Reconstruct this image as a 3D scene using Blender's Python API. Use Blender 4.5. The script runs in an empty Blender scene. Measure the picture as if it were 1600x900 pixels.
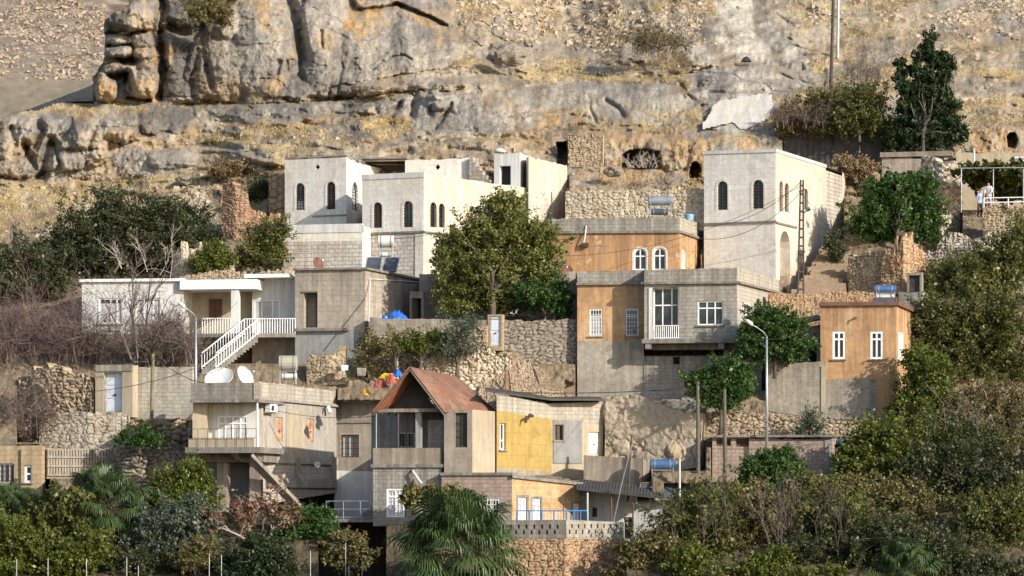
import bpy, math, random
import numpy as np
from mathutils import Vector
from mathutils.geometry import tessellate_polygon

# ------------------------------------------------------------------ camera, sky, sun, exposure
SC = bpy.context.scene
COL = SC.collection
F = 5040.0      # focal length in photo pixels (photo 1600 wide)
HZ = 800.0      # photo row of the horizon
cam = bpy.data.cameras.new('camera'); camo = bpy.data.objects.new('camera', cam); COL.objects.link(camo)
camo.location = (0, 0, 0); camo.rotation_euler = (math.radians(90), 0, 0)
cam.sensor_width = 36; cam.lens = 36 * F / 1600; cam.shift_y = (HZ - 450) / 1600
cam.clip_start = 1; cam.clip_end = 5000
SC.camera = camo
SUN_AZ = 49.0   # degrees right of the viewing axis, on the viewer's side
SUN_EL = 23.5
world = bpy.data.worlds.new('World'); SC.world = world; world.use_nodes = True
wn = world.node_tree; bg = wn.nodes['Background']
sky = wn.nodes.new('ShaderNodeTexSky'); sky.sky_type = 'NISHITA'; sky.sun_disc = False
sky.sun_elevation = math.radians(SUN_EL); sky.sun_rotation = math.radians(180 - SUN_AZ)
wn.links.new(sky.outputs[0], bg.inputs[0]); bg.inputs[1].default_value = 0.15
sl = bpy.data.lights.new('sun', 'SUN'); sl.energy = 4.4; sl.angle = math.radians(0.5); sl.color = (1.0, 0.93, 0.82)
so = bpy.data.objects.new('sun', sl); COL.objects.link(so)
_a, _e = math.radians(SUN_AZ), math.radians(SUN_EL)
SUNV = Vector((math.sin(_a) * math.cos(_e), -math.cos(_a) * math.cos(_e), math.sin(_e)))
so.rotation_euler = SUNV.to_track_quat('Z', 'Y').to_euler(); so.location = SUNV * 300
SC.view_settings.view_transform = 'Standard'; SC.view_settings.look = 'None'
SC.view_settings.exposure = 0.50; SC.view_settings.gamma = 1.0; SC.view_settings.use_curve_mapping = False
SC.render.engine = 'CYCLES'
SC.cycles.max_bounces = 5; SC.cycles.diffuse_bounces = 3; SC.cycles.glossy_bounces = 2
SC.cycles.transmission_bounces = 2; SC.cycles.transparent_max_bounces = 4

# ------------------------------------------------------------------ helpers
def P(px, py, D):
    return Vector(((px - 800) * D / F, D, (HZ - py) * D / F))
def gD(py):                       # general depth of the slope at a photo row
    return 160 + (870 - py) * 0.065

def empty(name, loc, label, cat, group=None):
    o = bpy.data.objects.new(name, None); COL.objects.link(o); o.location = loc
    o['label'] = label; o['category'] = cat; o['kind'] = 'thing'
    if group: o['group'] = group
    return o
def tag(o, label=None, cat=None, group=None, kind=None):
    if label: o['label'] = label
    if cat: o['category'] = cat; o['kind'] = 'thing'
    if group: o['group'] = group
    if kind: o['kind'] = kind
    return o
def root_loc(o):
    while o.parent: o = o.parent
    return Vector(o.location)

class MB:
    def __init__(self): self.v = []; self.f = []; self.m = []
    def poly(self, pts, m=0):
        i = len(self.v); self.v += [tuple(p) for p in pts]; self.f.append(tuple(range(i, i + len(pts)))); self.m.append(m)
    def holed(self, outer, holes, m=0):
        loops = [[Vector(p) for p in outer]] + [[Vector(p) for p in h] for h in holes]
        tris = tessellate_polygon(loops); flat = [p for l in loops for p in l]
        i = len(self.v); self.v += [tuple(p) for p in flat]
        # wanted orientation from the outer loop
        a, b, c = Vector(outer[0]), Vector(outer[1]), Vector(outer[2]); n = (b - a).cross(c - a)
        for t in tris:
            n2 = (flat[t[1]] - flat[t[0]]).cross(flat[t[2]] - flat[t[0]])
            if n2.dot(n) < 0: t = (t[0], t[2], t[1])
            self.f.append(tuple(i + k for k in t)); self.m.append(m)
    def hexa(self, c, m=0):        # 8 corners: bottom 0-3 counterclockwise, top 4-7
        i = len(self.v); self.v += [tuple(p) for p in c]
        for q in ((3, 2, 1, 0), (4, 5, 6, 7), (0, 1, 5, 4), (1, 2, 6, 5), (2, 3, 7, 6), (3, 0, 4, 7)):
            self.f.append(tuple(i + k for k in q)); self.m.append(m)
    def box(self, x0, x1, y0, y1, z0, z1, m=0):
        self.hexa([(x0, y0, z0), (x1, y0, z0), (x1, y1, z0), (x0, y1, z0), (x0, y0, z1), (x1, y0, z1), (x1, y1, z1), (x0, y1, z1)], m)
    def tube(self, pts, r, n=6, cap=True, m=0):
        pts = [Vector(p) for p in pts]; rs = r if isinstance(r, (list, tuple)) else [r] * len(pts)
        i0 = len(self.v)
        for k, p in enumerate(pts):
            d = (pts[min(k + 1, len(pts) - 1)] - pts[max(k - 1, 0)]).normalized()
            a = d.cross(Vector((0, 0, 1)))
            if a.length < 1e-3: a = d.cross(Vector((1, 0, 0)))
            a.normalize(); b = d.cross(a)
            for j in range(n):
                t = 2 * math.pi * j / n
                self.v.append(tuple(p + (a * math.cos(t) + b * math.sin(t)) * rs[k]))
        for k in range(len(pts) - 1):
            for j in range(n):
                a0 = i0 + k * n + j; a1 = i0 + k * n + (j + 1) % n
                self.f.append((a0, a0 + n, a1 + n, a1)); self.m.append(m)
        if cap:
            self.f.append(tuple(i0 + j for j in range(n))); self.m.append(m)
            e = i0 + (len(pts) - 1) * n
            self.f.append(tuple(e + n - 1 - j for j in range(n))); self.m.append(m)
    def build(self, name, mats, parent=None, smooth=False, loc=None):
        if not isinstance(mats, (list, tuple)): mats = [mats]
        L = root_loc(parent) if parent is not None else (Vector(loc) if loc is not None else Vector((0, 0, 0)))
        me = bpy.data.meshes.new(name)
        V = np.array(self.v, dtype=float).reshape(-1, 3) - np.array(L)
        me.from_pydata(V.tolist(), [], self.f)
        for mt in mats: me.materials.append(mt)
        me.polygons.foreach_set('material_index', self.m)
        if smooth: me.polygons.foreach_set('use_smooth', [True] * len(self.f))
        me.update()
        # metric box-projected UV map
        nl = len(me.loops); nf = len(me.polygons)
        nor = np.zeros(nf * 3); me.polygons.foreach_get('normal', nor); nor = nor.reshape(-1, 3)
        tot = np.zeros(nf, int); me.polygons.foreach_get('loop_total', tot)
        vi = np.zeros(nl, int); me.loops.foreach_get('vertex_index', vi)
        co = V[vi] + np.array(L); n = np.repeat(nor, tot, 0)
        h = np.hypot(n[:, 0], n[:, 1]); fl = h < 0.5; h = np.maximum(h, 1e-6)
        u = np.where(fl, co[:, 0], (-n[:, 1] * co[:, 0] + n[:, 0] * co[:, 1]) / h)
        v = np.where(fl, co[:, 1], co[:, 2])
        uv = me.uv_layers.new(name='UVMap'); uv.data.foreach_set('uv', np.stack([u, v], 1).ravel())
        wr = me.uv_layers.new(name='Wear'); wr.data.foreach_set('uv', np.stack([co[:, 2] - co[:, 2].min(), co[:, 2].max() - co[:, 2]], 1).ravel()); me.uv_layers.active = uv
        o = bpy.data.objects.new(name, me); COL.objects.link(o)
        if parent is not None: o.parent = parent
        elif loc is not None: o.location = loc
        return o

def np_mesh(name, V, Fq, mats, parent=None, smooth=False, loc=None, attrs=None, mi=None):
    """big meshes from numpy arrays; V (n,3) world, Fq (m,k)"""
    L = root_loc(parent) if parent is not None else (Vector(loc) if loc is not None else Vector((0, 0, 0)))
    me = bpy.data.meshes.new(name); V = np.asarray(V, float) - np.array(L); Fq = np.asarray(Fq, int); m, k = Fq.shape
    me.vertices.add(len(V)); me.vertices.foreach_set('co', V.ravel())
    me.loops.add(m * k); me.loops.foreach_set('vertex_index', Fq.ravel())
    me.polygons.add(m); me.polygons.foreach_set('loop_start', np.arange(m) * k)
    if not isinstance(mats, (list, tuple)): mats = [mats]
    for mt in mats: me.materials.append(mt)
    if mi is not None: me.polygons.foreach_set('material_index', np.asarray(mi, int))
    me.polygons.foreach_set('use_smooth', np.full(m, bool(smooth)))
    me.update(calc_edges=True); me.validate()
    for an, arr in (attrs or {}).items():
        arr = np.asarray(arr, float)
        if arr.ndim == 1:
            at = me.attributes.new(an, 'FLOAT', 'POINT'); at.data.foreach_set('value', arr)
        else:
            at = me.attributes.new(an, 'FLOAT_COLOR', 'POINT')
            at.data.foreach_set('color', np.concatenate([arr, np.ones((len(arr), 1))], 1).ravel())
    o = bpy.data.objects.new(name, me); COL.objects.link(o)
    if parent is not None: o.parent = parent
    elif loc is not None: o.location = loc
    return o

# ---- numpy noise
def _h(ix, iy, s):
    n = (ix.astype(np.int64) * 374761393 + iy.astype(np.int64) * 668265263 + s * 974634777) & 0x7fffffff
    n = ((n ^ (n >> 13)) * 1274126177) & 0x7fffffff
    n = ((n ^ (n >> 16)) * 1103515245) & 0x7fffffff
    return ((n ^ (n >> 15)) & 0xffffff) / float(0xffffff)
def vnoise(x, y, s=0):
    ix, iy = np.floor(x), np.floor(y); fx, fy = x - ix, y - iy
    ux = fx * fx * fx * (fx * (fx * 6 - 15) + 10); uy = fy * fy * fy * (fy * (fy * 6 - 15) + 10)
    a, b, c, d = _h(ix, iy, s), _h(ix + 1, iy, s), _h(ix, iy + 1, s), _h(ix + 1, iy + 1, s)
    return (a + (b - a) * ux) * (1 - uy) + (c + (d - c) * ux) * uy - 0.5
def fbm(x, y, s=0, o=5, g=0.5):
    t = 0; a = 1.0; x = np.asarray(x, float); y = np.asarray(y, float)
    for k in range(o):
        c, sn = math.cos(k * 1.1), math.sin(k * 1.1)
        t = t + a * vnoise(x * c - y * sn, x * sn + y * c, s + k * 17); a *= g; x = x * 2.03; y = y * 2.03
    return t
def voro(x, y, s=0, j=0.9):
    """F1, F2, random value of the nearest cell"""
    ix, iy = np.floor(x), np.floor(y)
    f1 = np.full(x.shape, 9.0); f2 = np.full(x.shape, 9.0); cr = np.zeros(x.shape)
    for dx in (-1, 0, 1):
        for dy in (-1, 0, 1):
            cx, cy = ix + dx, iy + dy
            px = cx + 0.5 + (_h(cx, cy, s) - 0.5) * j; py = cy + 0.5 + (_h(cx, cy, s + 7) - 0.5) * j
            d = np.hypot(px - x, py - y); r = _h(cx, cy, s + 13)
            n = d < f1
            f2 = np.where(n, f1, np.minimum(f2, d)); cr = np.where(n, r, cr); f1 = np.where(n, d, f1)
    return f1, f2, cr

# ------------------------------------------------------------------ materials
class NT:
    def __init__(self, name):
        self.m = bpy.data.materials.new(name); self.m.use_nodes = True; self.t = self.m.node_tree
        self.b = self.t.nodes['Principled BSDF']; self.out = self.t.nodes['Material Output']
    def n(self, typ, **kw):
        nd = self.t.nodes.new('ShaderNode' + typ)
        for k, v in kw.items(): setattr(nd, k, v)
        return nd
    def l(self, a, b): self.t.links.new(a, b)
    def noise(self, vec, scale, detail=5, rough=0.6, dist=0.0):
        nd = self.n('TexNoise'); self.l(vec, nd.inputs['Vector']); nd.inputs['Scale'].default_value = scale
        nd.inputs['Detail'].default_value = detail; nd.inputs['Roughness'].default_value = rough; nd.inputs['Distortion'].default_value = dist
        return nd.outputs['Fac']
    def ramp(self, fac, a, b):
        nd = self.n('MapRange'); self.l(fac, nd.inputs[0]); nd.inputs[1].default_value = a; nd.inputs[2].default_value = b
        return nd.outputs[0]
    def mix(self, fac, c1, c2, mode='MIX'):
        nd = self.n('Mix', data_type='RGBA', blend_type=mode)
        for s, v in ((nd.inputs[0], fac), (nd.inputs[6], c1), (nd.inputs[7], c2)):
            if hasattr(v, 'is_output'): self.l(v, s)
            elif isinstance(v, (int, float)): s.default_value = v
            else: s.default_value = (*v, 1)
        return nd.outputs[2]
    def mul(self, a, b, op='MULTIPLY'):
        nd = self.n('Math', operation=op)
        for s, v in ((nd.inputs[0], a), (nd.inputs[1], b)):
            if hasattr(v, 'is_output'): self.l(v, s)
            else: s.default_value = v
        return nd.outputs[0]
    def scaled(self, vec, sx, sy, sz):
        nd = self.n('Mapping'); self.l(vec, nd.inputs[0]); nd.inputs['Scale'].default_value = (sx, sy, sz); return nd.outputs[0]
    def bump(self, h, strength, dist):
        nd = self.n('Bump'); self.l(h, nd.inputs['Height']); nd.inputs['Strength'].default_value = strength; nd.inputs['Distance'].default_value = dist
        self.l(nd.outputs[0], self.b.inputs['Normal']); return nd
    def wear(self, col, ob, stain, amt):
        """runoff below the upper edge and splash dirt above the lower one"""
        sp = self.n('SeparateXYZ'); um = self.n('UVMap', uv_map='Wear'); self.l(um.outputs[0], sp.inputs[0])
        s = self.noise(self.scaled(ob, 3.4, 3.4, 0.10), 1.0, 6, 0.7, 0.3); d = self.noise(ob, 1.4, 6, 0.7)
        top = self.mul(self.ramp(sp.outputs[1], 2.4, 0.0), self.ramp(s, 0.40, 0.62)); low = self.mul(self.ramp(sp.outputs[0], 1.5, 0.0), self.ramp(d, 0.35, 0.6))
        col = self.mix(self.mul(top, amt), col, stain); return self.mix(self.mul(low, amt * 0.6), col, dk(stain, 1.15))
    def fin(self, col, rough=0.9, spec=0.2):
        if hasattr(col, 'is_output'): self.l(col, self.b.inputs['Base Color'])
        else: self.b.inputs['Base Color'].default_value = (*col, 1)
        self.b.inputs['Roughness'].default_value = rough; self.b.inputs['Specular IOR Level'].default_value = spec
        return self.m

def dk(c, k): return tuple(x * k for x in c)

def gray(name, c, k=0.75):       # old concrete and limestone are nearly neutral
    if not any(w in name for w in ('concrete', 'tan_lime', 'stucco', 'rough_lime')): return c
    l = .3 * c[0] + .55 * c[1] + .15 * c[2]; return tuple(l + (x - l) * k for x in c)
def m_block(name, c1, c2, mortar, bw=0.55, bh=0.25, ms=0.018, stain=(0.16, 0.13, 0.10), amt=0.5, warm=None, bump=0.5, wamt=0.5):
    """coursed blocks with colour differing block to block, dirt and warm patches"""
    c1, c2, mortar, warm = gray(name, c1), gray(name, c2), gray(name, mortar), (gray(name, warm) if warm else None)
    t = NT(name); tc = t.n('TexCoord'); uv = tc.outputs['UV']; ob = tc.outputs['Object']
    wob = t.n('VectorMath', operation='ADD')
    nz = t.n('TexNoise'); t.l(uv, nz.inputs['Vector']); nz.inputs['Scale'].default_value = 1.3
    sc = t.n('VectorMath', operation='SCALE'); t.l(nz.outputs['Color'], sc.inputs[0]); sc.inputs['Scale'].default_value = 0.06
    t.l(uv, wob.inputs[0]); t.l(sc.outputs[0], wob.inputs[1])
    br = t.n('TexBrick'); t.l(wob.outputs[0], br.inputs['Vector'])
    br.inputs['Color1'].default_value = (*c1, 1); br.inputs['Color2'].default_value = (*c2, 1); br.inputs['Mortar'].default_value = (*mortar, 1)
    br.inputs['Scale'].default_value = 1; br.inputs['Mortar Size'].default_value = ms; br.inputs['Brick Width'].default_value = bw; br.inputs['Row Height'].default_value = bh
    br.inputs['Mortar Smooth'].default_value = 0.3; br.inputs['Bias'].default_value = -0.1
    col = br.outputs['Color']
    big = t.noise(ob, 0.35, 6, 0.65)
    if warm: col = t.mix(t.mul(t.ramp(big, 0.50, 0.68), wamt), col, warm)
    streak = t.noise(t.scaled(ob, 2.6, 2.6, 0.24), 1.0, 7, 0.72, 0.5)
    col = t.mix(t.mul(t.ramp(streak, 0.46, 0.72), min(1.0, amt * 1.2)), col, stain)
    bl = t.noise(ob, 0.9, 8, 0.72, 0.6); col = t.mix(t.mul(t.ramp(bl, 0.52, 0.70), amt * 0.6), col, stain)
    pt = t.noise(ob, 0.55, 9, 0.68, 0.8); col = t.mix(t.mul(t.ramp(pt, 0.575, 0.60), 0.55), col, dk(c2, .72)); col = t.mix(t.mul(t.ramp(pt, 0.385, 0.36), 0.45), col, dk(c1, 1.12))
    col = t.wear(col, ob, stain, min(.85, amt * 1.25))
    fine = t.noise(ob, 5.0, 6, 0.7)
    col = t.mix(0.55, col, t.mix(t.ramp(fine, 0.25, 0.75), (0.45, 0.44, 0.42), (1.0, 1.0, 1.0)), 'MULTIPLY')
    h = t.mul(t.mul(br.outputs['Fac'], -0.6), fine, 'ADD')
    t.bump(h, bump, 0.05)
    return t.fin(col, 0.92, 0.15)

def m_plaster(name, c, c2, stain=(0.2, 0.16, 0.12), amt=0.5, scale=0.6, fine_amt=0.45, bump=0.35, chips=None, fsc=7.0):
    c, c2 = gray(name, c), gray(name, c2)
    t = NT(name); tc = t.n('TexCoord'); ob = tc.outputs['Object']
    big = t.noise(ob, scale, 7, 0.65, 0.3)
    col = t.mix(t.ramp(big, 0.36, 0.64), c, c2)
    streak = t.noise(t.scaled(ob, 2.8, 2.8, 0.22), 1.0, 7, 0.74, 0.4)
    col = t.mix(t.mul(t.ramp(streak, 0.45, 0.70), min(1.0, amt * 1.25)), col, stain)
    bl = t.noise(ob, 1.0, 8, 0.72, 0.6); col = t.mix(t.mul(t.ramp(bl, 0.52, 0.68), amt * 0.7), col, stain)
    col = t.wear(col, ob, stain, min(.85, amt * 1.25))
    if chips:
        ch = t.noise(ob, 1.1, 8, 0.7, 0.5)
        col = t.mix(t.ramp(ch, 0.585, 0.61), col, chips)
    fine = t.noise(ob, fsc, 6, 0.75)
    col = t.mix(fine_amt, col, t.mix(t.ramp(fine, 0.25, 0.75), (0.4, 0.39, 0.37), (1, 1, 1)), 'MULTIPLY')
    t.bump(fine, bump, 0.06)
    return t.fin(col, 0.92, 0.15)

def m_metal(name, c, c2, rough=0.5, metal=0.0, scale=1.5, lo=0.45, hi=0.6, spec=0.4):
    t = NT(name); ob = t.n('TexCoord').outputs['Object']
    col = t.mix(t.ramp(t.noise(ob, scale, 7, 0.7), lo, hi), c, c2)
    t.b.inputs['Metallic'].default_value = metal
    return t.fin(col, rough, spec)

def m_stone(name, c1, c2, c3, dark):
    """stones: 'tint' differs stone to stone, 'gap' is 1 in the joints"""
    t = NT(name); ob = t.n('TexCoord').outputs['Object']
    a = t.n('Attribute', attribute_name='tint').outputs['Fac']; g = t.n('Attribute', attribute_name='gap').outputs['Fac']
    col = t.mix(t.ramp(a, 0.0, 0.55), c1, c2); col = t.mix(t.ramp(a, 0.6, 1.0), col, c3)
    col = t.mix(g, col, dark)
    fine = t.noise(ob, 4.5, 7, 0.75)
    col = t.mix(0.65, col, t.mix(t.ramp(fine, 0.25, 0.75), (0.35, 0.34, 0.32), (1, 1, 1)), 'MULTIPLY')
    t.bump(fine, 0.5, 0.08)
    return t.fin(col, 0.95, 0.1)

def m_leaf(name, c1, c2, c3, trans=0.22):
    t = NT(name); a = t.n('Attribute', attribute_name='tint').outputs['Fac']
    col = t.mix(t.ramp(a, 0.0, 0.6), c1, c2); col = t.mix(t.ramp(a, 0.72, 1.0), col, c3)
    d = t.n('BsdfDiffuse'); tr = t.n('BsdfTranslucent'); gl = t.n('BsdfGlossy'); gl.inputs['Roughness'].default_value = 0.45
    t.l(col, d.inputs[0]); t.l(t.mix(0.5, col, (0.10, 0.13, 0.01)), tr.inputs[0]); gl.inputs[0].default_value = (0.6, 0.6, 0.6, 1)
    mx = t.n('MixShader'); mx.inputs[0].default_value = trans; t.l(d.outputs[0], mx.inputs[1]); t.l(tr.outputs[0], mx.inputs[2])
    m2 = t.n('MixShader'); m2.inputs[0].default_value = 0.035; t.l(mx.outputs[0], m2.inputs[1]); t.l(gl.outputs[0], m2.inputs[2])
    t.l(m2.outputs[0], t.out.inputs[0]); return t.m

def m_glass(name, c=(0.012, 0.014, 0.016), rough=0.12):
    t = NT(name); ob = t.n('TexCoord').outputs['Object']
    col = t.mix(t.ramp(t.noise(ob, 1.7, 2), 0.4, 0.6), c, dk(c, 3.0))
    return t.fin(col, rough, 0.5)

M = {}
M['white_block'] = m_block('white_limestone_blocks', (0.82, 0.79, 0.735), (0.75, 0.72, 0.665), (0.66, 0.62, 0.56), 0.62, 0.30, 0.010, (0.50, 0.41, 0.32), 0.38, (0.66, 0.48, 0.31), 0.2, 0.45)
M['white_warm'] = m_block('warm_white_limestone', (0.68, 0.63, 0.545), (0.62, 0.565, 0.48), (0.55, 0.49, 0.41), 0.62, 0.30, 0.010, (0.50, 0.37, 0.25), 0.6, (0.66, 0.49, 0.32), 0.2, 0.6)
M['white_rough'] = m_block('rough_limestone_blocks', (0.70, 0.64, 0.55), (0.58, 0.52, 0.44), (0.46, 0.40, 0.33), 0.42, 0.24, 0.022, (0.30, 0.22, 0.15), 0.6, (0.5, 0.34, 0.2), 1.0, 0.5)
M['tan_block'] = m_block('tan_limestone_blocks', (0.49, 0.41, 0.32), (0.43, 0.36, 0.28), (0.36, 0.30, 0.23), 0.6, 0.29, 0.012, (0.17, 0.14, 0.11), 0.6, (0.45, 0.28, 0.15), 0.5, 0.4)
M['concrete_block'] = m_block('grey_concrete_blocks', (0.43, 0.395, 0.335), (0.36, 0.33, 0.28), (0.28, 0.255, 0.215), 0.42, 0.21, 0.018, (0.15, 0.13, 0.11), 0.6, (0.42, 0.35, 0.25), 0.5, 0.4)
M['pale_block'] = m_block('pale_concrete_blocks', (0.57, 0.51, 0.41), (0.50, 0.445, 0.36), (0.39, 0.34, 0.27), 0.42, 0.21, 0.018, (0.2, 0.17, 0.13), 0.5, (0.52, 0.41, 0.26), 0.5, 0.4)
M['pink_block'] = m_block('pinkish_blocks', (0.47, 0.36, 0.30), (0.40, 0.31, 0.26), (0.28, 0.22, 0.18), 0.45, 0.21, 0.018, (0.22, 0.17, 0.14), 0.5, None, 0.5)
M['beige_block'] = m_block('beige_stone_blocks', (0.56, 0.43, 0.27), (0.46, 0.35, 0.22), (0.34, 0.26, 0.16), 0.55, 0.25, 0.014, (0.25, 0.19, 0.12), 0.5, (0.5, 0.33, 0.16), 0.5, 0.5)
M['orange_block'] = m_block('orange_stone_blocks', (0.59, 0.36, 0.185), (0.50, 0.295, 0.15), (0.50, 0.32, 0.18), 0.6, 0.28, 0.010, (0.24, 0.15, 0.095), 0.8, (0.64, 0.48, 0.33), 0.3, 0.8)
M['orange_ashlar'] = m_block('orange_ashlar', (0.66, 0.42, 0.20), (0.54, 0.31, 0.14), (0.62, 0.52, 0.40), 0.42, 0.28, 0.025, (0.35, 0.22, 0.12), 0.4, (0.64, 0.45, 0.26), 0.6, 0.4)
M['orange_plaster'] = m_plaster('orange_plaster', (0.55, 0.325, 0.165), (0.44, 0.25, 0.125), (0.22, 0.14, 0.09), 0.85, 0.5, 0.45, 0.3, (0.58, 0.45, 0.32))
M['concrete'] = m_plaster('weathered_concrete', (0.41, 0.38, 0.33), (0.31, 0.285, 0.25), (0.14, 0.125, 0.11), 0.65, 0.8)
M['concrete_pale'] = m_plaster('pale_concrete', (0.50, 0.45, 0.37), (0.42, 0.37, 0.30), (0.2, 0.17, 0.14), 0.55, 0.8)
M['concrete_warm'] = m_plaster('warm_concrete', (0.45, 0.375, 0.285), (0.35, 0.29, 0.22), (0.17, 0.13, 0.10), 0.6, 0.8)
M['stucco'] = m_plaster('rough_stucco', (0.50, 0.43, 0.33), (0.39, 0.335, 0.26), (0.20, 0.17, 0.14), 0.5, 0.7, 0.75, 1.0, None, 3.2)
M['grey_plaster'] = m_plaster('grey_plaster', (0.36, 0.36, 0.35), (0.29, 0.29, 0.28), (0.17, 0.16, 0.15), 0.5, 0.8)
M['cream_plaster'] = m_plaster('cream_plaster', (0.54, 0.46, 0.33), (0.46, 0.38, 0.27), (0.28, 0.23, 0.18), 0.5, 0.8, 0.35, 0.3, (0.34, 0.31, 0.27))
M['white_paint'] = m_plaster('white_paint', (0.74, 0.74, 0.72), (0.66, 0.66, 0.65), (0.40, 0.37, 0.33), 0.45, 0.8, 0.25, 0.2)
M['white_frame'] = m_metal('white_frame_paint', (0.80, 0.80, 0.79), (0.72, 0.71, 0.69), 0.45)
M['bluewhite'] = m_metal('pale_blue_paint', (0.62, 0.66, 0.74), (0.50, 0.52, 0.57), 0.5)
M['yellow_foam'] = m_block('yellow_board', (0.46, 0.33, 0.105), (0.43, 0.31, 0.10), (0.30, 0.21, 0.08), 1.2, 0.6, 0.012, (0.30, 0.21, 0.09), 0.6, (0.46, 0.34, 0.14), 0.15, 0.4)
M['tin_rust'] = None
M['iron'] = m_metal('dark_iron', (0.035, 0.033, 0.032), (0.07, 0.055, 0.045), 0.6)
M['steel'] = m_metal('galvanised_steel', (0.42, 0.43, 0.44), (0.30, 0.31, 0.32), 0.4, 0.5)
M['steel_dull'] = m_metal('dull_steel_tank', (0.26, 0.29, 0.32), (0.20, 0.22, 0.25), 0.5, 0.3, 2.0)
M['tank_beige'] = m_metal('beige_tank', (0.38, 0.35, 0.27), (0.30, 0.27, 0.2), 0.55)
M['tank_white'] = m_metal('whitish_tank', (0.60, 0.60, 0.57), (0.48, 0.47, 0.43), 0.45)
M['tank_blue'] = m_metal('blue_tank', (0.055, 0.13, 0.30), (0.10, 0.16, 0.27), 0.35, 0.3, 3.0)
M['blue_paint'] = m_metal('blue_paint', (0.03, 0.20, 0.50), (0.05, 0.24, 0.52), 0.45)
M['collector'] = m_metal('solar_collector', (0.055, 0.070, 0.085), (0.085, 0.10, 0.115), 0.3, 0.0, 1.0)
M['copper'] = m_metal('reddish_trim', (0.28, 0.12, 0.07), (0.2, 0.09, 0.06), 0.6)
M['rust'] = m_metal('rusty_metal', (0.30, 0.10, 0.045), (0.18, 0.075, 0.04), 0.75, 0.0, 4.0)
M['rustdoor'] = m_metal('rust_spotted_shutter', (0.52, 0.36, 0.24), (0.38, 0.13, 0.045), 0.7, 0.0, 3.0)
M['dish_brown'] = m_metal('rusty_dish', (0.17, 0.075, 0.05), (0.13, 0.06, 0.042), 0.8)
M['dish_white'] = m_metal('white_dish', (0.66, 0.66, 0.62), (0.55, 0.50, 0.42), 0.5, 0.0, 2.0, 0.5, 0.7)
M['wood_pole'] = m_metal('weathered_wood', (0.13, 0.11, 0.085), (0.09, 0.075, 0.06), 0.9, 0, 3.0)
M['pole_olive'] = m_metal('olive_wood', (0.22, 0.19, 0.09), (0.16, 0.13, 0.07), 0.8, 0, 3.0)
M['pole_dark'] = m_metal('dark_wood', (0.06, 0.05, 0.045), (0.09, 0.075, 0.06), 0.9, 0, 3.0)
M['brownwood'] = m_metal('brown_wood', (0.14, 0.06, 0.035), (0.10, 0.045, 0.03), 0.7)
M['roofbrown'] = m_metal('brown_roof_edge', (0.17, 0.085, 0.06), (0.12, 0.06, 0.045), 0.7)
M['roofdark'] = m_metal('dark_sheet', (0.045, 0.042, 0.04), (0.07, 0.065, 0.06), 0.7)
M['roofing'] = m_plaster('roof_screed', (0.32, 0.29, 0.25), (0.25, 0.22, 0.19), amt=0.3)
M['glass'] = m_glass('dark_glass')
M['glass_blue'] = m_glass('bluish_glass', (0.03, 0.04, 0.05), 0.1)
M['curtain'] = m_metal('pale_curtain', (0.50, 0.50, 0.50), (0.36, 0.36, 0.38), 0.8, 0, 1.0)
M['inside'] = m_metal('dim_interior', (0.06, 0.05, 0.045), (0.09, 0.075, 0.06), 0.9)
M['brick_fill'] = m_block('brick_infill', (0.42, 0.28, 0.18), (0.5, 0.38, 0.26), (0.3, 0.25, 0.2), 0.25, 0.12, 0.02, amt=0.3)
M['blue_tarp'] = m_metal('blue_tarpaulin', (0.012, 0.10, 0.46), (0.02, 0.13, 0.52), 0.4)
M['bark'] = m_plaster('grey_bark', (0.16, 0.125, 0.095), (0.10, 0.08, 0.06), (0.06, 0.05, 0.04), 0.4, 3.0)
M['twig'] = m_metal('bare_twig', (0.15, 0.115, 0.10), (0.10, 0.075, 0.065), 0.9, 0, 2.0)
M['twig_purple'] = m_metal('purplish_twig', (0.14, 0.095, 0.085), (0.10, 0.065, 0.065), 0.9, 0, 1.0)
M['twig_pale'] = m_metal('pale_twig', (0.36, 0.31, 0.26), (0.27, 0.22, 0.18), 0.9, 0, 2.0)
M['soil'] = m_plaster('bare_earth', (0.40, 0.30, 0.21), (0.32, 0.235, 0.16), (0.24, 0.17, 0.11), 0.4, 0.9, 0.7, 0.8, None, 4.0)
M['skin'] = m_metal('skin', (0.42, 0.25, 0.17), (0.40, 0.23, 0.16), 0.6)
M['shirt_white'] = m_metal('white_shirt', (0.70, 0.69, 0.70), (0.62, 0.60, 0.62), 0.8)
M['shirt_blue'] = m_metal('pale_blue_shirt', (0.30, 0.36, 0.55), (0.26, 0.31, 0.5), 0.8)
M['cloth_and_shade'] = m_metal('dark_cloth_and_shade', (0.02, 0.02, 0.03), (0.03, 0.03, 0.04), 0.9)  # cloth, and the painted shade at the back of open doorways
M['cloth_print'] = m_metal('printed_cloth', (0.62, 0.50, 0.52), (0.35, 0.16, 0.2), 0.9, 0, 9.0, 0.48, 0.56)
M['hair'] = m_metal('dark_hair', (0.015, 0.012, 0.01), (0.03, 0.025, 0.02), 0.7)
M['red_cloth'] = m_metal('red_cloth', (0.42, 0.07, 0.04), (0.35, 0.10, 0.07), 0.8)
M['yellow_cloth'] = m_metal('yellow_plastic', (0.66, 0.38, 0.02), (0.58, 0.32, 0.02), 0.5)
M['white_sheet'] = m_plaster('white_sheet', (0.68, 0.65, 0.60), (0.60, 0.54, 0.45), (0.55, 0.50, 0.42), 0.5, 0.7)

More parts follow.
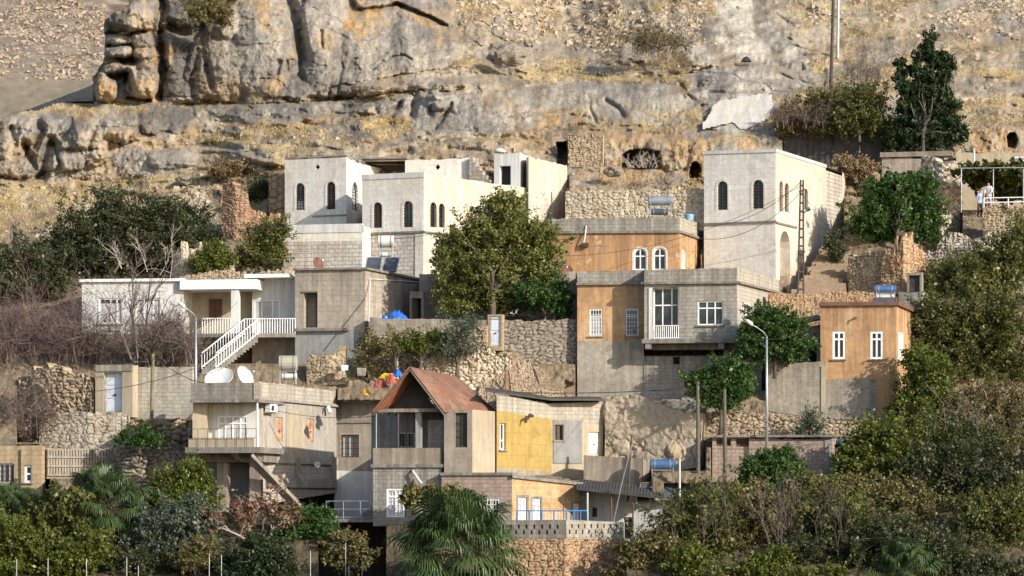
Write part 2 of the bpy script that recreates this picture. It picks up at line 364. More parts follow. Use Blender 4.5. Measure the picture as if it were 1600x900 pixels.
def m_tin():
    t = NT('rusty_tin'); tc = t.n('TexCoord'); uv = tc.outputs['UV']; ob = tc.outputs['Object']
    br = t.n('TexBrick'); t.l(uv, br.inputs['Vector']); br.inputs['Scale'].default_value = 1
    br.inputs['Brick Width'].default_value = 0.9; br.inputs['Row Height'].default_value = 1.1; br.inputs['Mortar Size'].default_value = 0.012
    br.inputs['Color1'].default_value = (0.16, 0.09, 0.065, 1); br.inputs['Color2'].default_value = (0.23, 0.13, 0.085, 1); br.inputs['Mortar'].default_value = (0.12, 0.06, 0.04, 1)
    col = t.mix(t.ramp(t.noise(ob, 1.2, 7, 0.7), 0.40, 0.62), br.outputs['Color'], (0.19, 0.085, 0.055))
    col = t.mix(t.mul(t.ramp(t.noise(ob, 1.6, 6, 0.7), 0.50, 0.66), 0.75), col, (0.27, 0.19, 0.14))
    return t.fin(col, 0.75, 0.25)
M['tin_rust'] = m_tin()

M['st_pale'] = m_stone('pale_rubble', (0.60, 0.50, 0.37), (0.70, 0.61, 0.47), (0.48, 0.36, 0.24), (0.34, 0.26, 0.18))
M['st_tan'] = m_stone('tan_rubble', (0.44, 0.34, 0.23), (0.54, 0.43, 0.30), (0.34, 0.26, 0.19), (0.13, 0.10, 0.075))
M['st_orange'] = m_stone('orange_rubble', (0.50, 0.33, 0.19), (0.58, 0.41, 0.26), (0.44, 0.24, 0.13), (0.20, 0.13, 0.085))
M['st_grey'] = m_stone('grey_rubble', (0.30, 0.26, 0.21), (0.38, 0.33, 0.27), (0.24, 0.20, 0.17), (0.09, 0.075, 0.06))
M['st_white'] = m_stone('chalky_rubble', (0.66, 0.60, 0.50), (0.56, 0.48, 0.38), (0.48, 0.38, 0.27), (0.24, 0.19, 0.14))
M['brick_red'] = m_stone('reddish_ruin', (0.42, 0.26, 0.165), (0.48, 0.33, 0.22), (0.36, 0.205, 0.13), (0.18, 0.10, 0.07))

L_ = lambda n, a, b, c, t=0.28, k=1.55: m_leaf(n, dk(a, k), dk(b, k), dk(c, k), t)
M['lf_dark'] = L_('dark_olive_leaf', (0.020, 0.026, 0.012), (0.040, 0.048, 0.020), (0.075, 0.072, 0.030))
M['lf_mid'] = L_('olive_leaf', (0.035, 0.043, 0.012), (0.072, 0.078, 0.020), (0.16, 0.14, 0.035), 0.34, 1.6)
M['lf_green'] = L_('fresh_green_leaf', (0.018, 0.042, 0.010), (0.032, 0.068, 0.014), (0.06, 0.10, 0.022), 0.32, 1.65)
M['lf_yell'] = L_('yellow_green_leaf', (0.045, 0.065, 0.010), (0.085, 0.105, 0.014), (0.17, 0.15, 0.025), 0.3, 1.25)
M['lf_grey'] = L_('grey_green_leaf', (0.042, 0.058, 0.040), (0.068, 0.088, 0.060), (0.10, 0.115, 0.08))
M['lf_pine'] = L_('pine_needles', (0.012, 0.024, 0.009), (0.022, 0.038, 0.013), (0.045, 0.06, 0.018), 0.1, 1.2)
M['lf_brown'] = L_('brown_green_leaf', (0.06, 0.055, 0.022), (0.095, 0.08, 0.03), (0.17, 0.12, 0.05), 0.3, 1.85)
M['lf_rust'] = L_('autumn_leaf', (0.13, 0.065, 0.04), (0.19, 0.10, 0.06), (0.27, 0.16, 0.10), 0.25, 1.0)
M['lf_palm'] = L_('palm_leaf', (0.035, 0.060, 0.020), (0.060, 0.095, 0.030), (0.13, 0.14, 0.06), 0.15, 1.1)
M['lf_straw'] = L_('dry_grass', (0.40, 0.30, 0.145), (0.50, 0.385, 0.19), (0.56, 0.45, 0.25), 0.15, 1.0)
M['lf_scrub'] = L_('dry_scrub', (0.20, 0.14, 0.075), (0.26, 0.18, 0.095), (0.30, 0.22, 0.12), 0.15, 1.0)
# ------------------------------------------------------------------ builders
CARVE = []      # wall silhouettes the ground must stay behind
class Wall:
    """vertical plane through two ground points given as (photo column, depth)"""
    def __init__(s, A, B):
        s.A = Vector((P(A[0], HZ, A[1]).x, A[1])); s.B = Vector((P(B[0], HZ, B[1]).x, B[1]))
        d = s.B - s.A; s.L = d.length; s.u = d / s.L; s.n = Vector((s.u.y, -s.u.x)); s.pA, s.pB = A, B
    def hit(s, px, py):
        k = (px - 800) / F
        t = (k * s.A.y - s.A.x) / (s.u.x - k * s.u.y)
        D = s.A.y + t * s.u.y
        return t, (HZ - py) * D / F
    def pt(s, t, z, off=0.0):
        p = s.A + s.u * t + s.n * off
        return Vector((p.x, p.y, z))
    def box(s, mb, t0, t1, z0, z1, o0, o1, m=0):
        """o0 < o1: inner and outer offset from the wall plane"""
        mb.hexa([s.pt(t0, z0, o1), s.pt(t1, z0, o1), s.pt(t1, z0, o0), s.pt(t0, z0, o0),
                 s.pt(t0, z1, o1), s.pt(t1, z1, o1), s.pt(t1, z1, o0), s.pt(t0, z1, o0)], m)
    def rect(s, x0, x1, y0, y1):
        ym, xm = (y0 + y1) / 2, (x0 + x1) / 2
        a, b = s.hit(x0, ym)[0], s.hit(x1, ym)[0]
        return a, b, s.hit(xm, y1)[1], s.hit(xm, y0)[1]

def shape(t0, t1, z0, z1, arch=0.0):
    """opening outline, counterclockwise seen from outside; arch = rise as a share of the half width"""
    if not arch: return [(t0, z0), (t1, z0), (t1, z1), (t0, z1)]
    hw = (t1 - t0) / 2; rise = hw * arch; zs = z1 - rise; pts = [(t0, z0), (t1, z0)]
    for k in range(0, 9):
        a = math.pi * k / 8; pts.append((t0 + hw + hw * math.cos(a), zs + rise * math.sin(a)))
    return pts

class House:
    def __init__(self, name, label, cat, corners, back=6.0, group=None, carve=True, backvec=None):
        self.c = corners; n = len(corners)
        g = [P(c[0], HZ, c[1]) for c in corners]
        zb = min((HZ - c[3]) * c[1] / F for c in corners)
        self.root = empty(name, (sum(p.x for p in g) / n, min(p.y for p in g), zb), label, cat, group)
        self.W = [Wall(corners[i][:2], corners[i + 1][:2]) for i in range(n - 1)]
        w0 = self.W[0]; bv = Vector(backvec) if backvec else Vector((-w0.n.x, -w0.n.y)) * back
        self.zt = [(HZ - c[2]) * c[1] / F for c in corners]; self.zb = [(HZ - c[3]) * c[1] / F for c in corners]
        fp = [Vector((p.x, p.y)) for p in g]
        self.fp = fp + [fp[-1] + bv, fp[0] + bv]
        self.zt += [self.zt[-1], self.zt[0]]; self.zb += [self.zb[-1], self.zb[0]]
        self.holes = []; self.jobs = []; self.bands = []; self.extra = []
        if carve:
            for i in range(n - 1): CARVE.append((corners[i], corners[i + 1]))
    # -- openings are declared first, walls cut them, finish() fills them
    def win(self, i, x0, x1, y0, y1, kind='white', **k):
        w = self.W[i]; t0, t1, z0, z1 = w.rect(x0, x1, y0, y1)
        self.holes.append((i, shape(t0, t1, z0, z1, k.get('arch', 0)), k.get('rec', 0.16)))
        self.jobs.append((i, kind, t0, t1, z0, z1, k))
    def band(self, i, yt, yb, mat, proud=0.0, part=None):
        """one stretch of wall: rows at its left and right ends"""
        self.bands.append((i, yt, yb, mat, proud, part))
    def finish(self, mat, back=True, roof=True, roofmat=None, wallname='wall'):
        n = len(self.W); done = set(b[0] for b in self.bands if not b[4])
        for i in range(n):
            if i not in done: self.bands.insert(0, (i, (self.c[i][2], self.c[i + 1][2]), (self.c[i][3], self.c[i + 1][3]), mat, 0.0, None))
        mats = []; mb = MB(); used = set()
        for (i, yt, yb, mt, proud, part) in self.bands:
            w = self.W[i]; cA, cB = self.c[i], self.c[i + 1]
            zb0, zb1 = (HZ - yb[0]) * cA[1] / F, (HZ - yb[1]) * cB[1] / F
            zt0, zt1 = (HZ - yt[0]) * cA[1] / F, (HZ - yt[1]) * cB[1] / F
            if proud:
                q = MB(); e = 0.06 if proud > 0 else 0
                q.hexa([w.pt(-e, zb0, proud), w.pt(w.L + e, zb1, proud), w.pt(w.L + e, zb1, -0.25), w.pt(-e, zb0, -0.25),
                        w.pt(-e, zt0, proud), w.pt(w.L + e, zt1, proud), w.pt(w.L + e, zt1, -0.25), w.pt(-e, zt0, -0.25)])
                q.build(part or 'parapet', mt, self.root); continue
            if mt not in mats: mats.append(mt)
            m = mats.index(mt)
            outer = [(0, zb0), (w.L, zb1), (w.L, zt1), (0, zt0)]
            if yt[0] == self.c[i][2] and yt[1] == self.c[i + 1][2]:      # worn, uneven upper edge
                rg = random.Random(int(abs(zt0) * 991) + i); k_ = max(2, int(w.L / .33)); outer = outer[:3] + [(w.L * (1 - q / k_), zt1 + (zt0 - zt1) * q / k_ - rg.choice((0, 0, .02, .03, .05, .07))) for q in range(1, k_)] + outer[3:]
            hs = []
            for hi, (j, sh, rec) in enumerate(self.holes):
                if j != i or hi in used: continue
                cz = sum(p[1] for p in sh) / len(sh); ct = sum(p[0] for p in sh) / len(sh) / w.L
                if zb0 + (zb1 - zb0) * ct < cz < zt0 + (zt1 - zt0) * ct: hs.append((sh, rec)); used.add(hi)
            mb.holed([w.pt(*p) for p in outer], [[w.pt(*p) for p in sh] for sh, r in hs], m)
            for sh, rec in hs:
                for k in range(len(sh)):
                    a, b = sh[k], sh[(k + 1) % len(sh)]
                    mb.poly([w.pt(*a), w.pt(*a, -rec), w.pt(*b, -rec), w.pt(*b)], m)
        if mat not in mats: mats.append(mat)
        m = mats.index(mat); fp = self.fp; N = len(fp)
        if back:
            for i in range(n, N):
                j = (i + 1) % N
                mb.poly([(*fp[i], self.zb[i]), (*fp[j], self.zb[j]), (*fp[j], self.zt[j]), (*fp[i], self.zt[i])], m)
        mb.build(wallname, mats, self.root)
        if roof:
            r = MB(); d = 0.04
            r.poly([(*fp[i], self.zt[i] - d) for i in range(N)]); r.poly([(*fp[i], self.zt[i] - d - 0.2) for i in range(N)][::-1])
            r.build('roof', roofmat or M['roofing'], self.root)
        for job in self.jobs: fill_opening(self.W[job[0]], self.root, *job[1:])
        return self.root

def ring(mb, w, sh, t, o0, o1):
    """frame of width t just inside outline sh, from offset o0 (back) to o1 (front)"""
    cs = [p[0] for p in sh]; cz = [p[1] for p in sh]
    cx, hz = (min(cs) + max(cs)) / 2, (min(cz) + max(cz)) / 2
    hw, hh = (max(cs) - min(cs)) / 2, (max(cz) - min(cz)) / 2
    inn = [(cx + (p[0] - cx) * (hw - t) / hw, hz + (p[1] - hz) * (hh - t) / hh) for p in sh]
    for k in range(len(sh)):
        a, b = sh[k], sh[(k + 1) % len(sh)]; c, d = inn[(k + 1) % len(sh)], inn[k]
        mb.poly([w.pt(*a, o1), w.pt(*b, o1), w.pt(*c, o1), w.pt(*d, o1)])
        mb.poly([w.pt(*d, o1), w.pt(*c, o1), w.pt(*c, o0), w.pt(*d, o0)])
    return inn

def fill_opening(w, root, kind, t0, t1, z0, z1, k):
    rec = k.get('rec', 0.16); arch = k.get('arch', 0); sh = shape(t0, t1, z0, z1, arch); W_, H_ = t1 - t0, z1 - z0
    glass = M[k.get('glass', 'glass')]
    if kind == 'void':                     # opening with a back sheet, near-black where it stands for indoor shade
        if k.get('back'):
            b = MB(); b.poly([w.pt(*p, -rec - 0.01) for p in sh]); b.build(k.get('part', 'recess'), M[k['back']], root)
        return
    if kind in ('white', 'iron', 'old'):
        fm = M[k.get('frame', {'white': 'white_frame', 'iron': 'iron', 'old': 'brownwood'}[kind])]
        t = k.get('t', 0.075 if kind == 'white' else 0.045)
        f = MB(); ring(f, w, sh, t, -rec, -rec + 0.07)
        for a in k.get('mull', ()): w.box(f, t0 + W_ * a - t * 0.42, t0 + W_ * a + t * 0.42, z0 + t, z1 - (0.02 if arch else t), -rec, -rec + 0.062)
        for a in k.get('trans', ()): w.box(f, t0 + t, t1 - t, z0 + H_ * a - t * 0.45, z0 + H_ * a + t * 0.45, -rec, -rec + 0.066)
        fo = f.build('window', fm, root)
        p = MB(); p.poly([w.pt(*q, -rec + 0.015) for q in sh]); p.build('pane', glass, fo)
        if k.get('curtain'):
            a, b = k['curtain']; c = MB(); w.box(c, t0 + t, t1 - t, z0 + H_ * a, z0 + H_ * b, -rec + 0.017, -rec + 0.024); c.build('curtain', M['curtain'], fo)
        if k.get('grille'):
            g = MB(); nx, nz = k['grille']; o = k.get('go', -0.05)
            for i in range(nx):
                x = t0 + W_ * (i + 0.5) / nx; g.tube([w.pt(x, z0, o), w.pt(x, z1 - (0.06 if arch and i in (0, nx - 1) else 0), o)], 0.016, 4)
            for i in range(nz):
                z = z0 + H_ * (i + 0.5) / nz * (0.88 if arch else 1); g.tube([w.pt(t0, z, o + 0.02), w.pt(t1, z, o + 0.02)], 0.014, 4)
            g.build('grille', M[k.get('gmat', 'iron')], fo)
        if k.get('sill', kind == 'white'):
            s = MB(); w.box(s, t0 - 0.08, t1 + 0.08, z0 - 0.07, z0, -0.1, 0.11); s.build('sill', M[k.get('sillmat', 'concrete_pale')], fo)
        if k.get('surround'):
            s = MB(); e = k.get('se', 0.13); big = shape(t0 - e, t1 + e, z0, z1 + e, arch)
            inn = shape(t0, t1, z0, z1, arch)
            for q in range(1, len(big)):
                a, b = big[q], big[(q + 1) % len(big)]; c, d = inn[(q + 1) % len(inn)], inn[q]
                s.poly([w.pt(*a, .02), w.pt(*b, .02), w.pt(*c, .02), w.pt(*d, .02)]); s.poly([w.pt(*a, 0), w.pt(*b, 0), w.pt(*b, .02), w.pt(*a, .02)])
            s.build('surround', M[k['surround']], fo)
    if kind == 'door':
        d = MB(); mt = M[k.get('mat', 'white_frame')]
        w.box(d, t0, t1, z0, z1, -rec - 0.05, -rec)
        nx, nz = k.get('panels', (2, 4)); g = 0.05
        for i in range(nx):
            for j in range(nz):
                w.box(d, t0 + W_ * i / nx + g, t0 + W_ * (i + 1) / nx - g, z0 + H_ * j / nz + g, z0 + H_ * (j + 1) / nz - g, -rec, -rec + 0.03)
        do = d.build('door', mt, root)
        h = MB(); w.box(h, t0 + W_ * 0.46, t0 + W_ * 0.6, z0 + H_ * 0.42, z0 + H_ * 0.46, -rec, -rec + 0.09); h.build('handle', M['iron'], do)

def stone_wall(name, label, pts, mat, cell=0.34, relief=0.10, jag=0.25, thick=0.6, step=0.062, seed=1, cat='wall', squash=1.5, group=None, carve=True, gapw=0.09, lean=0.0, mat_top=None, kind=None):
    """wall of stones along (px, D, row top, row bottom); every stone stands out of the joints"""
    cell *= .52; relief *= .75; gapw *= 1.15
    mats = M[mat]; A = np.array([[P(p[0], HZ, p[1]).x, p[1]] for p in pts]); seg = np.hypot(*np.diff(A, axis=0).T); cum = np.concatenate([[0], np.cumsum(seg)])
    zt = np.array([(HZ - p[2]) * p[1] / F for p in pts]); zb = np.array([(HZ - p[3]) * p[1] / F for p in pts])
    nu = max(3, int(cum[-1] / step)); u = np.linspace(0, cum[-1], nu); X = np.interp(u, cum, A[:, 0]); Y = np.interp(u, cum, A[:, 1])
    top = np.interp(u, cum, zt); bot = np.interp(u, cum, zb)
    jg = _h(np.floor(u / cell + fbm(u, u * 0, seed) * 0.6), np.zeros(nu), seed + 5) - 0.6
    top = top + jag * (jg * 1.0 + fbm(u * 0.5, u * 0 + 3, seed + 9, 3) * 1.6)
    nv = max(3, int((top - bot).max() / step)); v = np.linspace(0, 1, nv)
    Z = bot[None, :] + (top - bot)[None, :] * v[:, None]; U = np.repeat(u[None, :], nv, 0)
    wx = U + fbm(U * 1.1, Z * 1.1, seed + 3, 3) * cell * 0.7; wz = Z + fbm(U * 1.1 + 9, Z * 1.1, seed + 4, 3) * cell * 0.5
    f1, f2, cr = voro(wx / cell / squash, wz / cell * 1.15, seed, 0.75)
    gap = np.clip(1 - (f2 - f1) / gapw / 2.2, 0, 1)
    d = relief * (np.clip((f2 - f1) * 2.6, 0, 1) ** 0.5 + (cr - 0.5) * 0.8) + fbm(U * 4, Z * 4, seed + 2, 4) * relief * 0.5 + fbm(U * .4, Z * .4, seed + 8, 3) * relief * 1.6
    tx = np.gradient(X); ty = np.gradient(Y); ln = np.hypot(tx, ty); nx, ny = ty / ln, -tx / ln
    off = d - lean * (v[:, None]) * (top - bot)[None, :]
    Vx = X[None] + nx[None] * off; Vy = Y[None] + ny[None] * off
    V = np.stack([Vx, Vy, Z], -1).reshape(-1, 3)
    # top strip and back face
    tk = np.stack([X - nx * (thick + lean * (top - bot)), Y - ny * (thick + lean * (top - bot)), top - 0.03], -1); bk = np.stack([X - nx * thick, Y - ny * thick, bot], -1)
    V = np.concatenate([V, tk, bk]); i = np.arange(nu - 1)
    idx = np.arange(nv * nu).reshape(nv, nu)
    q = np.stack([idx[:-1, :-1], idx[:-1, 1:], idx[1:, 1:], idx[1:, :-1]], -1).reshape(-1, 4)
    T = nv * nu + i; Bk = T + nu
    q2 = np.stack([idx[-1, :-1], idx[-1, 1:], T + 1, T], -1); q3 = np.stack([T, T + 1, Bk + 1, Bk], -1)
    ends = []
    for c in (0, nu - 1):
        ends.append([idx[0, c], idx[-1, c], nv * nu + c, nv * nu + nu + c])
    tint = np.concatenate([cr.ravel(), np.full(2 * nu, .4)]); gp = np.concatenate([gap.ravel(), np.full(2 * nu, .3)])
    L = (float(X.mean()), float(Y.mean()), float(bot.min()))
    o = np_mesh(name, V, np.concatenate([q, q2, q3, np.array(ends)]), mats, loc=L, attrs={'tint': tint, 'gap': gp})
    tag(o, label, cat if not kind else None, group, kind)
    if carve:
        for a, b in zip(pts[:-1], pts[1:]): CARVE.append((a, b))
    return o

# ------------------------------------------------------------------ plants
def leaf_quads(C, size, rng, flat=0.0, elong=1.6):
    n = len(C)
    a = rng.normal(size=(n, 3)); a[:, 2] *= (1 - flat); a /= np.linalg.norm(a, axis=1)[:, None] + 1e-9
    b = rng.normal(size=(n, 3)); b -= (b * a).sum(1)[:, None] * a; b /= np.linalg.norm(b, axis=1)[:, None] + 1e-9
    s = size * np.clip(np.exp(rng.normal(0, .34, n)), .4, 2.0)[:, None]
    V = np.stack([C - a * s * elong / 2, C + b * s / 2, C + a * s * elong / 2, C - b * s / 2], 1).reshape(-1, 3)
    return V, np.arange(4 * n).reshape(n, 4)

STEM = []
def crown_points(lobes, D, n, rng, clump=0.38, per=46, shell=0.42, dep=0.85):
    """lobes: (px, py, rx, ry[, extra depth]) in photo pixels at depth D"""
    s = D / F; ar = np.array([l[2] * l[3] for l in lobes], float); ar /= ar.sum(); nc = max(6, n // per)
    C = []; T = []
    for l, a in zip(lobes, ar):
        k = max(4, int(round(nc * a))); c = np.array(P(l[0], l[1], D + (l[4] if len(l) > 4 else 0)))
        d = rng.normal(size=(k, 3)); d /= np.linalg.norm(d, axis=1)[:, None]; r = rng.uniform(0.15, 1, k) ** shell
        wob = 1 + 0.30 * rng.normal(size=k) + .35 * (rng.uniform(size=k) > .88)
        cc = c + d * (r * wob)[:, None] * np.array([l[2] * s, (l[2] + l[3]) * 0.5 * s * dep, l[3] * s])
        hue = rng.uniform(0, 1, k)
        for q, h in zip(cc, hue):
            m = int(per * rng.uniform(0.4, 1.6)); cr = clump * rng.uniform(0.55, 1.25)
            ax = (q - c) / (np.linalg.norm(q - c) + 1e-6) + rng.normal(size=3) * .45 + np.array([0, 0, .25]); ax /= np.linalg.norm(ax)
            tl = rng.uniform(-1, 1, m)[:, None]; C.append(q + ax * tl * cr * 1.15 + rng.normal(size=(m, 3)) * cr * (.34 - .12 * tl)); STEM.append((c + (q - c) * .35, q + ax * cr * .9)); T.append(np.clip(h * 0.55 + rng.uniform(0, 0.5, m), 0, 1))
    return np.concatenate(C), np.concatenate(T)

def limbs(mb, base, ends, r0, rng, n=6):
    base = Vector(base)
    for e in ends:
        e = Vector(e); pts = []
        for k in range(6):
            t = k / 5; p = base.lerp(e, t); bow = math.sin(t * math.pi) * 0.08 * (e - base).length
            p.x += bow * rng.uniform(-1, 1); p.y += bow * rng.uniform(-1, 1); p.z += bow * 0.6
            pts.append(p)
        mb.tube(pts, [max(0.012, r0 * (1 - 0.85 * k / 5)) for k in range(6)], n, cap=False)

def tree(name, label, lobes, D, leaf, n=5000, size=0.13, base=None, trunk_r=0.10, clump=0.38, seed=1, cat='tree', per=46, shell=0.42, flat=0.0, elong=1.6, group=None, bark='bark', dep=0.85, limbs_n=9, twigs=None):
    rng = np.random.default_rng(seed); rd = random.Random(seed); n = int(n * 2.3); size *= .60; clump *= .86
    xs = sum(l[0] * l[2] for l in lobes) / sum(l[2] for l in lobes); yb = max(l[1] + l[3] for l in lobes)
    if base is None: base = (xs, yb + 14)
    b = P(base[0], base[1], base[2] if len(base) > 2 else D)
    r = empty(name, b, label, cat, group)
    STEM.clear(); C, T = crown_points(lobes, D, n, rng, clump, per, shell, dep)
    st = np.array(STEM); S0, S1 = st[:, 0], st[:, 1]; dd = S1 - S0; aa = np.cross(dd, [.3, .4, .86]); aa /= np.linalg.norm(aa, axis=1)[:, None] + 1e-9; bb = np.cross(dd, aa); bb /= np.linalg.norm(bb, axis=1)[:, None] + 1e-9; md = (S0 + S1) / 2 + rng.normal(size=S0.shape) * .07
    rings = [p + (aa * math.cos(t) + bb * math.sin(t)) * r_ for p, r_ in ((S0, .022), (md, .016), (S1, .007)) for t in (0, 2.09, 4.19)]; VV = np.stack(rings, 1).reshape(-1, 3); i0 = np.arange(len(S0)) * 9
    QQ = np.concatenate([np.stack([i0 + e + j, i0 + e + (j + 1) % 3, i0 + e + 3 + (j + 1) % 3, i0 + e + 3 + j], 1) for e in (0, 3) for j in range(3)]); np_mesh('branches', VV, QQ, M[bark], parent=r)
    V, Q = leaf_quads(C, size, rng, flat, elong)
    np_mesh('crown', V, Q, M[leaf], parent=r, attrs={'tint': np.repeat(T, 4)})
    mb = MB(); ends = []
    for l in lobes:
        c = P(l[0], l[1], D); s = D / F
        for k in range(max(1, limbs_n // len(lobes))):
            ends.append(c + Vector((rd.uniform(-.8, .8) * l[2] * s, rd.uniform(-.7, .7) * l[2] * s, rd.uniform(-.5, .85) * l[3] * s)))
    fork = b.lerp(P(xs, min(l[1] for l in lobes), D), 0.28)
    mb.tube([b - Vector((0, 0, 0.4)), b.lerp(fork, 0.5) + Vector((0.05, 0, 0)), fork], [trunk_r * 1.25, trunk_r, trunk_r * 0.85], 8)
    limbs(mb, fork, ends, trunk_r * 0.6, rd)
    mb.build('trunk', M[bark], r, smooth=True)
    return r

def twig_tubes(starts, dirs, lens, rads, rng, levels=4, kids=3, spread=0.7, up=0.15, shrink=0.68):
    """branching thin stems as three-sided tubes; arrays in, (V, Q) out"""
    Vs, Qs = [], []; off = 0
    S, Dv, Ln, R = np.array(starts, float), np.array(dirs, float), np.array(lens, float), np.array(rads, float)
    for lev in range(levels):
        n = len(S); Dv = Dv / np.linalg.norm(Dv, axis=1)[:, None]
        bend = rng.normal(size=(n, 3)) * 0.22; mid = S + (Dv + bend * 0.5) * (Ln / 2)[:, None]; E = S + (Dv + bend) * Ln[:, None]
        a = np.cross(Dv, [0.3, 0.5, 0.81]); a /= np.linalg.norm(a, axis=1)[:, None] + 1e-9; b = np.cross(Dv, a)
        ringp = []
        for p, rr in ((S, R), (mid, R * 0.8), (E, R * 0.55)):
            for j in range(3):
                t = 2 * math.pi * j / 3; ringp.append(p + (a * math.cos(t) + b * math.sin(t)) * rr[:, None])
        V = np.stack(ringp, 1).reshape(-1, 3); i0 = off + np.arange(n)[:, None] * 9
        q = []
        for rr in (0, 3):
            for j in range(3): q.append(np.stack([i0[:, 0] + rr + j, i0[:, 0] + rr + (j + 1) % 3, i0[:, 0] + rr + 3 + (j + 1) % 3, i0[:, 0] + rr + 3 + j], 1))
        Vs.append(V); Qs.append(np.concatenate(q)); off += len(V)
        if lev == levels - 1: break
        k = kids; S2 = []; D2 = []
        for c in range(k):
            f = rng.uniform(0.35, 1.0, n)[:, None]; S2.append(np.where(f < 0.5, S + (mid - S) * f * 2, mid + (E - mid) * (f * 2 - 1)))
            D2.append(Dv + rng.normal(size=(n, 3)) * spread + np.array([0, 0, up]))
        S = np.concatenate(S2); Dv = np.concatenate(D2); Ln = np.tile(Ln, k) * shrink * rng.uniform(0.7, 1.25, n * k); R = np.maximum(np.tile(R, k) * 0.62, 0.006)
    return np.concatenate(Vs), np.concatenate(Qs)

def bare_bush(name, label, stems, D, mat, seed=1, r=0.035, levels=4, kids=3, spread=0.7, up=0.15, cat='bush', leaf=None, nleaf=0, lsize=0.12, group=None, dspread=1.2):
    """stems: (px, py, lean in px, height in px)"""
    rng = np.random.default_rng(seed); s = D / F
    S, Dv, Ln, R = [], [], [], []
    for (px, py, lx, hh) in stems:
        p = P(px, py, D + rng.uniform(-dspread, dspread)); S.append(p); v = np.array([lx * s, rng.uniform(-.25, .25) * hh * s, hh * s]); Ln.append(np.linalg.norm(v) * 0.45); Dv.append(v); R.append(r)
    V, Q = twig_tubes(S, Dv, Ln, R, rng, levels, kids, spread, up)
    root = empty(name, np.mean(np.array(S), 0), label, cat, group)
    np_mesh('branches', V, Q, M[mat], parent=root)
    if nleaf:
        k = rng.integers(len(V) // 3, len(V), nleaf); C = V[k] + rng.normal(size=(nleaf, 3)) * 0.12
        LV, LQ = leaf_quads(C, lsize, rng); np_mesh('leaves', LV, LQ, M[leaf], parent=root, attrs={'tint': np.repeat(rng.uniform(0, 1, nleaf), 4)})
    return root

def palm(name, label, px, py, D, R_px, seed=1, nf=26, trunk_px=70, leaf='lf_palm', up=0.55, low=-0.7):
    """fan palm: stalks from one heart, each ending in a pleated fan with drooping tips"""
    rng = np.random.default_rng(seed); c = np.array(P(px, py, D)); s = D / F; R = R_px * s
    root = empty(name, P(px, py + trunk_px, D), label, 'palm')
    V = []; Q = []; T = []; st = MB()
    for f in range(nf):
        az = f * 2.39996 + rng.uniform(-.2, .2); el = low + (1.45 - low) * ((f + 0.5) / nf) ** 0.8
        d = np.array([math.cos(az) * math.cos(el), math.sin(az) * math.cos(el), math.sin(el)])
        side = np.cross(d, [0, 0, 1.0]); side /= np.linalg.norm(side) + 1e-9; upv = np.cross(side, d)
        pl = R * rng.uniform(0.36, 0.62); fl = R * rng.uniform(0.42, 0.60)
        hub = c + d * pl + np.array([0, 0, -0.06 * R * math.cos(el)])
        st.tube([c, c + d * pl * 0.5, hub], [0.035, 0.028, 0.018], 4, cap=False)
        nl = 44; tw = rng.uniform(-.5, .5); side2 = side * math.cos(tw) + upv * math.sin(tw); up2 = np.cross(side2, d)
        tone = rng.uniform(0, 0.55)
        for k in range(nl):
            a = (k / (nl - 1) - 0.5) * 3.6; l = fl * (1 - 0.20 * abs(a / 1.8) ** 2) * rng.uniform(.9, 1.06)
            dr = d * math.cos(a) + side2 * math.sin(a)
            fold = up2 * (0.03 if k % 2 else -0.03) * R
            w = l * 0.030; per = np.cross(dr, up2); m = hub + dr * l * 0.55 + fold * 0.6; tip = hub + dr * l * 0.86 + np.array([0, 0, -0.16 * l - 0.16 * l * rng.uniform(0, 1)])
            tip2 = tip + dr * l * 0.06 + np.array([0, 0, -0.30 * l * rng.uniform(0.5, 1.2)])
            i = len(V); V += [hub, m - per * w, m + per * w, tip - per * w * 0.5, tip + per * w * 0.5, tip2]
            Q += [(i, i + 1, i + 2, i), (i + 1, i + 3, i + 4, i + 2), (i + 3, i + 5, i + 4, i + 3)]
            T += [tone + 0.0, tone + .1, tone + .1, tone + .25, tone + .25, tone + .45]
    V = np.array(V); F4 = [q for q in Q if len(set(q)) == 4]; F3 = [(q[0], q[1], q[2]) for q in Q if len(set(q)) == 3]
    F4 = np.array(F4); tri = np.concatenate([np.array(F3), F4[:, [0, 1, 2]], F4[:, [0, 2, 3]]])
    np_mesh('crown', V, tri, M[leaf], parent=root, attrs={'tint': np.clip(np.array(T), 0, 1)})
    st.tube([tuple(P(px, py + trunk_px, D) - Vector((0, 0, .4))), tuple(P(px + 2, py + trunk_px * .4, D)), tuple(c)], [0.26, 0.22, 0.17], 9)
    st.build('trunk', M['bark'], root)
    return root

def pole(name, label, px, y0, y1, D, r, mat, cat='pole', group=None, taper=0.75, lean=0):
    b = P(px, y1, D); t = P(px + lean, y0, D); m = MB(); m.tube([b - Vector((0, 0, .5)), b.lerp(t, .5), t], [r, r * (1 + taper) / 2, r * taper], 8)
    o = m.build(name, M[mat], loc=b); return tag(o, label, cat, group)

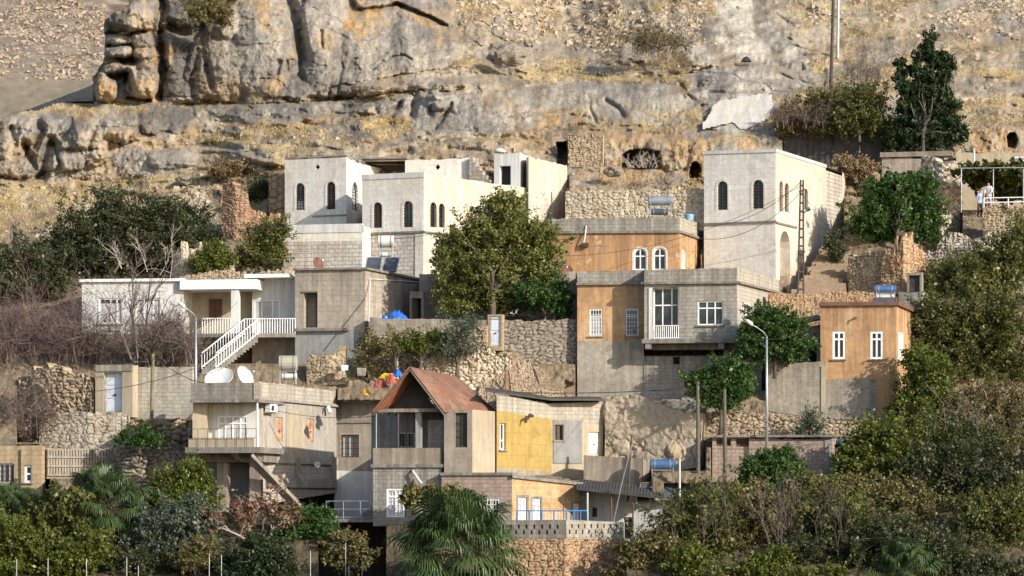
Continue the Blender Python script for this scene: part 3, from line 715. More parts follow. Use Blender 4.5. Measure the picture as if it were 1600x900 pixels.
def dish(name, label, px, py, D, r_px, mat, face=(-0.3, -0.8, 0.35), group=None):
    r = r_px * D / F; c = P(px, py, D); d = Vector(face).normalized(); a = d.cross(Vector((0, 0, 1))).normalized(); b = d.cross(a)
    root = empty(name, c - Vector((0, 0, r * 1.3)), label, 'satellite dish', group)
    m = MB(); rings = []
    for k in range(6):
        q = k / 5; rings.append([c + (a * math.cos(t) + b * math.sin(t)) * (r * q) - d * (0.28 * r * (1 - q * q)) for t in [2 * math.pi * j / 20 for j in range(20)]])
    for k in range(5):
        for j in range(20): m.poly([rings[k][j], rings[k + 1][j], rings[k + 1][(j + 1) % 20], rings[k][(j + 1) % 20]])
    for j in range(20):   # rolled rim gives the bowl its thickness
        m.poly([rings[5][j], rings[5][j] - d * 0.04, rings[5][(j + 1) % 20] - d * 0.04, rings[5][(j + 1) % 20]])
        for k in range(5): m.poly([rings[k][j] - d * 0.03, rings[k][(j + 1) % 20] - d * 0.03, rings[k + 1][(j + 1) % 20] - d * 0.03, rings[k + 1][j] - d * 0.03])
    m.build('reflector', M[mat], root, smooth=True)
    e = MB(); foc = c + d * r * 0.85; e.tube([c - b * r * 0.95, foc], 0.02, 5); e.tube([c + a * r * 0.8 + b * r * .5, foc], 0.012, 4); e.tube([c - a * r * 0.8 + b * r * .5, foc], 0.012, 4); e.build('feed_arm', M['steel'], root)
    e = MB(); e.tube([foc - d * 0.02, foc + d * 0.1], 0.05, 8); e.build('feed_horn', M['tank_white'], root)
    e = MB(); bk = c - d * 0.3 * r; e.tube([bk, bk - d * 0.12 - Vector((0, 0, r * .2)), root.location - Vector((0, 0, .1))], 0.035, 6); e.build('mast', M['steel_dull'], root)
    return root

def heater(name, label, px, py, D, w, h, mat, panels=(), second=None, yaw=0.0, legs=8):
    """solar water heater: drum(s) on a frame, tilted collectors below"""
    s = D / F; c = P(px, py, D); root = empty(name, P(px, py + h / 2 + legs, D), label, 'water heater')
    ax = Vector((math.cos(yaw), math.sin(yaw), 0))
    def drum(c, w, h, nm, mt):
        m = MB(); r = h * s / 2; L = w * s / 2
        m.tube([c - ax * L, c - ax * (L - .03), c + ax * (L - .03), c + ax * L], [r * .86, r, r, r * .86], 18); m.build(nm, M[mt], root, smooth=False)
        g = MB()
        for q in (-.62, .62):
            g.tube([c + ax * (L * q - .03), c + ax * (L * q + .03)], r * 1.03, 18)
        g.build('strap', M['steel_dull'], root)
    drum(c, w, h, 'tank', mat)
    if second:
        c2 = P(second[0], second[1], D); drum(c2, second[2], second[3], 'lower_tank', second[4] if len(second) > 4 else mat)
    f = MB(); zb = root.location.z
    for q in (-.42, .42):
        for dy in (-.25, .25):
            p = c + ax * (w * s * q) + Vector((0, dy, 0)); f.tube([p - Vector((0, 0, h * s * .3)), Vector((p.x, p.y, zb))], 0.022, 5)
    f.tube([c - ax * (w * s * .42) - Vector((0, .25, h * s * .5)), c + ax * (w * s * .42) - Vector((0, .25, h * s * .5))], 0.02, 5)
    f.build('stand', M['steel'], root)
    for (x0, x1, y0, y1, dx) in panels:     # collectors: lean back, dx shears the top edge sideways
        m = MB(); a, b = P(x0, y1, D - 1.6), P(x1, y1, D - 1.6); t0, t1 = P(x0 + dx, y0, D - .5), P(x1 + dx, y0, D - .5)
        n = (b - a).cross(t0 - a).normalized() * 0.08
        m.hexa([a - n, b - n, t1 - n, t0 - n, a, b, t1, t0]); po = m.build('collector', M['collector'], root)
        e = MB()
        for p, q in ((a, b), (b, t1), (t1, t0), (t0, a)): e.tube([p + n * .3, q + n * .3], 0.03, 4)
        e.build('frame', M['copper' if mat == 'tank_blue' else 'steel'], po)
    return root

def lamp(label, px, y0, y1, D, hx, hy):
    root = empty('street_lamp', P(px, y1, D), label, 'street lamp')
    m = MB(); b = P(px, y1, D); t = P(px, y0, D); m.tube([b - Vector((0, 0, .4)), b.lerp(t, .5), t], [.085, .07, .05], 10); m.build('pole', M['steel'], root, smooth=True)
    h = P(hx, hy, D - 0.5); a = MB(); a.tube([t, t.lerp(h, .25) + Vector((0, 0, .10)), t.lerp(h, .7) + Vector((0, 0, .06)), h], .032, 8); a.build('arm', M['steel'], root, smooth=True)
    l = MB(); d = (h - t); d.normalize(); l.tube([h - d * .02, h + d * .12, h + d * .38, h + d * .5], [.04, .11, .10, .03], 10); lo = l.build('lamp_head', M['dish_white'], root, smooth=True)
    return root

def railing(w, t0, t1, z0, z1, off, mat, root, n=None, rails=(1.0,), r=0.02, r2=None, name='railing', z0b=None, z1b=None):
    m = MB(); L = t1 - t0; n = n or max(2, int(L / .13)); dz = (z0b if z0b is not None else z0) - z0; dt = (z1b if z1b is not None else z1) - z1
    for i in range(n + 1):
        q = i / n; m.tube([w.pt(t0 + L * q, z0 + dz * q, off), w.pt(t0 + L * q, z1 + dt * q, off)], r2 or r * .7, 4)
    for f in rails:
        m.tube([w.pt(t0, z0 + (z1 - z0) * f, off), w.pt(t1, z0 + dz + (z1 + dt - z0 - dz) * f, off)], r, 6)
    return m.build(name, M[mat], root)
# ------------------------------------------------------------------ the hillside
STN = {   # depth profile of the slope at a few photo columns: row -> metres
    -700: [(-500, 430), (-60, 345), (165, 240), (178, 217), (270, 209), (330, 201), (400, 193), (500, 184), (700, 171), (900, 158)],
    -60: [(-400, 420), (-40, 335), (150, 244), (163, 219), (178, 214), (270, 209), (330, 201), (400, 193), (500, 184), (700, 171), (900, 158)],
    100: [(-400, 420), (-40, 335), (140, 244), (163, 219), (188, 212), (285, 209), (345, 201), (400, 194), (500, 184), (700, 171), (900, 158)],
    135: [(-400, 480), (-70, 420), (-36, 224), (-30, 223), (163, 220), (190, 212), (285, 209), (345, 201), (400, 194), (500, 184), (700, 171), (900, 158)],
    168: [(-400, 480), (-70, 420), (-36, 224), (-30, 223), (163, 220), (190, 212), (285, 209), (345, 200), (400, 194), (500, 184), (700, 171), (900, 158)],
    300: [(-400, 480), (-70, 420), (-36, 225), (-30, 224), (160, 219.5), (190, 215), (230, 211.5), (262, 209), (345, 200), (400, 194), (500, 184), (700, 171), (900, 158)],
    450: [(-400, 480), (-70, 400), (-36, 226), (-30, 225), (155, 217.5), (180, 213.5), (220, 208), (250, 204), (300, 201), (400, 195), (500, 184), (700, 171), (900, 158)],
    700: [(-400, 310), (-30, 238), (0, 233), (60, 224), (118, 218), (132, 214), (190, 209.5), (245, 204), (300, 201), (400, 194), (500, 184), (700, 171), (900, 158)],
    900: [(-400, 330), (-30, 252), (50, 236), (100, 226), (135, 218.5), (195, 210.5), (208, 207), (255, 205.5), (280, 203), (300, 201), (400, 190), (500, 183), (600, 177), (700, 171), (900, 158)],
    1100: [(-400, 330), (-30, 247), (95, 223), (145, 216), (200, 208.5), (212, 205.2), (280, 202.5), (300, 201), (400, 190), (455, 188), (500, 183), (600, 177), (700, 170), (900, 158)],
    1250: [(-400, 330), (-30, 250), (80, 227), (120, 221), (150, 215), (205, 207.5), (270, 203), (330, 199), (455, 188.5), (500, 183), (600, 177), (700, 169.5), (900, 158)],
    1400: [(-400, 330), (-30, 260), (60, 232), (130, 219), (200, 209), (250, 204), (300, 199), (400, 190), (500, 183), (700, 171), (900, 158)],
    1600: [(-400, 340), (-30, 264), (60, 237), (120, 223), (170, 213), (200, 208), (240, 205), (300, 198), (380, 191), (500, 183), (700, 171), (900, 158)],
    2400: [(-400, 340), (-30, 264), (60, 237), (120, 223), (170, 213), (240, 205), (380, 191), (500, 183), (700, 171), (900, 158)],
}
_px = sorted(STN)
FARP = ([-900, -400, -40, 150, 175, 205], [480, 430, 345, 268, 260, 252])   # the brown slope beyond the gully
def base_D(px, py):
    cols = np.stack([np.interp(py, [a for a, b in STN[k]], [b for a, b in STN[k]]) for k in _px])   # (stations, ...)
    i = np.clip(np.searchsorted(_px, px) - 1, 0, len(_px) - 2); p = np.array(_px, float)
    t = np.clip((px - p[i]) / (p[i + 1] - p[i]), 0, 1); t = t * t * (3 - 2 * t)
    a = np.take_along_axis(cols, i[None], 0)[0]; b = np.take_along_axis(cols, (i + 1)[None], 0)[0]
    return a + (b - a) * t

def seg_dist(x, y, a, b):
    dx, dy = b[0] - a[0], b[1] - a[1]; t = np.clip(((x - a[0]) * dx + (y - a[1]) * dy) / (dx * dx + dy * dy + 1e-9), 0, 1)
    return np.hypot(x - a[0] - dx * t, y - a[1] - dy * t)
def poly_sd(x, y, pts):
    """signed distance, positive inside"""
    ins = np.zeros(x.shape, bool); d = np.full(x.shape, 1e9)
    for k in range(len(pts)):
        a, b = pts[k], pts[(k + 1) % len(pts)]; d = np.minimum(d, seg_dist(x, y, a, b))
        c = ((a[1] > y) != (b[1] > y)); xs = (b[0] - a[0]) * (y - a[1]) / (b[1] - a[1] + 1e-12) + a[0]
        ins ^= c & (x < xs)
    return np.where(ins, d, -d)
def sstep(v, a, b):
    t = np.clip((v - a) / (b - a), 0, 1); return t * t * (3 - 2 * t)

ROCKS = {
 'pillar': [(160, 48), (172, 22), (200, 2), (225, -30), (258, -30), (254, 50), (262, 110), (252, 158), (235, 165), (150, 163), (148, 120), (158, 100), (166, 60)],
 'cliff': [(255, -30), (545, -30), (712, -30), (714, 40), (722, 78), (700, 108), (620, 128), (520, 150), (430, 157), (252, 163), (262, 110)],
 'low_left': [(-700, 190), (-60, 185), (60, 178), (150, 188), (214, 174), (212, 215), (228, 236), (190, 268), (120, 274), (60, 284), (0, 276), (-60, 275), (-700, 280)],
 'dark_slab': [(213, 174), (300, 163), (306, 178), (282, 205), (215, 212)],
 'band': [(306, 166), (450, 160), (640, 146), (700, 136), (760, 150), (720, 190), (650, 181), (560, 178), (480, 184), (440, 200), (330, 182)],
 'slab_a': [(640, 162), (740, 140), (930, 129), (940, 150), (930, 195), (760, 212), (650, 206)],
 'slab_b': [(926, 132), (1060, 130), (1092, 168), (1040, 186), (940, 196), (922, 160)],
 'slab_c': [(1068, 112), (1130, 96), (1215, 108), (1275, 132), (1210, 152), (1150, 150), (1112, 166), (1088, 158)],
 'mid_left': [(225, 234), (330, 224), (442, 238), (440, 262), (330, 264), (260, 272), (190, 276)],
 'quarry': [(835, 207), (1000, 204), (1205, 204), (1228, 240), (1222, 300), (1100, 300), (1100, 286), (890, 290), (880, 262), (850, 250)],
 'right_band': [(1390, 127), (1600, 122), (2200, 130), (2200, 152), (1600, 150), (1480, 150), (1400, 160)],
 'right_quarry': [(1488, 207), (1600, 199), (2200, 200), (2200, 242), (1488, 242)],
 'upper_slab': [(766, 30), (800, 20), (846, 22), (838, 58), (800, 64), (772, 56)],
 'chalk': [(1088, -40), (1150, -40), (1205, 10), (1215, 50), (1262, 95), (1180, 96), (1095, 93), (1060, 62), (1128, 34)],
 'chalk_low': [(1092, 208), (1110, 172), (1130, 148), (1206, 142), (1216, 172), (1200, 196), (1166, 208)],
 'low_rock': [(940, 612), (1090, 612), (1095, 724), (940, 718)],
 'wall_top': [(455, 228), (560, 228), (840, 205), (845, 250), (700, 262), (455, 250)],
}
GRASS = [[(-700, 182), (0, 183), (60, 165), (150, 160), (250, 167), (205, 178), (60, 180)],
         [(295, 192), (400, 178), (450, 206), (560, 182), (645, 182), (652, 204), (560, 219), (440, 228), (300, 222)],
         [(-700, 345), (60, 284), (130, 279), (250, 278), (380, 268), (445, 232), (446, 262), (380, 304), (250, 300), (150, 325), (60, 372), (-700, 405)],
         [(1265, 95), (1420, 86), (1425, 132), (1270, 132)], [(1470, 148), (2200, 150), (2200, 176), (1480, 172)], [(1440, 102), (2200, 105), (2200, 122), (1440, 124)],
         [(800, 104), (920, 84), (1080, 100), (1060, 126), (800, 130)], [(1000, 172), (1090, 170), (1090, 192), (1000, 194)], [(300, 225), (420, 218), (440, 240), (320, 246)]]
RUBBLE = [[(700, -40), (1090, -40), (1100, 60), (960, 85), (840, 70), (720, 40)], [(1205, -40), (2200, -40), (2200, 62), (1480, 56), (1330, 50), (1230, 30)],
          [(-700, -60), (160, -60), (150, 128), (-700, 150)], [(120, 290), (340, 285), (330, 330), (60, 380)]]
BOULD = [  # px, py, rx, ry, stand-out, power
 (210, 26, 50, 28, 2.6, 3), (190, 62, 26, 10, 1.8, 3), (226, 62, 22, 16, 2.2, 3), (184, 80, 24, 10, 2.3, 3), (228, 92, 22, 24, 2.4, 3.5), (190, 108, 30, 9, 2.1, 3), (224, 128, 27, 26, 2.9, 3), (166, 138, 17, 24, 2.0, 3), (262, 84, 10, 26, 1.4, 3), (172, 94, 14, 7, 1.6, 3),
 (268, 118, 26, 44, 0.9, 2.5), (300, 28, 46, 26, 0.6, 2.2), (352, 38, 34, 28, 2.0, 2.5), (345, 105, 60, 56, 2.2, 2.5), (412, 80, 58, 88, 2.6, 2.6), (508, 60, 38, 100, 2.0, 2.6), (612, 72, 112, 66, 2.8, 2.3), (560, 120, 70, 34, 1.8, 2.5), (440, 140, 80, 20, 1.6, 2.5), (300, 145, 50, 18, 1.2, 2.5),
 (790, 84, 24, 15, 1.2, 3), (806, 42, 38, 22, 1.0, 3),
 (10, 215, 30, 34, 1.3, 3), (60, 205, 40, 26, 1.5, 3), (66, 245, 22, 26, 1.5, 3), (125, 212, 48, 26, 1.8, 3), (185, 200, 34, 24, 1.6, 3), (112, 250, 20, 18, 1.3, 3), (30, 262, 40, 16, 1.5, 3), (150, 245, 24, 16, 0.9, 2),
 (258, 188, 44, 20, 1.2, 4), (380, 172, 70, 10, 0.8, 3), (690, 160, 24, 18, 1.2, 3), (760, 175, 60, 30, 1.2, 2.5), (860, 165, 80, 36, 1.2, 2.8), (1000, 158, 70, 26, 1.2, 2.6), (930, 185, 20, 16, 1.1, 3), (985, 185, 40, 12, 0.8, 3),
 (1170, 125, 80, 24, 1.2, 2.4), (270, 250, 40, 12, 0.9, 3), (400, 248, 40, 12, 1.0, 3), (310, 248, 34, 10, 0.8, 3), (1045, 235, 34, 32, 1.2, 3), (1130, 240, 60, 36, 1.0, 3.5), (930, 240, 34, 26, 0.8, 4),
 (1055, 650, 40, 34, 1.8, 2.6), (985, 640, 50, 24, 1.4, 2.6), (1040, 690, 34, 26, 1.6, 2.6),
]
GROOVE = [  # points, half width px, depth m
 ([(256, -20), (252, 20), (248, 60), (256, 110), (250, 150)], 7, 2.6), ([(262, 40), (300, 55), (340, 28), (355, 0)], 9, 1.6), ([(316, 60), (322, 100), (330, 135)], 5, 0.9), ([(302, 150), (300, 120), (312, 80)], 5, 0.8),
 ([(450, -10), (460, 30), (468, 60), (474, 92)], 9, 2.2), ([(502, 48), (504, 75)], 2.5, 0.6), ([(437, 95), (434, 115)], 3, 0.5), ([(448, 95), (450, 110)], 3, 0.5),
 ([(535, 100), (533, 125), (528, 138)], 2.0, 0.35), ([(520, 136), (580, 126), (660, 112), (685, 108)], 1.6, 0.5), ([(612, 88), (632, 87), (642, 92)], 2.0, 0.6), ([(580, 108), (612, 88)], 1.5, 0.3), ([(514, 152), (516, 140), (530, 133)], 2, 0.5),
 ([(545, -5), (560, 15), (590, 12), (622, 8), (640, 14), (668, 26), (698, 40)], 3.0, 1.0), ([(620, 22), (628, 30)], 2, 0.5),
 ([(160, 52), (200, 54), (222, 48)], 3, 1.0), ([(160, 96), (185, 92), (215, 94)], 5, 1.4), ([(168, 72), (206, 70)], 2.5, 0.8), ([(176, 118), (196, 114), (206, 140)], 6, 1.6), ([(200, 155), (235, 157)], 3, 1.2),
 ([(60, 190), (68, 205), (52, 230)], 7, 1.4), ([(110, 190), (98, 215)], 6, 1.3), ([(40, 225), (55, 262)], 7, 1.6), ([(80, 225), (62, 275)], 9, 2.2), ([(75, 215), (90, 222)], 5, 1.0), ([(18, 200), (24, 225)], 5, 1.0), ([(150, 200), (140, 232)], 4, 0.8),
 ([(648, 150), (645, 165), (642, 178)], 7, 1.5), ([(705, 162), (698, 178), (680, 200)], 3, 0.9), ([(625, 160), (610, 178)], 4, 0.6), ([(585, 160), (588, 175)], 4, 0.6), ([(676, 168), (672, 180)], 4, 0.8), ([(400, 162), (500, 158), (600, 148), (660, 140)], 1.6, 0.7),
 ([(918, 150), (922, 172), (930, 190)], 3, 0.7), ([(946, 158), (965, 168), (974, 182)], 4, 1.1), ([(1062, 132), (1080, 155), (1098, 166)], 4, 0.7), ([(888, 180), (920, 184)], 4, 0.7),
 ([(165, 160), (250, 166), (340, 160), (400, 163)], 1.6, 0.3), ([(350, 160), (378, 164), (392, 168)], 1.6, 0.6),
 ([(1065, 118), (1085, 112), (1110, 104)], 2, 0.5), ([(1210, 20), (1245, 45), (1260, 62)], 3, 0.5), ([(1210, 110), (1240, 125), (1270, 132)], 2, 0.5),
 ([(1022, 700), (1060, 660), (1090, 640)], 3, 0.8), ([(700, 232), (760, 240)], 5, .8), ([(600, 240), (640, 236)], 5, .8),
]
HOLLOW = [  # caves: outline, depth
 ([(870, 223), (887, 222), (887, 257), (870, 256)], 3.0), ([(972, 243), (984, 234), (1012, 233), (1031, 237), (1034, 262), (1000, 265), (972, 263)], 3.5), ([(1077, 278), (1078, 262), (1082, 255), (1087, 253), (1092, 256), (1095, 264), (1096, 279)], 3.0),
 ([(1572, 212), (1578, 207), (1586, 208), (1590, 218), (1586, 232), (1574, 230)], 2.5), ([(186, 296), (202, 297), (200, 300), (188, 300)], 0.9), ([(940, 232), (926, 256), (938, 258), (944, 244)], 1.0), ([(1240, 205), (1380, 205), (1380, 250), (1240, 250)], 2.0),
]
OVER = [  # overhanging upper block
 ([(548, -40), (556, 14), (590, 10), (622, 5), (640, 11), (668, 23), (700, 40), (712, 20), (712, -40)], 1.6), ([(162, -40), (163, 50), (205, 53), (222, 46), (246, 48), (252, -40)], 0.6)]

def detail(px, py):
    """returns depth, colour, and masks for grid points"""
    m = 212 / F; X, Z = px * m, py * m; up0 = sstep(-py, -300, -240)
    D = base_D(px, py + up0 * (fbm(X * .16, Z * .1, 2, 4) * 16 + fbm(X * .8, Z * .5, 9, 4) * 4))
    wpx = px + fbm(X * .5, Z * .5, 3, 5) * 14; wpy = py + fbm(X * .5 + 40, Z * .5, 4, 5) * 9
    rk = np.zeros(px.shape); sd = {}
    for k, pts in ROCKS.items():
        s = poly_sd(wpx, wpy, pts); sd[k] = s; rk = np.maximum(rk, sstep(s, -3, 4) * (0.45 if k in ('chalk', 'chalk_low', 'right_band', 'wall_top') else 1.0))
    rx_ = sstep(fbm(X * .22 + 3, Z * .55, 97, 5), .10, .18) * sstep(-py, -250, -200) * .7; rk = np.maximum(rk, rx_)
    # old terraces and natural ledges following the contour
    tph = -py / 21.0 + fbm(X * .10, Z * .16, 110, 4) * 2.2 + px * .0012; tp = tph - np.floor(tph); tm = sstep(fbm(X * .22, Z * .35, 111, 4), -.22, .05) * sstep(-py, -345, -300) * (1 - sstep(np.maximum.reduce([sd['pillar'], sd['cliff'], sd['quarry'], sd['chalk_low'], sd['slab_a'], sd['slab_b'], sd['low_left']]), -6, 4))
    D = D + tm * 1.5 * (sstep(tp, .55, 1.0) - tp + .25); ris = tm * sstep(tp, .05, .2) * sstep(-tp, -.62, -.45); rk = np.maximum(rk, ris * .85 * sstep(fbm(X * .5, Z * .9, 112, 5), -.18, .10))
    up = sstep(-py, -360, -300)           # the open hill above the houses
    D = D + (1 - rk) * up * fbm(X * .35, Z * .7, 11, 5) * 1.5
    # boulders and bosses
    B = np.zeros(px.shape); bx = px + fbm(X * 1.2, Z * 1.2, 21, 4) * 7; by = py + fbm(X * 1.2, Z * 1.2, 22, 4) * 7
    for (cx, cy, rx, ry, h, pw) in BOULD:
        r = (np.abs((bx - cx) / rx) ** pw + np.abs((by - cy) / ry) ** pw); B = np.maximum(B, h * np.clip(1 - r, 0, 1) ** (.5 if rx < 45 else .8))
    B = B * (1 - .35 * sstep(py, 165, 175) * sstep(px, 230, 260) * sstep(-py, -300, -280)); D = D - B
    f1, f2, cr = voro(X / 2.6 + fbm(X * .6, Z * .6, 31, 4) * .6, Z / 2.0 + fbm(X * .6, Z * .6, 32, 4) * .6, 5)
    g1, g2, cs = voro(X / .8 + fbm(X * 1.5, Z * 1.5, 33, 3) * .5, Z / .6, 6)
    hard = rk; slab = 1 - .6 * sstep(np.maximum.reduce([sd['slab_a'], sd['slab_b'], sd['slab_c'], sd['chalk'], sd['chalk_low'], sd['cliff'], sd['band'], sd['mid_left'], sd['wall_top'], sd['quarry']]), -4, 8)
    crk = np.clip(1 - (f2 - f1) / .05, 0, 1)
    D = D + hard * (slab * ((cr - .5) * .55 + crk * .16 * sstep(fbm(X * .3, Z * .3, 35, 3), -.1, .2)) + (cs - .5) * .10 * sstep(fbm(X * .4, Z * .4, 36, 3), -.15, .25))
    rid = np.abs(fbm(X * .45, Z * .30, 41, 5)); D = D + hard * slab * (rid - .25) * -.8
    D = D + hard * slab * fbm(X * 2.2, Z * 1.5, 44, 5) * .36 + hard * fbm(X * 3.4, Z * 2.6, 46, 5) * .16 + hard * fbm(X * .7, Z * 3.0, 45, 4) * .20
    D = D + (1 - hard) * (fbm(X * 1.6, Z * 2.4, 51, 5) * .40 + fbm(X * 6, Z * 6, 52, 3) * .14)
    ph = Z * .85 - X * .06 + fbm(X * .3, Z * .5, 81, 4) * .9; fr = np.abs((ph - np.floor(ph)) - .5); bed = np.clip(1 - fr / .035, 0, 1) * sstep(fbm(X * .5, Z * 1.2, 82, 4), -.02, .18) * hard
    ck2 = np.clip(1 - (g2 - g1) / .05, 0, 1) * sstep(fbm(X * .4, Z * .4, 83, 4), .02, .2) * hard
    D = D + bed * .22 + ck2 * .12
    wg = fbm(X * 2, Z * 2, 61, 3) * 3
    G = np.zeros(px.shape)
    for pts, w, dp in GROOVE:
        d = np.full(px.shape, 1e9)
        for a, b in zip(pts[:-1], pts[1:]): d = np.minimum(d, seg_dist(px + wg * 1.2, py + wg, a, b))
        g = dp * np.exp(-(d / w) ** 2); G = np.maximum(G, g)
    D = D + G
    H = np.zeros(px.shape)
    for pts, dp in HOLLOW:
        D = D + dp * sstep(poly_sd(px + wg * .5, py + wg * .5, pts), -1.0, 1.5)
    for pts, dp in OVER: D = D - dp * sstep(poly_sd(px + wg, py + wg, pts), -2, 3)
    # ---- albedo
    big = fbm(X * .22, Z * .35, 71, 5); mid = fbm(X * .9, Z * .9, 72, 5); fin = fbm(X * 4, Z * 4, 73, 4)
    c = lambda *v: np.array(v)[None, None, :]
    def mx(a, b, t): return a + (b - a) * np.clip(t, 0, 1)[..., None]
    soil = mx(c(.54, .43, .30) + np.zeros(px.shape + (3,)), c(.43, .33, .22), sstep(big, -.15, .2)); soil = mx(soil, c(.62, .53, .41), sstep(mid, .05, .35)); soil = mx(soil, c(.22, .155, .095), sstep(fbm(X * 1.3, Z * 2.2, 74, 5), .08, .30) * .85)
    far = 0 * px
    soil = mx(soil, mx(c(.36, .285, .21) + np.zeros(px.shape + (3,)), c(.24, .175, .125), sstep(mid, -.05, .2)), far)
    rock = mx(c(.49, .445, .385) + np.zeros(px.shape + (3,)), c(.41, .375, .33), sstep(big, -.12, .18)); rock = mx(rock, c(.48, .42, .33), sstep(mid, .02, .30) * .8)
    lich = sstep(fbm(X * .8, Z * .5, 75, 6), .02, .22); rock = mx(rock, c(.20, .19, .175), lich * .5)
    rock = mx(rock, c(.56, .385, .20), sstep(fbm(X * .6 + 5, Z * .35, 76, 5), .18, .36) * .5)
    streak = sstep(fbm(X * 1.5, Z * .22, 77, 5), .08, .3); rock = mx(rock, c(.17, .155, .14), streak * .36)
    # orange faces where rock has broken away (under the overhang, pillar, quarries)
    org = np.zeros(px.shape)
    for pts, s in ([(545, 16), (590, 12), (622, 6), (660, 22), (700, 42), (690, 48), (640, 26), (600, 36), (560, 66), (530, 70), (535, 45)], 1.0), ([(640, -30), (712, -30), (710, 38), (690, 40), (660, 22)], .6), ([(195, 115), (250, 112), (252, 158), (200, 158)], .9), ([(152, 118), (182, 122), (178, 158), (152, 158)], .8), ([(190, 20), (245, 18), (245, 52), (200, 52)], .6), ([(205, 70), (250, 72), (250, 110), (210, 108)], .8), ([(160, 98), (205, 98), (200, 116), (162, 112)], .8), ([(252, 76), (268, 76), (262, 108), (252, 106)], 1), ([(400, -20), (448, -20), (445, 50), (420, 60), (402, 40)], .6), ([(380, 0), (340, 40), (312, 45), (352, 20)], .7), ([(330, 128), (440, 128), (440, 158), (330, 160)], .35), ([(900, 205), (1210, 205), (1225, 300), (1100, 300), (900, 280)], .75), ([(1488, 202), (2200, 195), (2200, 245), (1488, 245)], .85), ([(845, 178), (925, 165), (935, 195), (840, 200)], .7), ([(130, 200), (215, 205), (225, 240), (140, 235)], .5), ([(0, 225), (60, 215), (60, 290), (-60, 290)], .4), ([(560, 240), (850, 205), (850, 240), (560, 260)], .5), ([(940, 640), (1100, 640), (1100, 730), (940, 730)], .4), ([(258, -10), (262, 60), (250, 110), (245, 40)], .4):
        org = np.maximum(org, s * sstep(poly_sd(wpx, wpy, pts), -4, 5))
    rock = mx(rock, mx(c(.66, .42, .20) + np.zeros(px.shape + (3,)), c(.52, .40, .26), sstep(mid, -.1, .2)), org * sstep(fbm(X * 1.1, Z * .8, 78, 5), -.40, .10))
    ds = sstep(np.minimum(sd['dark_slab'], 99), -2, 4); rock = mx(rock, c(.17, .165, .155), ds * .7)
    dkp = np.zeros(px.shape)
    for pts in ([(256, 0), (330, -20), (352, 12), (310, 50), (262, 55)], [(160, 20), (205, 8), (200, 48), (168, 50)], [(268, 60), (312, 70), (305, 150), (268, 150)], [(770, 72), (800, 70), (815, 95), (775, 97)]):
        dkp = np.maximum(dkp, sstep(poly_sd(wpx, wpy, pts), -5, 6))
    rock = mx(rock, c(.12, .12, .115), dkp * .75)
    pal = np.maximum(sstep(sd['slab_c'], -6, 14) * .8, np.maximum(sstep(sd['slab_b'], -6, 10) * .35, sstep(sd['slab_a'], -6, 10) * .3)); rock = mx(rock, c(.58, .525, .445), pal * sstep(mid, -.3, .1))
    col = mx(soil, rock, rk * .96)
    ch = np.maximum(sstep(sd['chalk'], -10, 16) * sstep(mid, -.35, .05), sstep(sd['chalk_low'], -4, 6)); col = mx(col, c(.72, .655, .55), ch * .95)
    gr = np.zeros(px.shape)
    for pts in GRASS: gr = np.maximum(gr, sstep(poly_sd(wpx, wpy, pts), -6, 8))
    gr = gr * sstep(mid, -.28, .06) * sstep(fbm(X * 1.1, Z * 2.2, 84, 4), -.28, .12)
    thin = np.maximum(sstep(fbm(X * .5, Z * 1.4, 79, 5), .05, .25) * .40, tm * sstep(tp, .58, .75) * sstep(fbm(X * .45, Z * .8, 113, 4), -.05, .2) * .9) * up * (1 - rk); gr = np.maximum(gr, thin); gr = gr * (1 - sstep(np.maximum(sd['chalk_low'], sd['chalk']), -4, 4))
    col = mx(col, mx(c(.62, .475, .245) + np.zeros(px.shape + (3,)), c(.53, .395, .205), sstep(fin, -.1, .2)), gr * .85)
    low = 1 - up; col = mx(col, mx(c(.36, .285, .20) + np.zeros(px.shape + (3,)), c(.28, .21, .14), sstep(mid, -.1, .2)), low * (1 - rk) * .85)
    dark = sstep(py, 735, 800); col = mx(col, c(.12, .095, .06), dark * .8)  # shade at the foot of the slope put into the ground colour
    col = col * (1 + .38 * fin + .22 * mid)[..., None]
    col = col * (1 - .40 * np.maximum(bed, ck2 * .8))[..., None]
    rb = np.zeros(px.shape)
    for pts in RUBBLE: rb = np.maximum(rb, sstep(poly_sd(wpx, wpy, pts), -8, 12))
    rb = rb * (.12 + sstep(fbm(X * .35, Z * .8, 95, 5), -.12, .22))
    col = col * (1 - .30 * (rb * sstep(fbm(X * 1.2, Z * 1.6, 96, 4), -.1, .25)))[..., None]
    return D, np.clip(col, .02, .85), rk, gr, rb, sd

def m_ground():
    t = NT('hill_ground'); ob = t.n('TexCoord').outputs['Object']
    a = t.n('Attribute', attribute_name='col').outputs['Color']
    f = t.noise(ob, 3.0, 8, 0.75); col = t.mix(0.75, a, t.mix(t.ramp(f, .28, .72), (.5, .48, .45), (1.12, 1.1, 1.08)), 'MULTIPLY')
    g = t.noise(ob, 9.0, 5, 0.7); col = t.mix(0.4, col, t.mix(t.ramp(g, .3, .7), (.5, .5, .5), (1, 1, 1)), 'MULTIPLY')
    t.bump(t.mul(f, g, 'ADD'), 0.9, 0.17); return t.fin(col, .95, .1)
M['ground'] = m_ground()

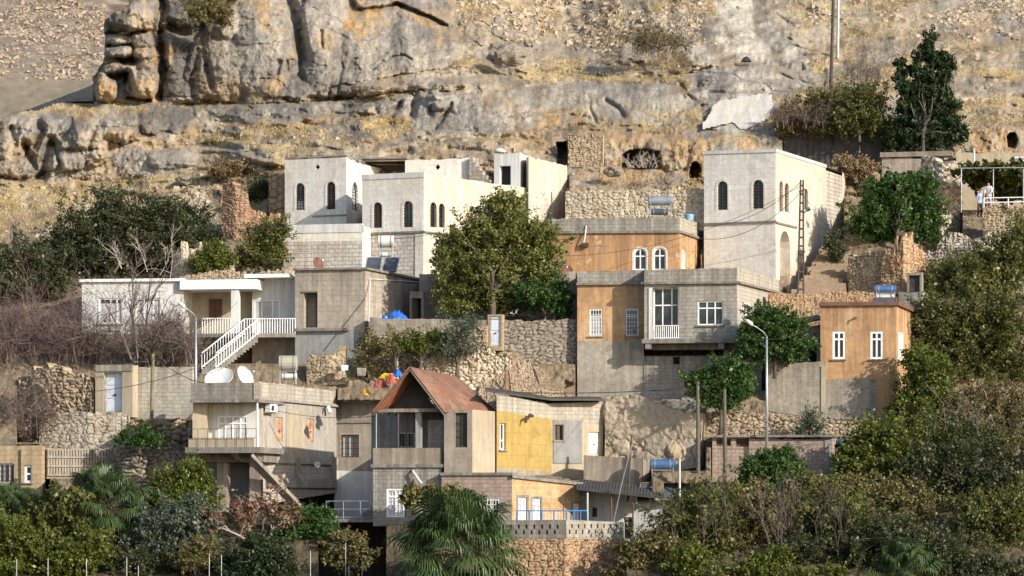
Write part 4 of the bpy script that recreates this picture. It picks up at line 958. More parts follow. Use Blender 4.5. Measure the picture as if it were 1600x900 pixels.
def build_terrain():
    fx = np.arange(-70, 1671, 1.35); px = np.concatenate([np.arange(-1900, -70, 30), fx, np.arange(1700, 3500, 30)])
    py = np.concatenate([np.arange(-520, -30, 14), np.arange(-30, 335, 1.35), np.arange(336, 905, 2.6)])
    PX, PY = np.meshgrid(px, py)
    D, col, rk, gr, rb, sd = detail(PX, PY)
    raw = D.copy()
    for a, b in CARVE:
        x0, x1 = min(a[0], b[0]), max(a[0], b[0]); t = np.clip((PX - a[0]) / (b[0] - a[0] + 1e-9), 0, 1)
        yt = a[2] + (b[2] - a[2]) * t; yb = a[3] + (b[3] - a[3]) * t; dw = a[1] + (b[1] - a[1]) * t
        ins = (PX > x0 - 3) & (PX < x1 + 3) & (PY > yt - 2) & (PY < yb - 1)
        D = np.where(ins, np.maximum(D, dw + 0.55), D)
    V = np.stack([(PX - 800) * D / F, D, (HZ - PY) * D / F], -1)
    wp = sstep(PX, 150, 166) * sstep(-PX, -740, -640) * (PY < -33); V[..., 2] = V[..., 2] * (1 - wp) + np.minimum(V[..., 2], 37.6 + (D - 225) * .02) * wp   # level ground behind the cliff top
    # flat valley floor running from the foot of the slope towards and past the viewer
    rows = []
    foot = V[-1].copy()
    for d, z in ((154, -3.3), (140, -3.6), (100, -4.2), (40, -4.6), (0, -4.7), (-60, -4.7), (-400, -4.7)):
        r = foot.copy(); r[:, 1] = d; r[:, 2] = z; rows.append(r)
    top = V[0].copy(); far = []
    for d, up in ((60, 8), (400, 20), (2500, 20)):
        r = top.copy(); r[:, 1] += d; r[:, 2] += up; r[:, 0] *= (1 + d / 500); far.append(r)
    Vall = np.concatenate([np.array(far[::-1]), V, np.array(rows)]); nf = len(far)
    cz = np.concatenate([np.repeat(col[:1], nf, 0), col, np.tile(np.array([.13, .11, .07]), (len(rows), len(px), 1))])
    R, C = Vall.shape[:2]; idx = np.arange(R * C).reshape(R, C)
    q = np.stack([idx[1:, :-1], idx[1:, 1:], idx[:-1, 1:], idx[:-1, :-1]], -1)
    # the big outcrops are objects of their own, cut out of the same relief
    own = np.zeros((R - 1, C - 1), int); ids = ['pillar', 'cliff', 'low_left', 'slab_a', 'slab_b', 'low_rock']
    for k, nme in enumerate(ids):
        s = sd[nme]; own[nf:nf + s.shape[0] - 1][s[:-1, :-1] > -2] = k + 1
    labels = {'pillar': 'stack of weathered orange and grey boulders at the left end of the cliff', 'cliff': 'massive rounded grey cliff with orange overhang and dark vertical cleft', 'low_left': 'jagged grey rock ledge with dark clefts at the left above the yellow grass',
              'slab_a': 'long smooth grey rock slab above the white houses', 'slab_b': 'smooth grey rock slab beside the white tarpaulin', 'chalk_low': [(1092, 208), (1110, 172), (1130, 148), (1206, 142), (1216, 172), (1200, 196), (1166, 208)],
 'low_rock': 'tan bedrock outcrop between the yellow walled house and the wooden poles'}
    ridge = np.interp(PX, [-1900, 0, 60, 100, 150, 210], [188, 184, 170, 160, 163, 160]) + fbm(PX * .05, PX * 0, 98, 4) * 5
    gone = (PX[:-1, :-1] < 200) & (PY[:-1, :-1] < ridge[:-1, :-1]) & (sd['pillar'][:-1, :-1] <= -1.5)
    own[nf:nf + gone.shape[0] - 0][:gone.shape[0]][gone] = -1; own[:nf, :][:, px[:-1] < 160] = -1
    sk = []       # the left flank of the boulder stack, turning back into the hill
    rws = [r for r in range(len(py)) if -36 < py[r] < 161]
    for r in rws: c = int(np.argmax(~gone[r])); sk.append(V[r, c])
    sk = np.array(sk); sk2 = sk + np.array([2.5, 9, 0]) + np.stack([fbm(sk[:, 2] * .8, sk[:, 2] * 0, 5, 3), sk[:, 2] * 0, sk[:, 2] * 0], 1); sk3 = sk2 + np.array([7, 14, -9.0]); n_ = len(sk); SV = np.concatenate([sk, sk2, sk3]); a_ = np.arange(n_ - 1)
    tag(np_mesh('rock_flank', SV, np.concatenate([np.stack([a_ + n_, a_ + n_ + 1, a_ + 1, a_], 1), np.stack([a_ + 2 * n_, a_ + 2 * n_ + 1, a_ + n_ + 1, a_ + n_], 1)]), M['ground'], attrs={'col': np.tile([.3, .27, .23], (len(SV), 1))}), 'flank of the cliff', kind='structure')
    flat = Vall.reshape(-1, 3); cf = cz.reshape(-1, 3)
    for k in range(len(ids) + 1):
        f = q[own == k].reshape(-1, 4); used, inv = np.unique(f, return_inverse=True); f = inv.reshape(-1, 4)
        o = np_mesh('hillside' if k == 0 else 'rock_outcrop', flat[used], f, M['ground'], smooth=True, loc=(0, 0, 0) if k == 0 else tuple(flat[used].mean(0)), attrs={'col': cf[used]})
        if k == 0: tag(o, 'dry rocky hillside with straw coloured grass', kind='structure')
        else: tag(o, labels[ids[k - 1]], 'rock outcrop')
    # the brown slope far behind, running on behind the cliff
    gx, gy = np.meshgrid(np.arange(-1900, 900, 4.0) , np.concatenate([np.arange(-520, -40, 12), np.arange(-40, 206, 2.0)]))
    m2 = .055; Dq = np.interp(gy, *FARP) + np.clip(gx - 150, 0, None) * .02; Xq, Zq = gx * m2, gy * m2
    Dq = Dq + fbm(Xq * .25, Zq * .5, 301, 5) * 2.4 + fbm(Xq * 1.3, Zq * 3, 302, 4) * .7
    b0 = fbm(Xq * .35, Zq * 1.0, 303, 5)[..., None]; b1 = fbm(Xq * 1.5, Zq * 3.5, 304, 5)[..., None]
    cq = np.array([.40, .325, .25]) + (np.array([.30, .21, .165]) - np.array([.40, .325, .25])) * sstep(b0, -.2, .2); cq = cq + (np.array([.50, .42, .33]) - cq) * sstep(b1, .12, .35) * .8; cq = cq + (np.array([.42, .345, .25]) - cq) * sstep(gy, 108, 128)[..., None]
    Vf = np.stack([(gx - 800) * Dq / F, Dq, (HZ - gy) * Dq / F], -1); ii = np.arange(gx.size).reshape(gx.shape); qf = np.stack([ii[1:, :-1], ii[1:, 1:], ii[:-1, 1:], ii[:-1, :-1]], -1).reshape(-1, 4)
    tag(np_mesh('far_slope', Vf.reshape(-1, 3), qf, M['ground'], smooth=True, attrs={'col': np.clip(cq.reshape(-1, 3) * (1 + .3 * b1.reshape(-1, 1)), .03, .8)}), 'brown stony slope beyond the gully', kind='structure')
    # loose stones, dry grass and scrub: more than anyone could count
    rng = np.random.default_rng(5); fm = (PX > -60) & (PX < 1660) & (PY > -28) & (PY < 420) & ~((PX < 205) & (PY < ridge + 2))
    def sample(wt, n):
        w = (wt * fm * np.gradient(py)[:, None]).ravel(); w = np.clip(w, 0, None); i = rng.choice(w.size, n, p=w / w.sum()); return V.reshape(-1, 3)[i] + rng.normal(size=(n, 3)) * .05, i
    # stones
    ico = np.array([(.7, .7, 1), (-.7, .7, 1), (-.7, -.7, 1), (.7, -.7, 1), (1.1, 1.1, -1), (-1.1, 1.1, -1), (-1.1, -1.1, -1), (1.1, -1.1, -1)]) * .6
    def stones(name, wt, n, smin, smax, label, pw=2.2):
        Cn, i = sample(wt, n); s = smin + (smax - smin) * rng.uniform(0, 1, n) ** pw
        sh = ico[None] * (1 + .22 * rng.normal(size=(n, 8, 1))) + .14 * rng.normal(size=(n, 8, 3)); sh = sh * np.stack([rng.uniform(.8, 1.4, n), rng.uniform(.8, 1.3, n), rng.uniform(.55, .9, n)], 1)[:, None, :]
        th = rng.uniform(0, 6.28, n); ca, sa = np.cos(th)[:, None], np.sin(th)[:, None]
        x = sh[..., 0] * ca - sh[..., 1] * sa; y = sh[..., 0] * sa + sh[..., 1] * ca; sh = np.stack([x, y, sh[..., 2]], -1)
        VV = Cn[:, None, :] + sh * s[:, None, None] * .6 + np.array([0, .25, -.08]) * s[:, None, None]; b = np.arange(n)[:, None, None] * 8
        Q = np.array([(0, 1, 2, 3), (7, 6, 5, 4), (0, 4, 5, 1), (1, 5, 6, 2), (2, 6, 7, 3), (3, 7, 4, 0)])[None] + b
        o = np_mesh(name, VV.reshape(-1, 3), Q.reshape(-1, 4), M['st_loose'], attrs={'tint': np.repeat(rng.uniform(0, 1, n), 8), 'gap': np.zeros(n * 8)}); tag(o, label, kind='stuff')
    farm = (PX < 166) & (PY < 140)
    stones('rubble', rb * ~farm + .015 * (PY < 320) * (1 - rk) * ~farm, 9000, .07, .60, 'loose weathered stones strewn over the hilltop', 2.6)
    _V, _fm = V, fm; V_keep = V
    def sample(wt, n):
        ok = (gx > -60) & (gx < 165) & (gy < 125) & (gy > -28); w = (ok * (.3 + sstep(b0[..., 0], -.25, .3))).ravel() + 1e-6 * ok.ravel(); i = rng.choice(w.size, n, p=w / w.sum()); return Vf.reshape(-1, 3)[i] + rng.normal(size=(n, 3)) * .1, i
    stones('gravel', None, 6500, .08, .55, 'pale stones strewn over the far brown slope', 3.0)
    def sample(wt, n):
        w = (wt * fm * np.gradient(py)[:, None]).ravel(); w = np.clip(w, 0, None); i = rng.choice(w.size, n, p=w / w.sum()); return V.reshape(-1, 3)[i] + rng.normal(size=(n, 3)) * .05, i
    stones('debris', ((PY > 270) * 1.0) * (1 - gr) + .15 * (1 - rk), 7000, .04, .22, 'small stones and rubble lying on the slope', 2.6)
    # grass blades
    def blades(name, wt, n, hmin, hmax, mat, label, lean=.35, w=.035, fan=3):
        Cn, i = sample(wt, n); Cn = np.repeat(Cn, fan, 0); n2 = n * fan; h = rng.uniform(hmin, hmax, n2); d = rng.normal(size=(n2, 3)) * lean; d[:, 2] = 1; d = d / np.linalg.norm(d, axis=1)[:, None]
        a = rng.normal(size=(n2, 3)); a[:, 2] = 0; a /= np.linalg.norm(a, axis=1)[:, None]; Cn = Cn + rng.normal(size=(n2, 3)) * np.array([.12, .12, .02]); Cn[:, 2] -= .05
        VV = np.stack([Cn - a * w, Cn + a * w, Cn + d * h[:, None]], 1).reshape(-1, 3); o = np_mesh(name, VV, np.arange(3 * n2).reshape(-1, 3), M[mat], attrs={'tint': np.repeat(rng.uniform(0, 1, n2), 3)}); tag(o, label, kind='stuff')
    blades('dry_grass', gr * (1 - rk * .85) + .003, 15000, .06, .20, 'lf_straw', 'straw yellow dry grass on the slope', .4, .03, 3)
    sc = sstep(fbm(PX * .02, PY * .05, 91, 4), .12, .3) * (1 - rk * .6) * (PY < 330) * ~farm
    blades('dry_scrub', sc + 1e-9, 8000, .08, .34, 'lf_scrub', 'low brown scrub between the rocks', .7, .03, 4)
    return V, PX, PY, D
M['st_loose'] = m_stone('loose_stone', (.40, .33, .25), (.50, .42, .32), (.40, .27, .16), (.2, .16, .12))
# ------------------------------------------------------------------ houses, back rows first
G4 = dict(grille=(4, 7))
# upper left white house (two arched windows on its front)
H = House('stone_house', 'upper left white stone house with two arched windows and a diamond vent', 'house', [(445, 197.2, 248, 440), (541, 195.6, 245, 440), (569, 200.5, 257, 440)], back=6)
for a in ((462, 476, 286, 328), (510, 524, 284, 327)): H.win(0, *a, kind='iron', arch=1, glass='inside' if a[0] > 500 else 'glass', curtain=(.0, .34) if a[0] < 500 else None, grille=(3, 8), rec=.22, surround='white_block')
H.win(1, 550, 560, 284, 329, kind='iron', arch=1, grille=(2, 8), rec=.22, glass='curtain')
w = H.W[0]; t0, t1, z0, z1 = w.rect(492, 500, 256, 266); 
H.holes.append((0, [((t0 + t1) / 2, z0), (t1, (z0 + z1) / 2), ((t0 + t1) / 2, z1), (t0, (z0 + z1) / 2)], .3))
H.finish(M['white_block'])
s = MB(); w.box(s, w.rect(489, 541, 336, 338)[0], w.L + .05, *w.rect(489, 541, 336, 338)[2:], -.02, .08); s.build('string_course', M['concrete_pale'], H.root)
e = MB(); w.box(e, -.04, w.L + .04, H.zt[0] - .02, H.zt[0] + .07, -.3, .05); e.build('coping', M['concrete_pale'], H.root)

# roof level behind it: sheltered recess, wall with a diamond vent, stair, little room
H = House('roof_room', 'low white rooftop wall with a diamond vent beside a shaded open recess', 'house', [(567, 201.4, 250, 330), (636, 201, 250, 330), (736, 200.4, 246, 330)], back=4)
H.win(0, 570, 633, 252, 276, kind='void', rec=1.6, back='brickroom')
M['brickroom'] = m_plaster('dim_red_render', (0.20, 0.10, 0.07), (0.24, 0.19, 0.15), (0.1, 0.07, 0.05), .5, 1.2)
w = H.W[1]; t0, t1, z0, z1 = w.rect(680, 688, 256, 266); H.holes.append((1, [((t0 + t1) / 2, z0), (t1, (z0 + z1) / 2), ((t0 + t1) / 2, z1), (t0, (z0 + z1) / 2)], .3))
H.finish(M['white_block'])
r = MB(); H.W[0].box(r, -.05, H.W[0].L + .05, H.zt[0], H.zt[0] + .10, -.3, .5); r.build('roof_edge', M['concrete'], H.root)
H = House('stair_flight', 'crumbling white stone steps climbing the roof between vent wall and little room', 'stairs', [(735, 200.2, 290, 330), (767, 199.6, 290, 330)], back=2)
w = H.W[0]; n = 6
H.finish(M['white_block'])
for k in range(n):
    s = MB(); ta = w.L * k / n; s.hexa([w.pt(ta, H.zt[0], 0.15), w.pt(ta + w.L / n, H.zt[0], 0.15), w.pt(ta + w.L / n, H.zt[0], -.7), w.pt(ta, H.zt[0], -.7)] + [w.pt(q, H.zt[0] + 1.75 * (1 - k / n), o) for q, o in ((ta, .15), (ta + w.L / n, .15), (ta + w.L / n, -.7), (ta, -.7))]); s.build('step', M['white_rough'], H.root)
H = House('roof_hut', 'small white rooftop hut with a dark doorway', 'house', [(772, 199.5, 240, 330), (812, 199, 238, 330), (824, 202, 243, 330)], back=3)
H.win(0, 781, 798, 259, 289, kind='void', rec=.5, back='cloth_and_shade'); H.finish(M['white_paint'])
d = MB(); c = P(781, 238, 201); d.tube([c, c + Vector((0, 0, .12)), c + Vector((0, 0, .28))], [.42, .36, .1], 12); d.build('roof_dome', M['white_paint'], H.root, smooth=True)
H = House('white_annex', 'bright plain white wall block at the right end of the upper white houses', 'house', [(822, 199.8, 246, 360), (826, 198.8, 244, 360), (886, 203.5, 258, 360)], back=2, backvec=(0, 3))
H.finish(M['white_warm'])
# central white house
H = House('stone_house', 'central white stone house with four arched windows, rough lower wall and long bright side', 'house', [(566, 192.8, 273.5, 450), (662, 191.2, 270.5, 450), (822, 199.2, 293, 450)], back=6, backvec=(2.2, 7.5))
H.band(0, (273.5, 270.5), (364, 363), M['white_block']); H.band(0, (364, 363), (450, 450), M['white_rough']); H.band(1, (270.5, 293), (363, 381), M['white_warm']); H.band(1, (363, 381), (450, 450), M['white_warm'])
for a in ((583, 597, 316, 356), (630, 645, 314, 355)): H.win(0, *a, kind='iron', arch=1, glass='inside' if a[0] < 600 else 'glass_blue', grille=(3, 8), rec=.22, surround='white_block')
for a in ((672, 682, 316, 355), (685.5, 694.5, 318, 355.5)): H.win(1, *a, kind='iron', arch=1, grille=(2, 8), rec=.22, surround='white_warm')
H.finish(M['white_block'])
s = MB(); w = H.W[0]; w.box(s, w.hit(574, 363)[0], w.L + .06, w.hit(620, 365)[1], w.hit(620, 362)[1], -.02, .09); zz = w.hit(655, 363)[1]; w1 = H.W[1]; w1.box(s, 0, w1.L * .7, zz - .05, zz + .06, -.02, .09); s.build('string_course', M['concrete'], H.root)
s = MB(); w.box(s, -.02, w.L + .02, H.zt[0] - .30, H.zt[0] + .02, -.25, .035); s.build('parapet', M['white_paint'], H.root)
s = MB(); s.hexa([w.pt(0, H.zb[0], .03), w.pt(w.rect(566, 576, 380, 400)[1], H.zb[0], .03), w.pt(w.rect(566, 576, 380, 400)[1], H.zb[0], -.1), w.pt(0, H.zb[0], -.1)] + [w.pt(q, w.hit(571, 364)[1], o) for q, o in ((0, .03), (w.rect(566, 576, 380, 400)[1], .03), (w.rect(566, 576, 380, 400)[1], -.1), (0, -.1))])
s.hexa([w.pt(w.L - .55, H.zb[0], .04), w.pt(w.L + .0, H.zb[0], .04), w.pt(w.L + .0, H.zb[0], -.1), w.pt(w.L - .55, H.zb[0], -.1)] + [w.pt(q, w.hit(650, 366)[1], o) for q, o in ((w.L - .55, .04), (w.L, .04), (w.L, -.1), (w.L - .55, -.1))]); s.build('corner_pier', M['white_block'], H.root)
# terrace in front of the upper left white house
H = House('terrace_wall', 'white topped terrace wall with rough stone patch below the upper left house', 'wall', [(443, 191.6, 353, 450), (566, 190.6, 352, 450)], back=4.5)
H.band(0, (353, 352), (378, 376), M['white_block']); H.band(0, (378, 376), (450, 450), M['white_rough']); H.finish(M['white_block'])
s = MB(); w = H.W[0]; w.box(s, -.03, w.L, H.zt[0] - .45, H.zt[0] + .05, -.3, .04); s.build('parapet', M['white_paint'], H.root)

# right white house
H = House('stone_house', 'tall white stone house at right with arched windows and high arched doorway', 'house', [(1100, 189.8, 238, 470), (1212, 188, 234.5, 475), (1290, 196.2, 259, 480), (1316, 199, 269, 440)], back=7, backvec=(2.0, 8))
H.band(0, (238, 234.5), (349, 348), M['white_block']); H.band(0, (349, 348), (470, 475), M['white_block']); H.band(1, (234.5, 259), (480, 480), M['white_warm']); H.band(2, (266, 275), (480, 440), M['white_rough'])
for a in ((1121, 1137, 283, 328), (1176, 1193, 281, 326)): H.win(0, *a, kind='iron', arch=1, grille=(3, 8), rec=.22, surround='white_block')
for a in ((1217.5, 1223, 283, 330), (1226, 1232, 286, 331), (1256.5, 1262, 295, 328)): H.win(1, *a, kind='iron', arch=1, grille=(2, 9), rec=.22, glass='curtain', surround='white_warm')
H.win(1, 1218.5, 1234.5, 361, 462, kind='void', arch=1, rec=.7, back='white_block')
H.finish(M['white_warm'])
s = MB(); w = H.W[0]; w.box(s, 0, w.L + .06, w.hit(1150, 350)[1], w.hit(1150, 347)[1], -.02, .08); zz = w.hit(1208, 348)[1]; w1 = H.W[1]; w1.box(s, 0, w1.L * .40, zz - .05, zz + .06, -.02, .08); s.build('string_course', M['concrete'], H.root)
s = MB()
for q, k in ((H.W[0], 0), (H.W[1], 1)): s.hexa([q.pt(-.05, H.zt[k] - .12, .05), q.pt(q.L + .05, H.zt[k + 1] - .12, .05), q.pt(q.L + .05, H.zt[k + 1] - .12, -.35), q.pt(-.05, H.zt[k] - .12, -.35), q.pt(-.05, H.zt[k] + .07, .05), q.pt(q.L + .05, H.zt[k + 1] + .07, .05), q.pt(q.L + .05, H.zt[k + 1] + .07, -.35), q.pt(-.05, H.zt[k] + .07, -.35)])
s.build('coping', M['white_paint'], H.root)

# upper orange house
H = House('orange_house', 'upper orange house with a grey block parapet and two white arched windows', 'house', [(862, 186.4, 341, 470), (1062, 185.2, 339, 470), (1091, 190.5, 347, 470)], back=6)
H.band(0, (341, 339), (364, 362.5), M['concrete_block']); H.band(0, (364, 362.5), (470, 470), M['orange_plaster']); H.band(1, (339, 347), (362.5, 373), M['pale_block']); H.band(1, (362.5, 373), (470, 470), M['orange_block'])
for a in ((990.5, 1010, 388, 422), (1021, 1040.5, 387, 422)): H.win(0, *a, kind='white', arch=.8, mull=(.5,), trans=(.64,), rec=.12, surround='white_block', se=.10)
H.win(0, 860.5 + 2, 880, 405, 430, kind='white', mull=(.5,), rec=.12)
H.win(1, 1065, 1070.5, 390, 424, kind='white', arch=.6, rec=.08, glass='curtain')
H.finish(M['orange_plaster'])
s = MB()
for q, k in ((H.W[0], 0), (H.W[1], 1)):
    za, zb_ = (HZ - (363.2, 362)[k]) * q.pA[1] / F, (HZ - (362, 372.5)[k]) * q.pB[1] / F
    s.hexa([q.pt(-.02, za - .07, .14), q.pt(q.L + .05, zb_ - .07, .14), q.pt(q.L + .05, zb_ - .07, -.1), q.pt(-.02, za - .07, -.1), q.pt(-.02, za + .07, .14), q.pt(q.L + .05, zb_ + .07, .14), q.pt(q.L + .05, zb_ + .07, -.1), q.pt(-.02, za + .07, -.1)])
s.build('roof_slab', M['concrete'], H.root)
s = MB(); w = H.W[0]; s.tube([w.pt(*w.hit(916, 353), .03), w.pt(*w.hit(915, 372), .28), w.pt(*w.hit(913, 380), .3)], .04, 6); s.build('drain_pipe', M['tank_white'], H.root)
s = MB(); t0, t1, z0, z1 = w.rect(911, 920, 380, 386); w.box(s, t0, t1, z0, z1, 0, .3); s.build('spotlight', M['iron'], H.root)

# house in the middle behind the big tree
H = House('stone_house', 'shaded stone house half hidden behind the big central tree', 'house', [(655, 185.6, 428, 520), (903, 184.6, 424, 520)], back=5)
H.win(0, 700, 720, 464, 497, kind='iron', grille=(4, 3)); H.win(0, 790, 822, 466, 494, kind='white', mull=(.25, .5, .75), glass='curtain'); H.win(0, 864, 876, 470, 505, kind='door', mat='white_frame')
H.finish(M['tan_block'])

# two-storey tan house with the tall doorway
H = House('tan_house', 'two storey tan house with a tall narrow doorway and flat roof', 'house', [(461, 182, 421, 570), (570, 181, 419.5, 570), (658, 188.6, 437, 545)], back=5, backvec=(3, 7))
H.band(0, (421, 419.5), (513, 515), M['tan_block']); H.band(0, (513, 515), (570, 570), M['grey_plaster']); H.band(1, (419.5, 437), (570, 545), M['tan_block'])
H.win(0, 474.5, 496, 457, 512, kind='void', rec=.75, back='tan_block')
H.finish(M['tan_block'])
w = H.W[0]; s = MB(); t0, t1, z0, z1 = w.rect(488.5, 495.8, 459, 511); w.box(s, t0, t1, z0, z1, -.74, -.6); s.build('door', M['brownwood'], H.root)
s = MB(); t0, t1, z0, z1 = w.rect(473, 497, 454.5, 457); w.box(s, t0, t1, z0, z1, -.1, .08); s.build('lintel', M['concrete'], H.root)
s = MB(); t0, t1, z0, z1 = w.rect(462, 546, 513, 517.5); w.box(s, t0, t1, z0, z1, 0, .22); s.build('ledge', M['concrete'], H.root)
s = MB()
for q, k in ((H.W[0], 0), (H.W[1], 1)): s.hexa([q.pt(-.08, H.zt[k] - .06, .16), q.pt(q.L + .08, H.zt[k + 1] - .06, .16), q.pt(q.L + .08, H.zt[k + 1] - .06, -.3), q.pt(-.08, H.zt[k] - .06, -.3), q.pt(-.08, H.zt[k] + .06, .16), q.pt(q.L + .08, H.zt[k + 1] + .06, .16), q.pt(q.L + .08, H.zt[k + 1] + .06, -.3), q.pt(-.08, H.zt[k] + .06, -.3)])
s.build('roof_slab', M['concrete'], H.root)
w = H.W[1]; s = MB(); s.tube([w.pt(*w.hit(577, 436), .05), w.pt(*w.hit(574, 448), .15), w.pt(*w.hit(553, 503), .9)], .035, 6); s.tube([w.pt(*w.hit(577, 436), .05), w.pt(*w.hit(655, 441), .05)], .03, 6); s.build('drain_pipe', M['tank_white'], H.root)
# side terrace with shaded recess right of it
H = House('garden_wall', 'low stone garden terrace wall with a plastered band under the blue tarpaulin', 'wall', [(576, 180.4, 496, 530), (760, 179.4, 500, 530)], back=3.5)
H.finish(M['tan_block'])
H = House('shed', 'small shaded stone shed beside the blue tarpaulin', 'shed', [(640, 184.8, 455, 505), (662, 184.4, 455, 505)], back=1.5); H.win(0, 643, 658, 466, 502, kind='void', rec=.8, back='cloth_and_shade'); H.finish(M['tan_block'])

# white house with the porch
H = House('white_house', 'long white house with an open porch and white railings among bare bushes', 'house', [(128, 183.6, 441, 524), (285, 182.8, 438.5, 522)], back=6)
H.win(0, 155, 190, 466, 506, kind='white', mull=(.5, .78), trans=(), rec=.12, curtain=(.0, .8)); H.win(0, 212, 250, 466, 506, kind='white', mull=(.33, .7), rec=.12, curtain=(.0, .9))
H.finish(M['white_paint'])
w = H.W[0]; s = MB(); w.box(s, -.1, w.L + .1, H.zt[0] - .0, H.zt[0] + .16, -.4, .18); s.build('roof_slab', M['white_frame'], H.root)
wp = Wall((285, 185.2), (395, 184.6)); p = MB(); zt, zb = wp.hit(340, 440)[1], wp.hit(340, 524)[1]
p.poly([wp.pt(0, zb), wp.pt(wp.L, zb), wp.pt(wp.L, zt), wp.pt(0, zt)]); p.build('porch_back_wall', M['cream_plaster'], H.root)
fill_opening(wp, H.root, 'door', *wp.rect(327, 347, 467, 500), dict(mat='brownwood', rec=-.06, panels=(2, 3)))
wl = Wall((285, 182.8), (286, 185.2)); p = MB(); p.box(P(285, 0, 182.8).x - .05, P(285, 0, 182.8).x + .05, 182.8, 185.2, zb, zt); p.build('porch_side_wall', M['white_paint'], H.root)
wf = Wall((283, 182.6), (396, 182.0)); s = MB(); wf.box(s, -.05, wf.L + .2, wf.hit(340, 452)[1], wf.hit(340, 437)[1], -3.0, .1); s.build('porch_roof', M['white_frame'], H.root)
s = MB(); t0, t1, z0, z1 = wf.rect(361, 373, 452, 527); wf.box(s, t0, t1, z0, z1 + .02, -.42, 0); s.build('porch_post', M['white_paint'], H.root)
s = MB(); wf.box(s, 0, wf.L, wf.hit(340, 527)[1], wf.hit(340, 521)[1], -3, .05); s.build('porch_floor', M['concrete'], H.root)
w2 = Wall((394, 183.9), (461, 183.4)); p = MB(); z1_, z0_ = w2.hit(430, 436)[1], w2.hit(430, 570)[1]; zm = w2.hit(430, 522)[1]
t0, t1, za, zb2 = w2.rect(395, 437, 469, 499); hole = shape(t0 + .05, t1, za, zb2)
p.holed([w2.pt(0, zm), w2.pt(w2.L, zm), w2.pt(w2.L, z1_), w2.pt(0, z1_)], [[w2.pt(*q) for q in hole]], 0)
p.poly([w2.pt(0, z0_), w2.pt(w2.L, z0_), w2.pt(w2.L, zm), w2.pt(0, zm)], 1); p.build('wing_wall', [M['white_paint'], M['stucco']], H.root)
fill_opening(w2, H.root, 'white', t0 + .05, t1, za, zb2, dict(mull=(.3, .72), rec=.1, glass='glass_blue', curtain=(0, .9)))
s = MB(); w2.box(s, -.1, w2.L, z1_, z1_ + .2, -3, 1.3); s.build('wing_roof', M['white_frame'], H.root)
CARVE.append(((285, 185.4, 440, 570), (461, 184, 440, 570)))
wb = Wall((382, 182.2), (461, 181.8)); s = MB(); za = wb.hit(420, 521)[1]; wb.box(s, -.1, wb.L, za - .22, za, -1.7, .05); s.build('balcony_floor', M['concrete_pale'], H.root)
railing(wb, 0, wb.L, za, wb.hit(420, 498)[1], 0, 'white_frame', H.root, n=20, r=.03, r2=.026)
wb0 = Wall((286, 182.5), (360, 182.2)); railing(wb0, 1.1, wb0.L, za, wb.hit(420, 497)[1], 0, 'white_frame', H.root, n=11, r=.03, r2=.026)
st = MB(); A, B = Wall((315, 178.6), (380, 182.0)), None
p0, p1 = P(318, 575, 178.4), P(384, 522, 182.0)
for k in range(14):
    a = p0.lerp(p1, k / 14); st.box(a.x - .1, a.x + .82, a.y, a.y + .4, a.z - .35, a.z)
st.build('stair', M['concrete'], H.root)
for off in (0.0, .78):
    m = MB(); 
    for k in range(17):
        a = p0.lerp(p1, k / 16) + Vector((off - .1, 0, -.05)); m.tube([a, a + Vector((0, 0, .82))], .024, 4)
    for dz in (.82, .05): m.tube([p0 + Vector((off - .1, 0, dz)), p1 + Vector((off - .1, 0, dz))], .035, 6)
    m.build('stair_railing', M['white_frame'], H.root)

# orange two-storey house in front
H = House('orange_house', 'two storey orange and grey house with glazed balcony door over an open ground floor', 'house', [(902, 179, 424, 625), (1006, 178.6, 422, 625), (1006.6, 177.3, 421, 540), (1152, 176.4, 418, 540), (1219, 185.6, 437, 540)], back=8, backvec=(0, 7))
H.band(0, (424, 422), (444, 442.5), M['concrete_block']); H.band(0, (444, 442.5), (533, 533), M['orange_block']); H.band(0, (533, 533), (625, 625), M['stucco'])
H.band(1, (422, 421), (533, 533), M['concrete_block'])
H.band(2, (421, 418), (442.5, 441), M['concrete_block']); H.band(2, (442.5, 441), (533, 531), M['concrete_block'])
H.band(3, (418, 437), (441, 458), M['pale_block']); H.band(3, (441, 458), (531, 540), M['pale_block'])
for a in ((921, 941.5, 482, 525), (977.5, 998, 482, 525)): H.win(0, *a, kind='white', trans=(.72,), grille=(5, 7), gmat='white_frame', go=.03, rec=.14, curtain=(.05, .72) if a[0] < 950 else None)
H.win(2, 1020, 1060, 449, 530, kind='white', mull=(.36, .72), trans=(.66,), rec=.35, sill=False)
H.win(2, 1090, 1130, 470, 508, kind='white', mull=(.36, .68), trans=(.70,), rec=.14)
H.win(3, 1162.5, 1172.5, 473, 494, kind='white', mull=(.5,), rec=.1)
H.finish(M['concrete_block'])
s = MB()
for k, q in enumerate(H.W):
    ya, yb_ = ((444, 442.5), (442.5, 442.5), (442.5, 441), (441, 458))[k]; za, zb_ = (HZ - ya) * q.pA[1] / F, (HZ - yb_) * q.pB[1] / F
    e0 = 0 if k else .03
    s.hexa([q.pt(-e0, za - .07, .17), q.pt(q.L + .1, zb_ - .07, .17), q.pt(q.L + .1, zb_ - .07, -.2), q.pt(-e0, za - .07, -.2), q.pt(-e0, za + .06, .17), q.pt(q.L + .1, zb_ + .06, .17), q.pt(q.L + .1, zb_ + .06, -.2), q.pt(-e0, za + .06, -.2)])
s.build('roof_slab', M['concrete'], H.root)
wl = Wall((1006, 178.55), (1190, 177.6)); s = MB(); zl, zh, zg = wl.hit(1080, 628)[1], wl.hit(1080, 556)[1], wl.hit(1080, 536)[1]; t0, t1, z0, z1 = wl.rect(1052, 1062, 558, 569)
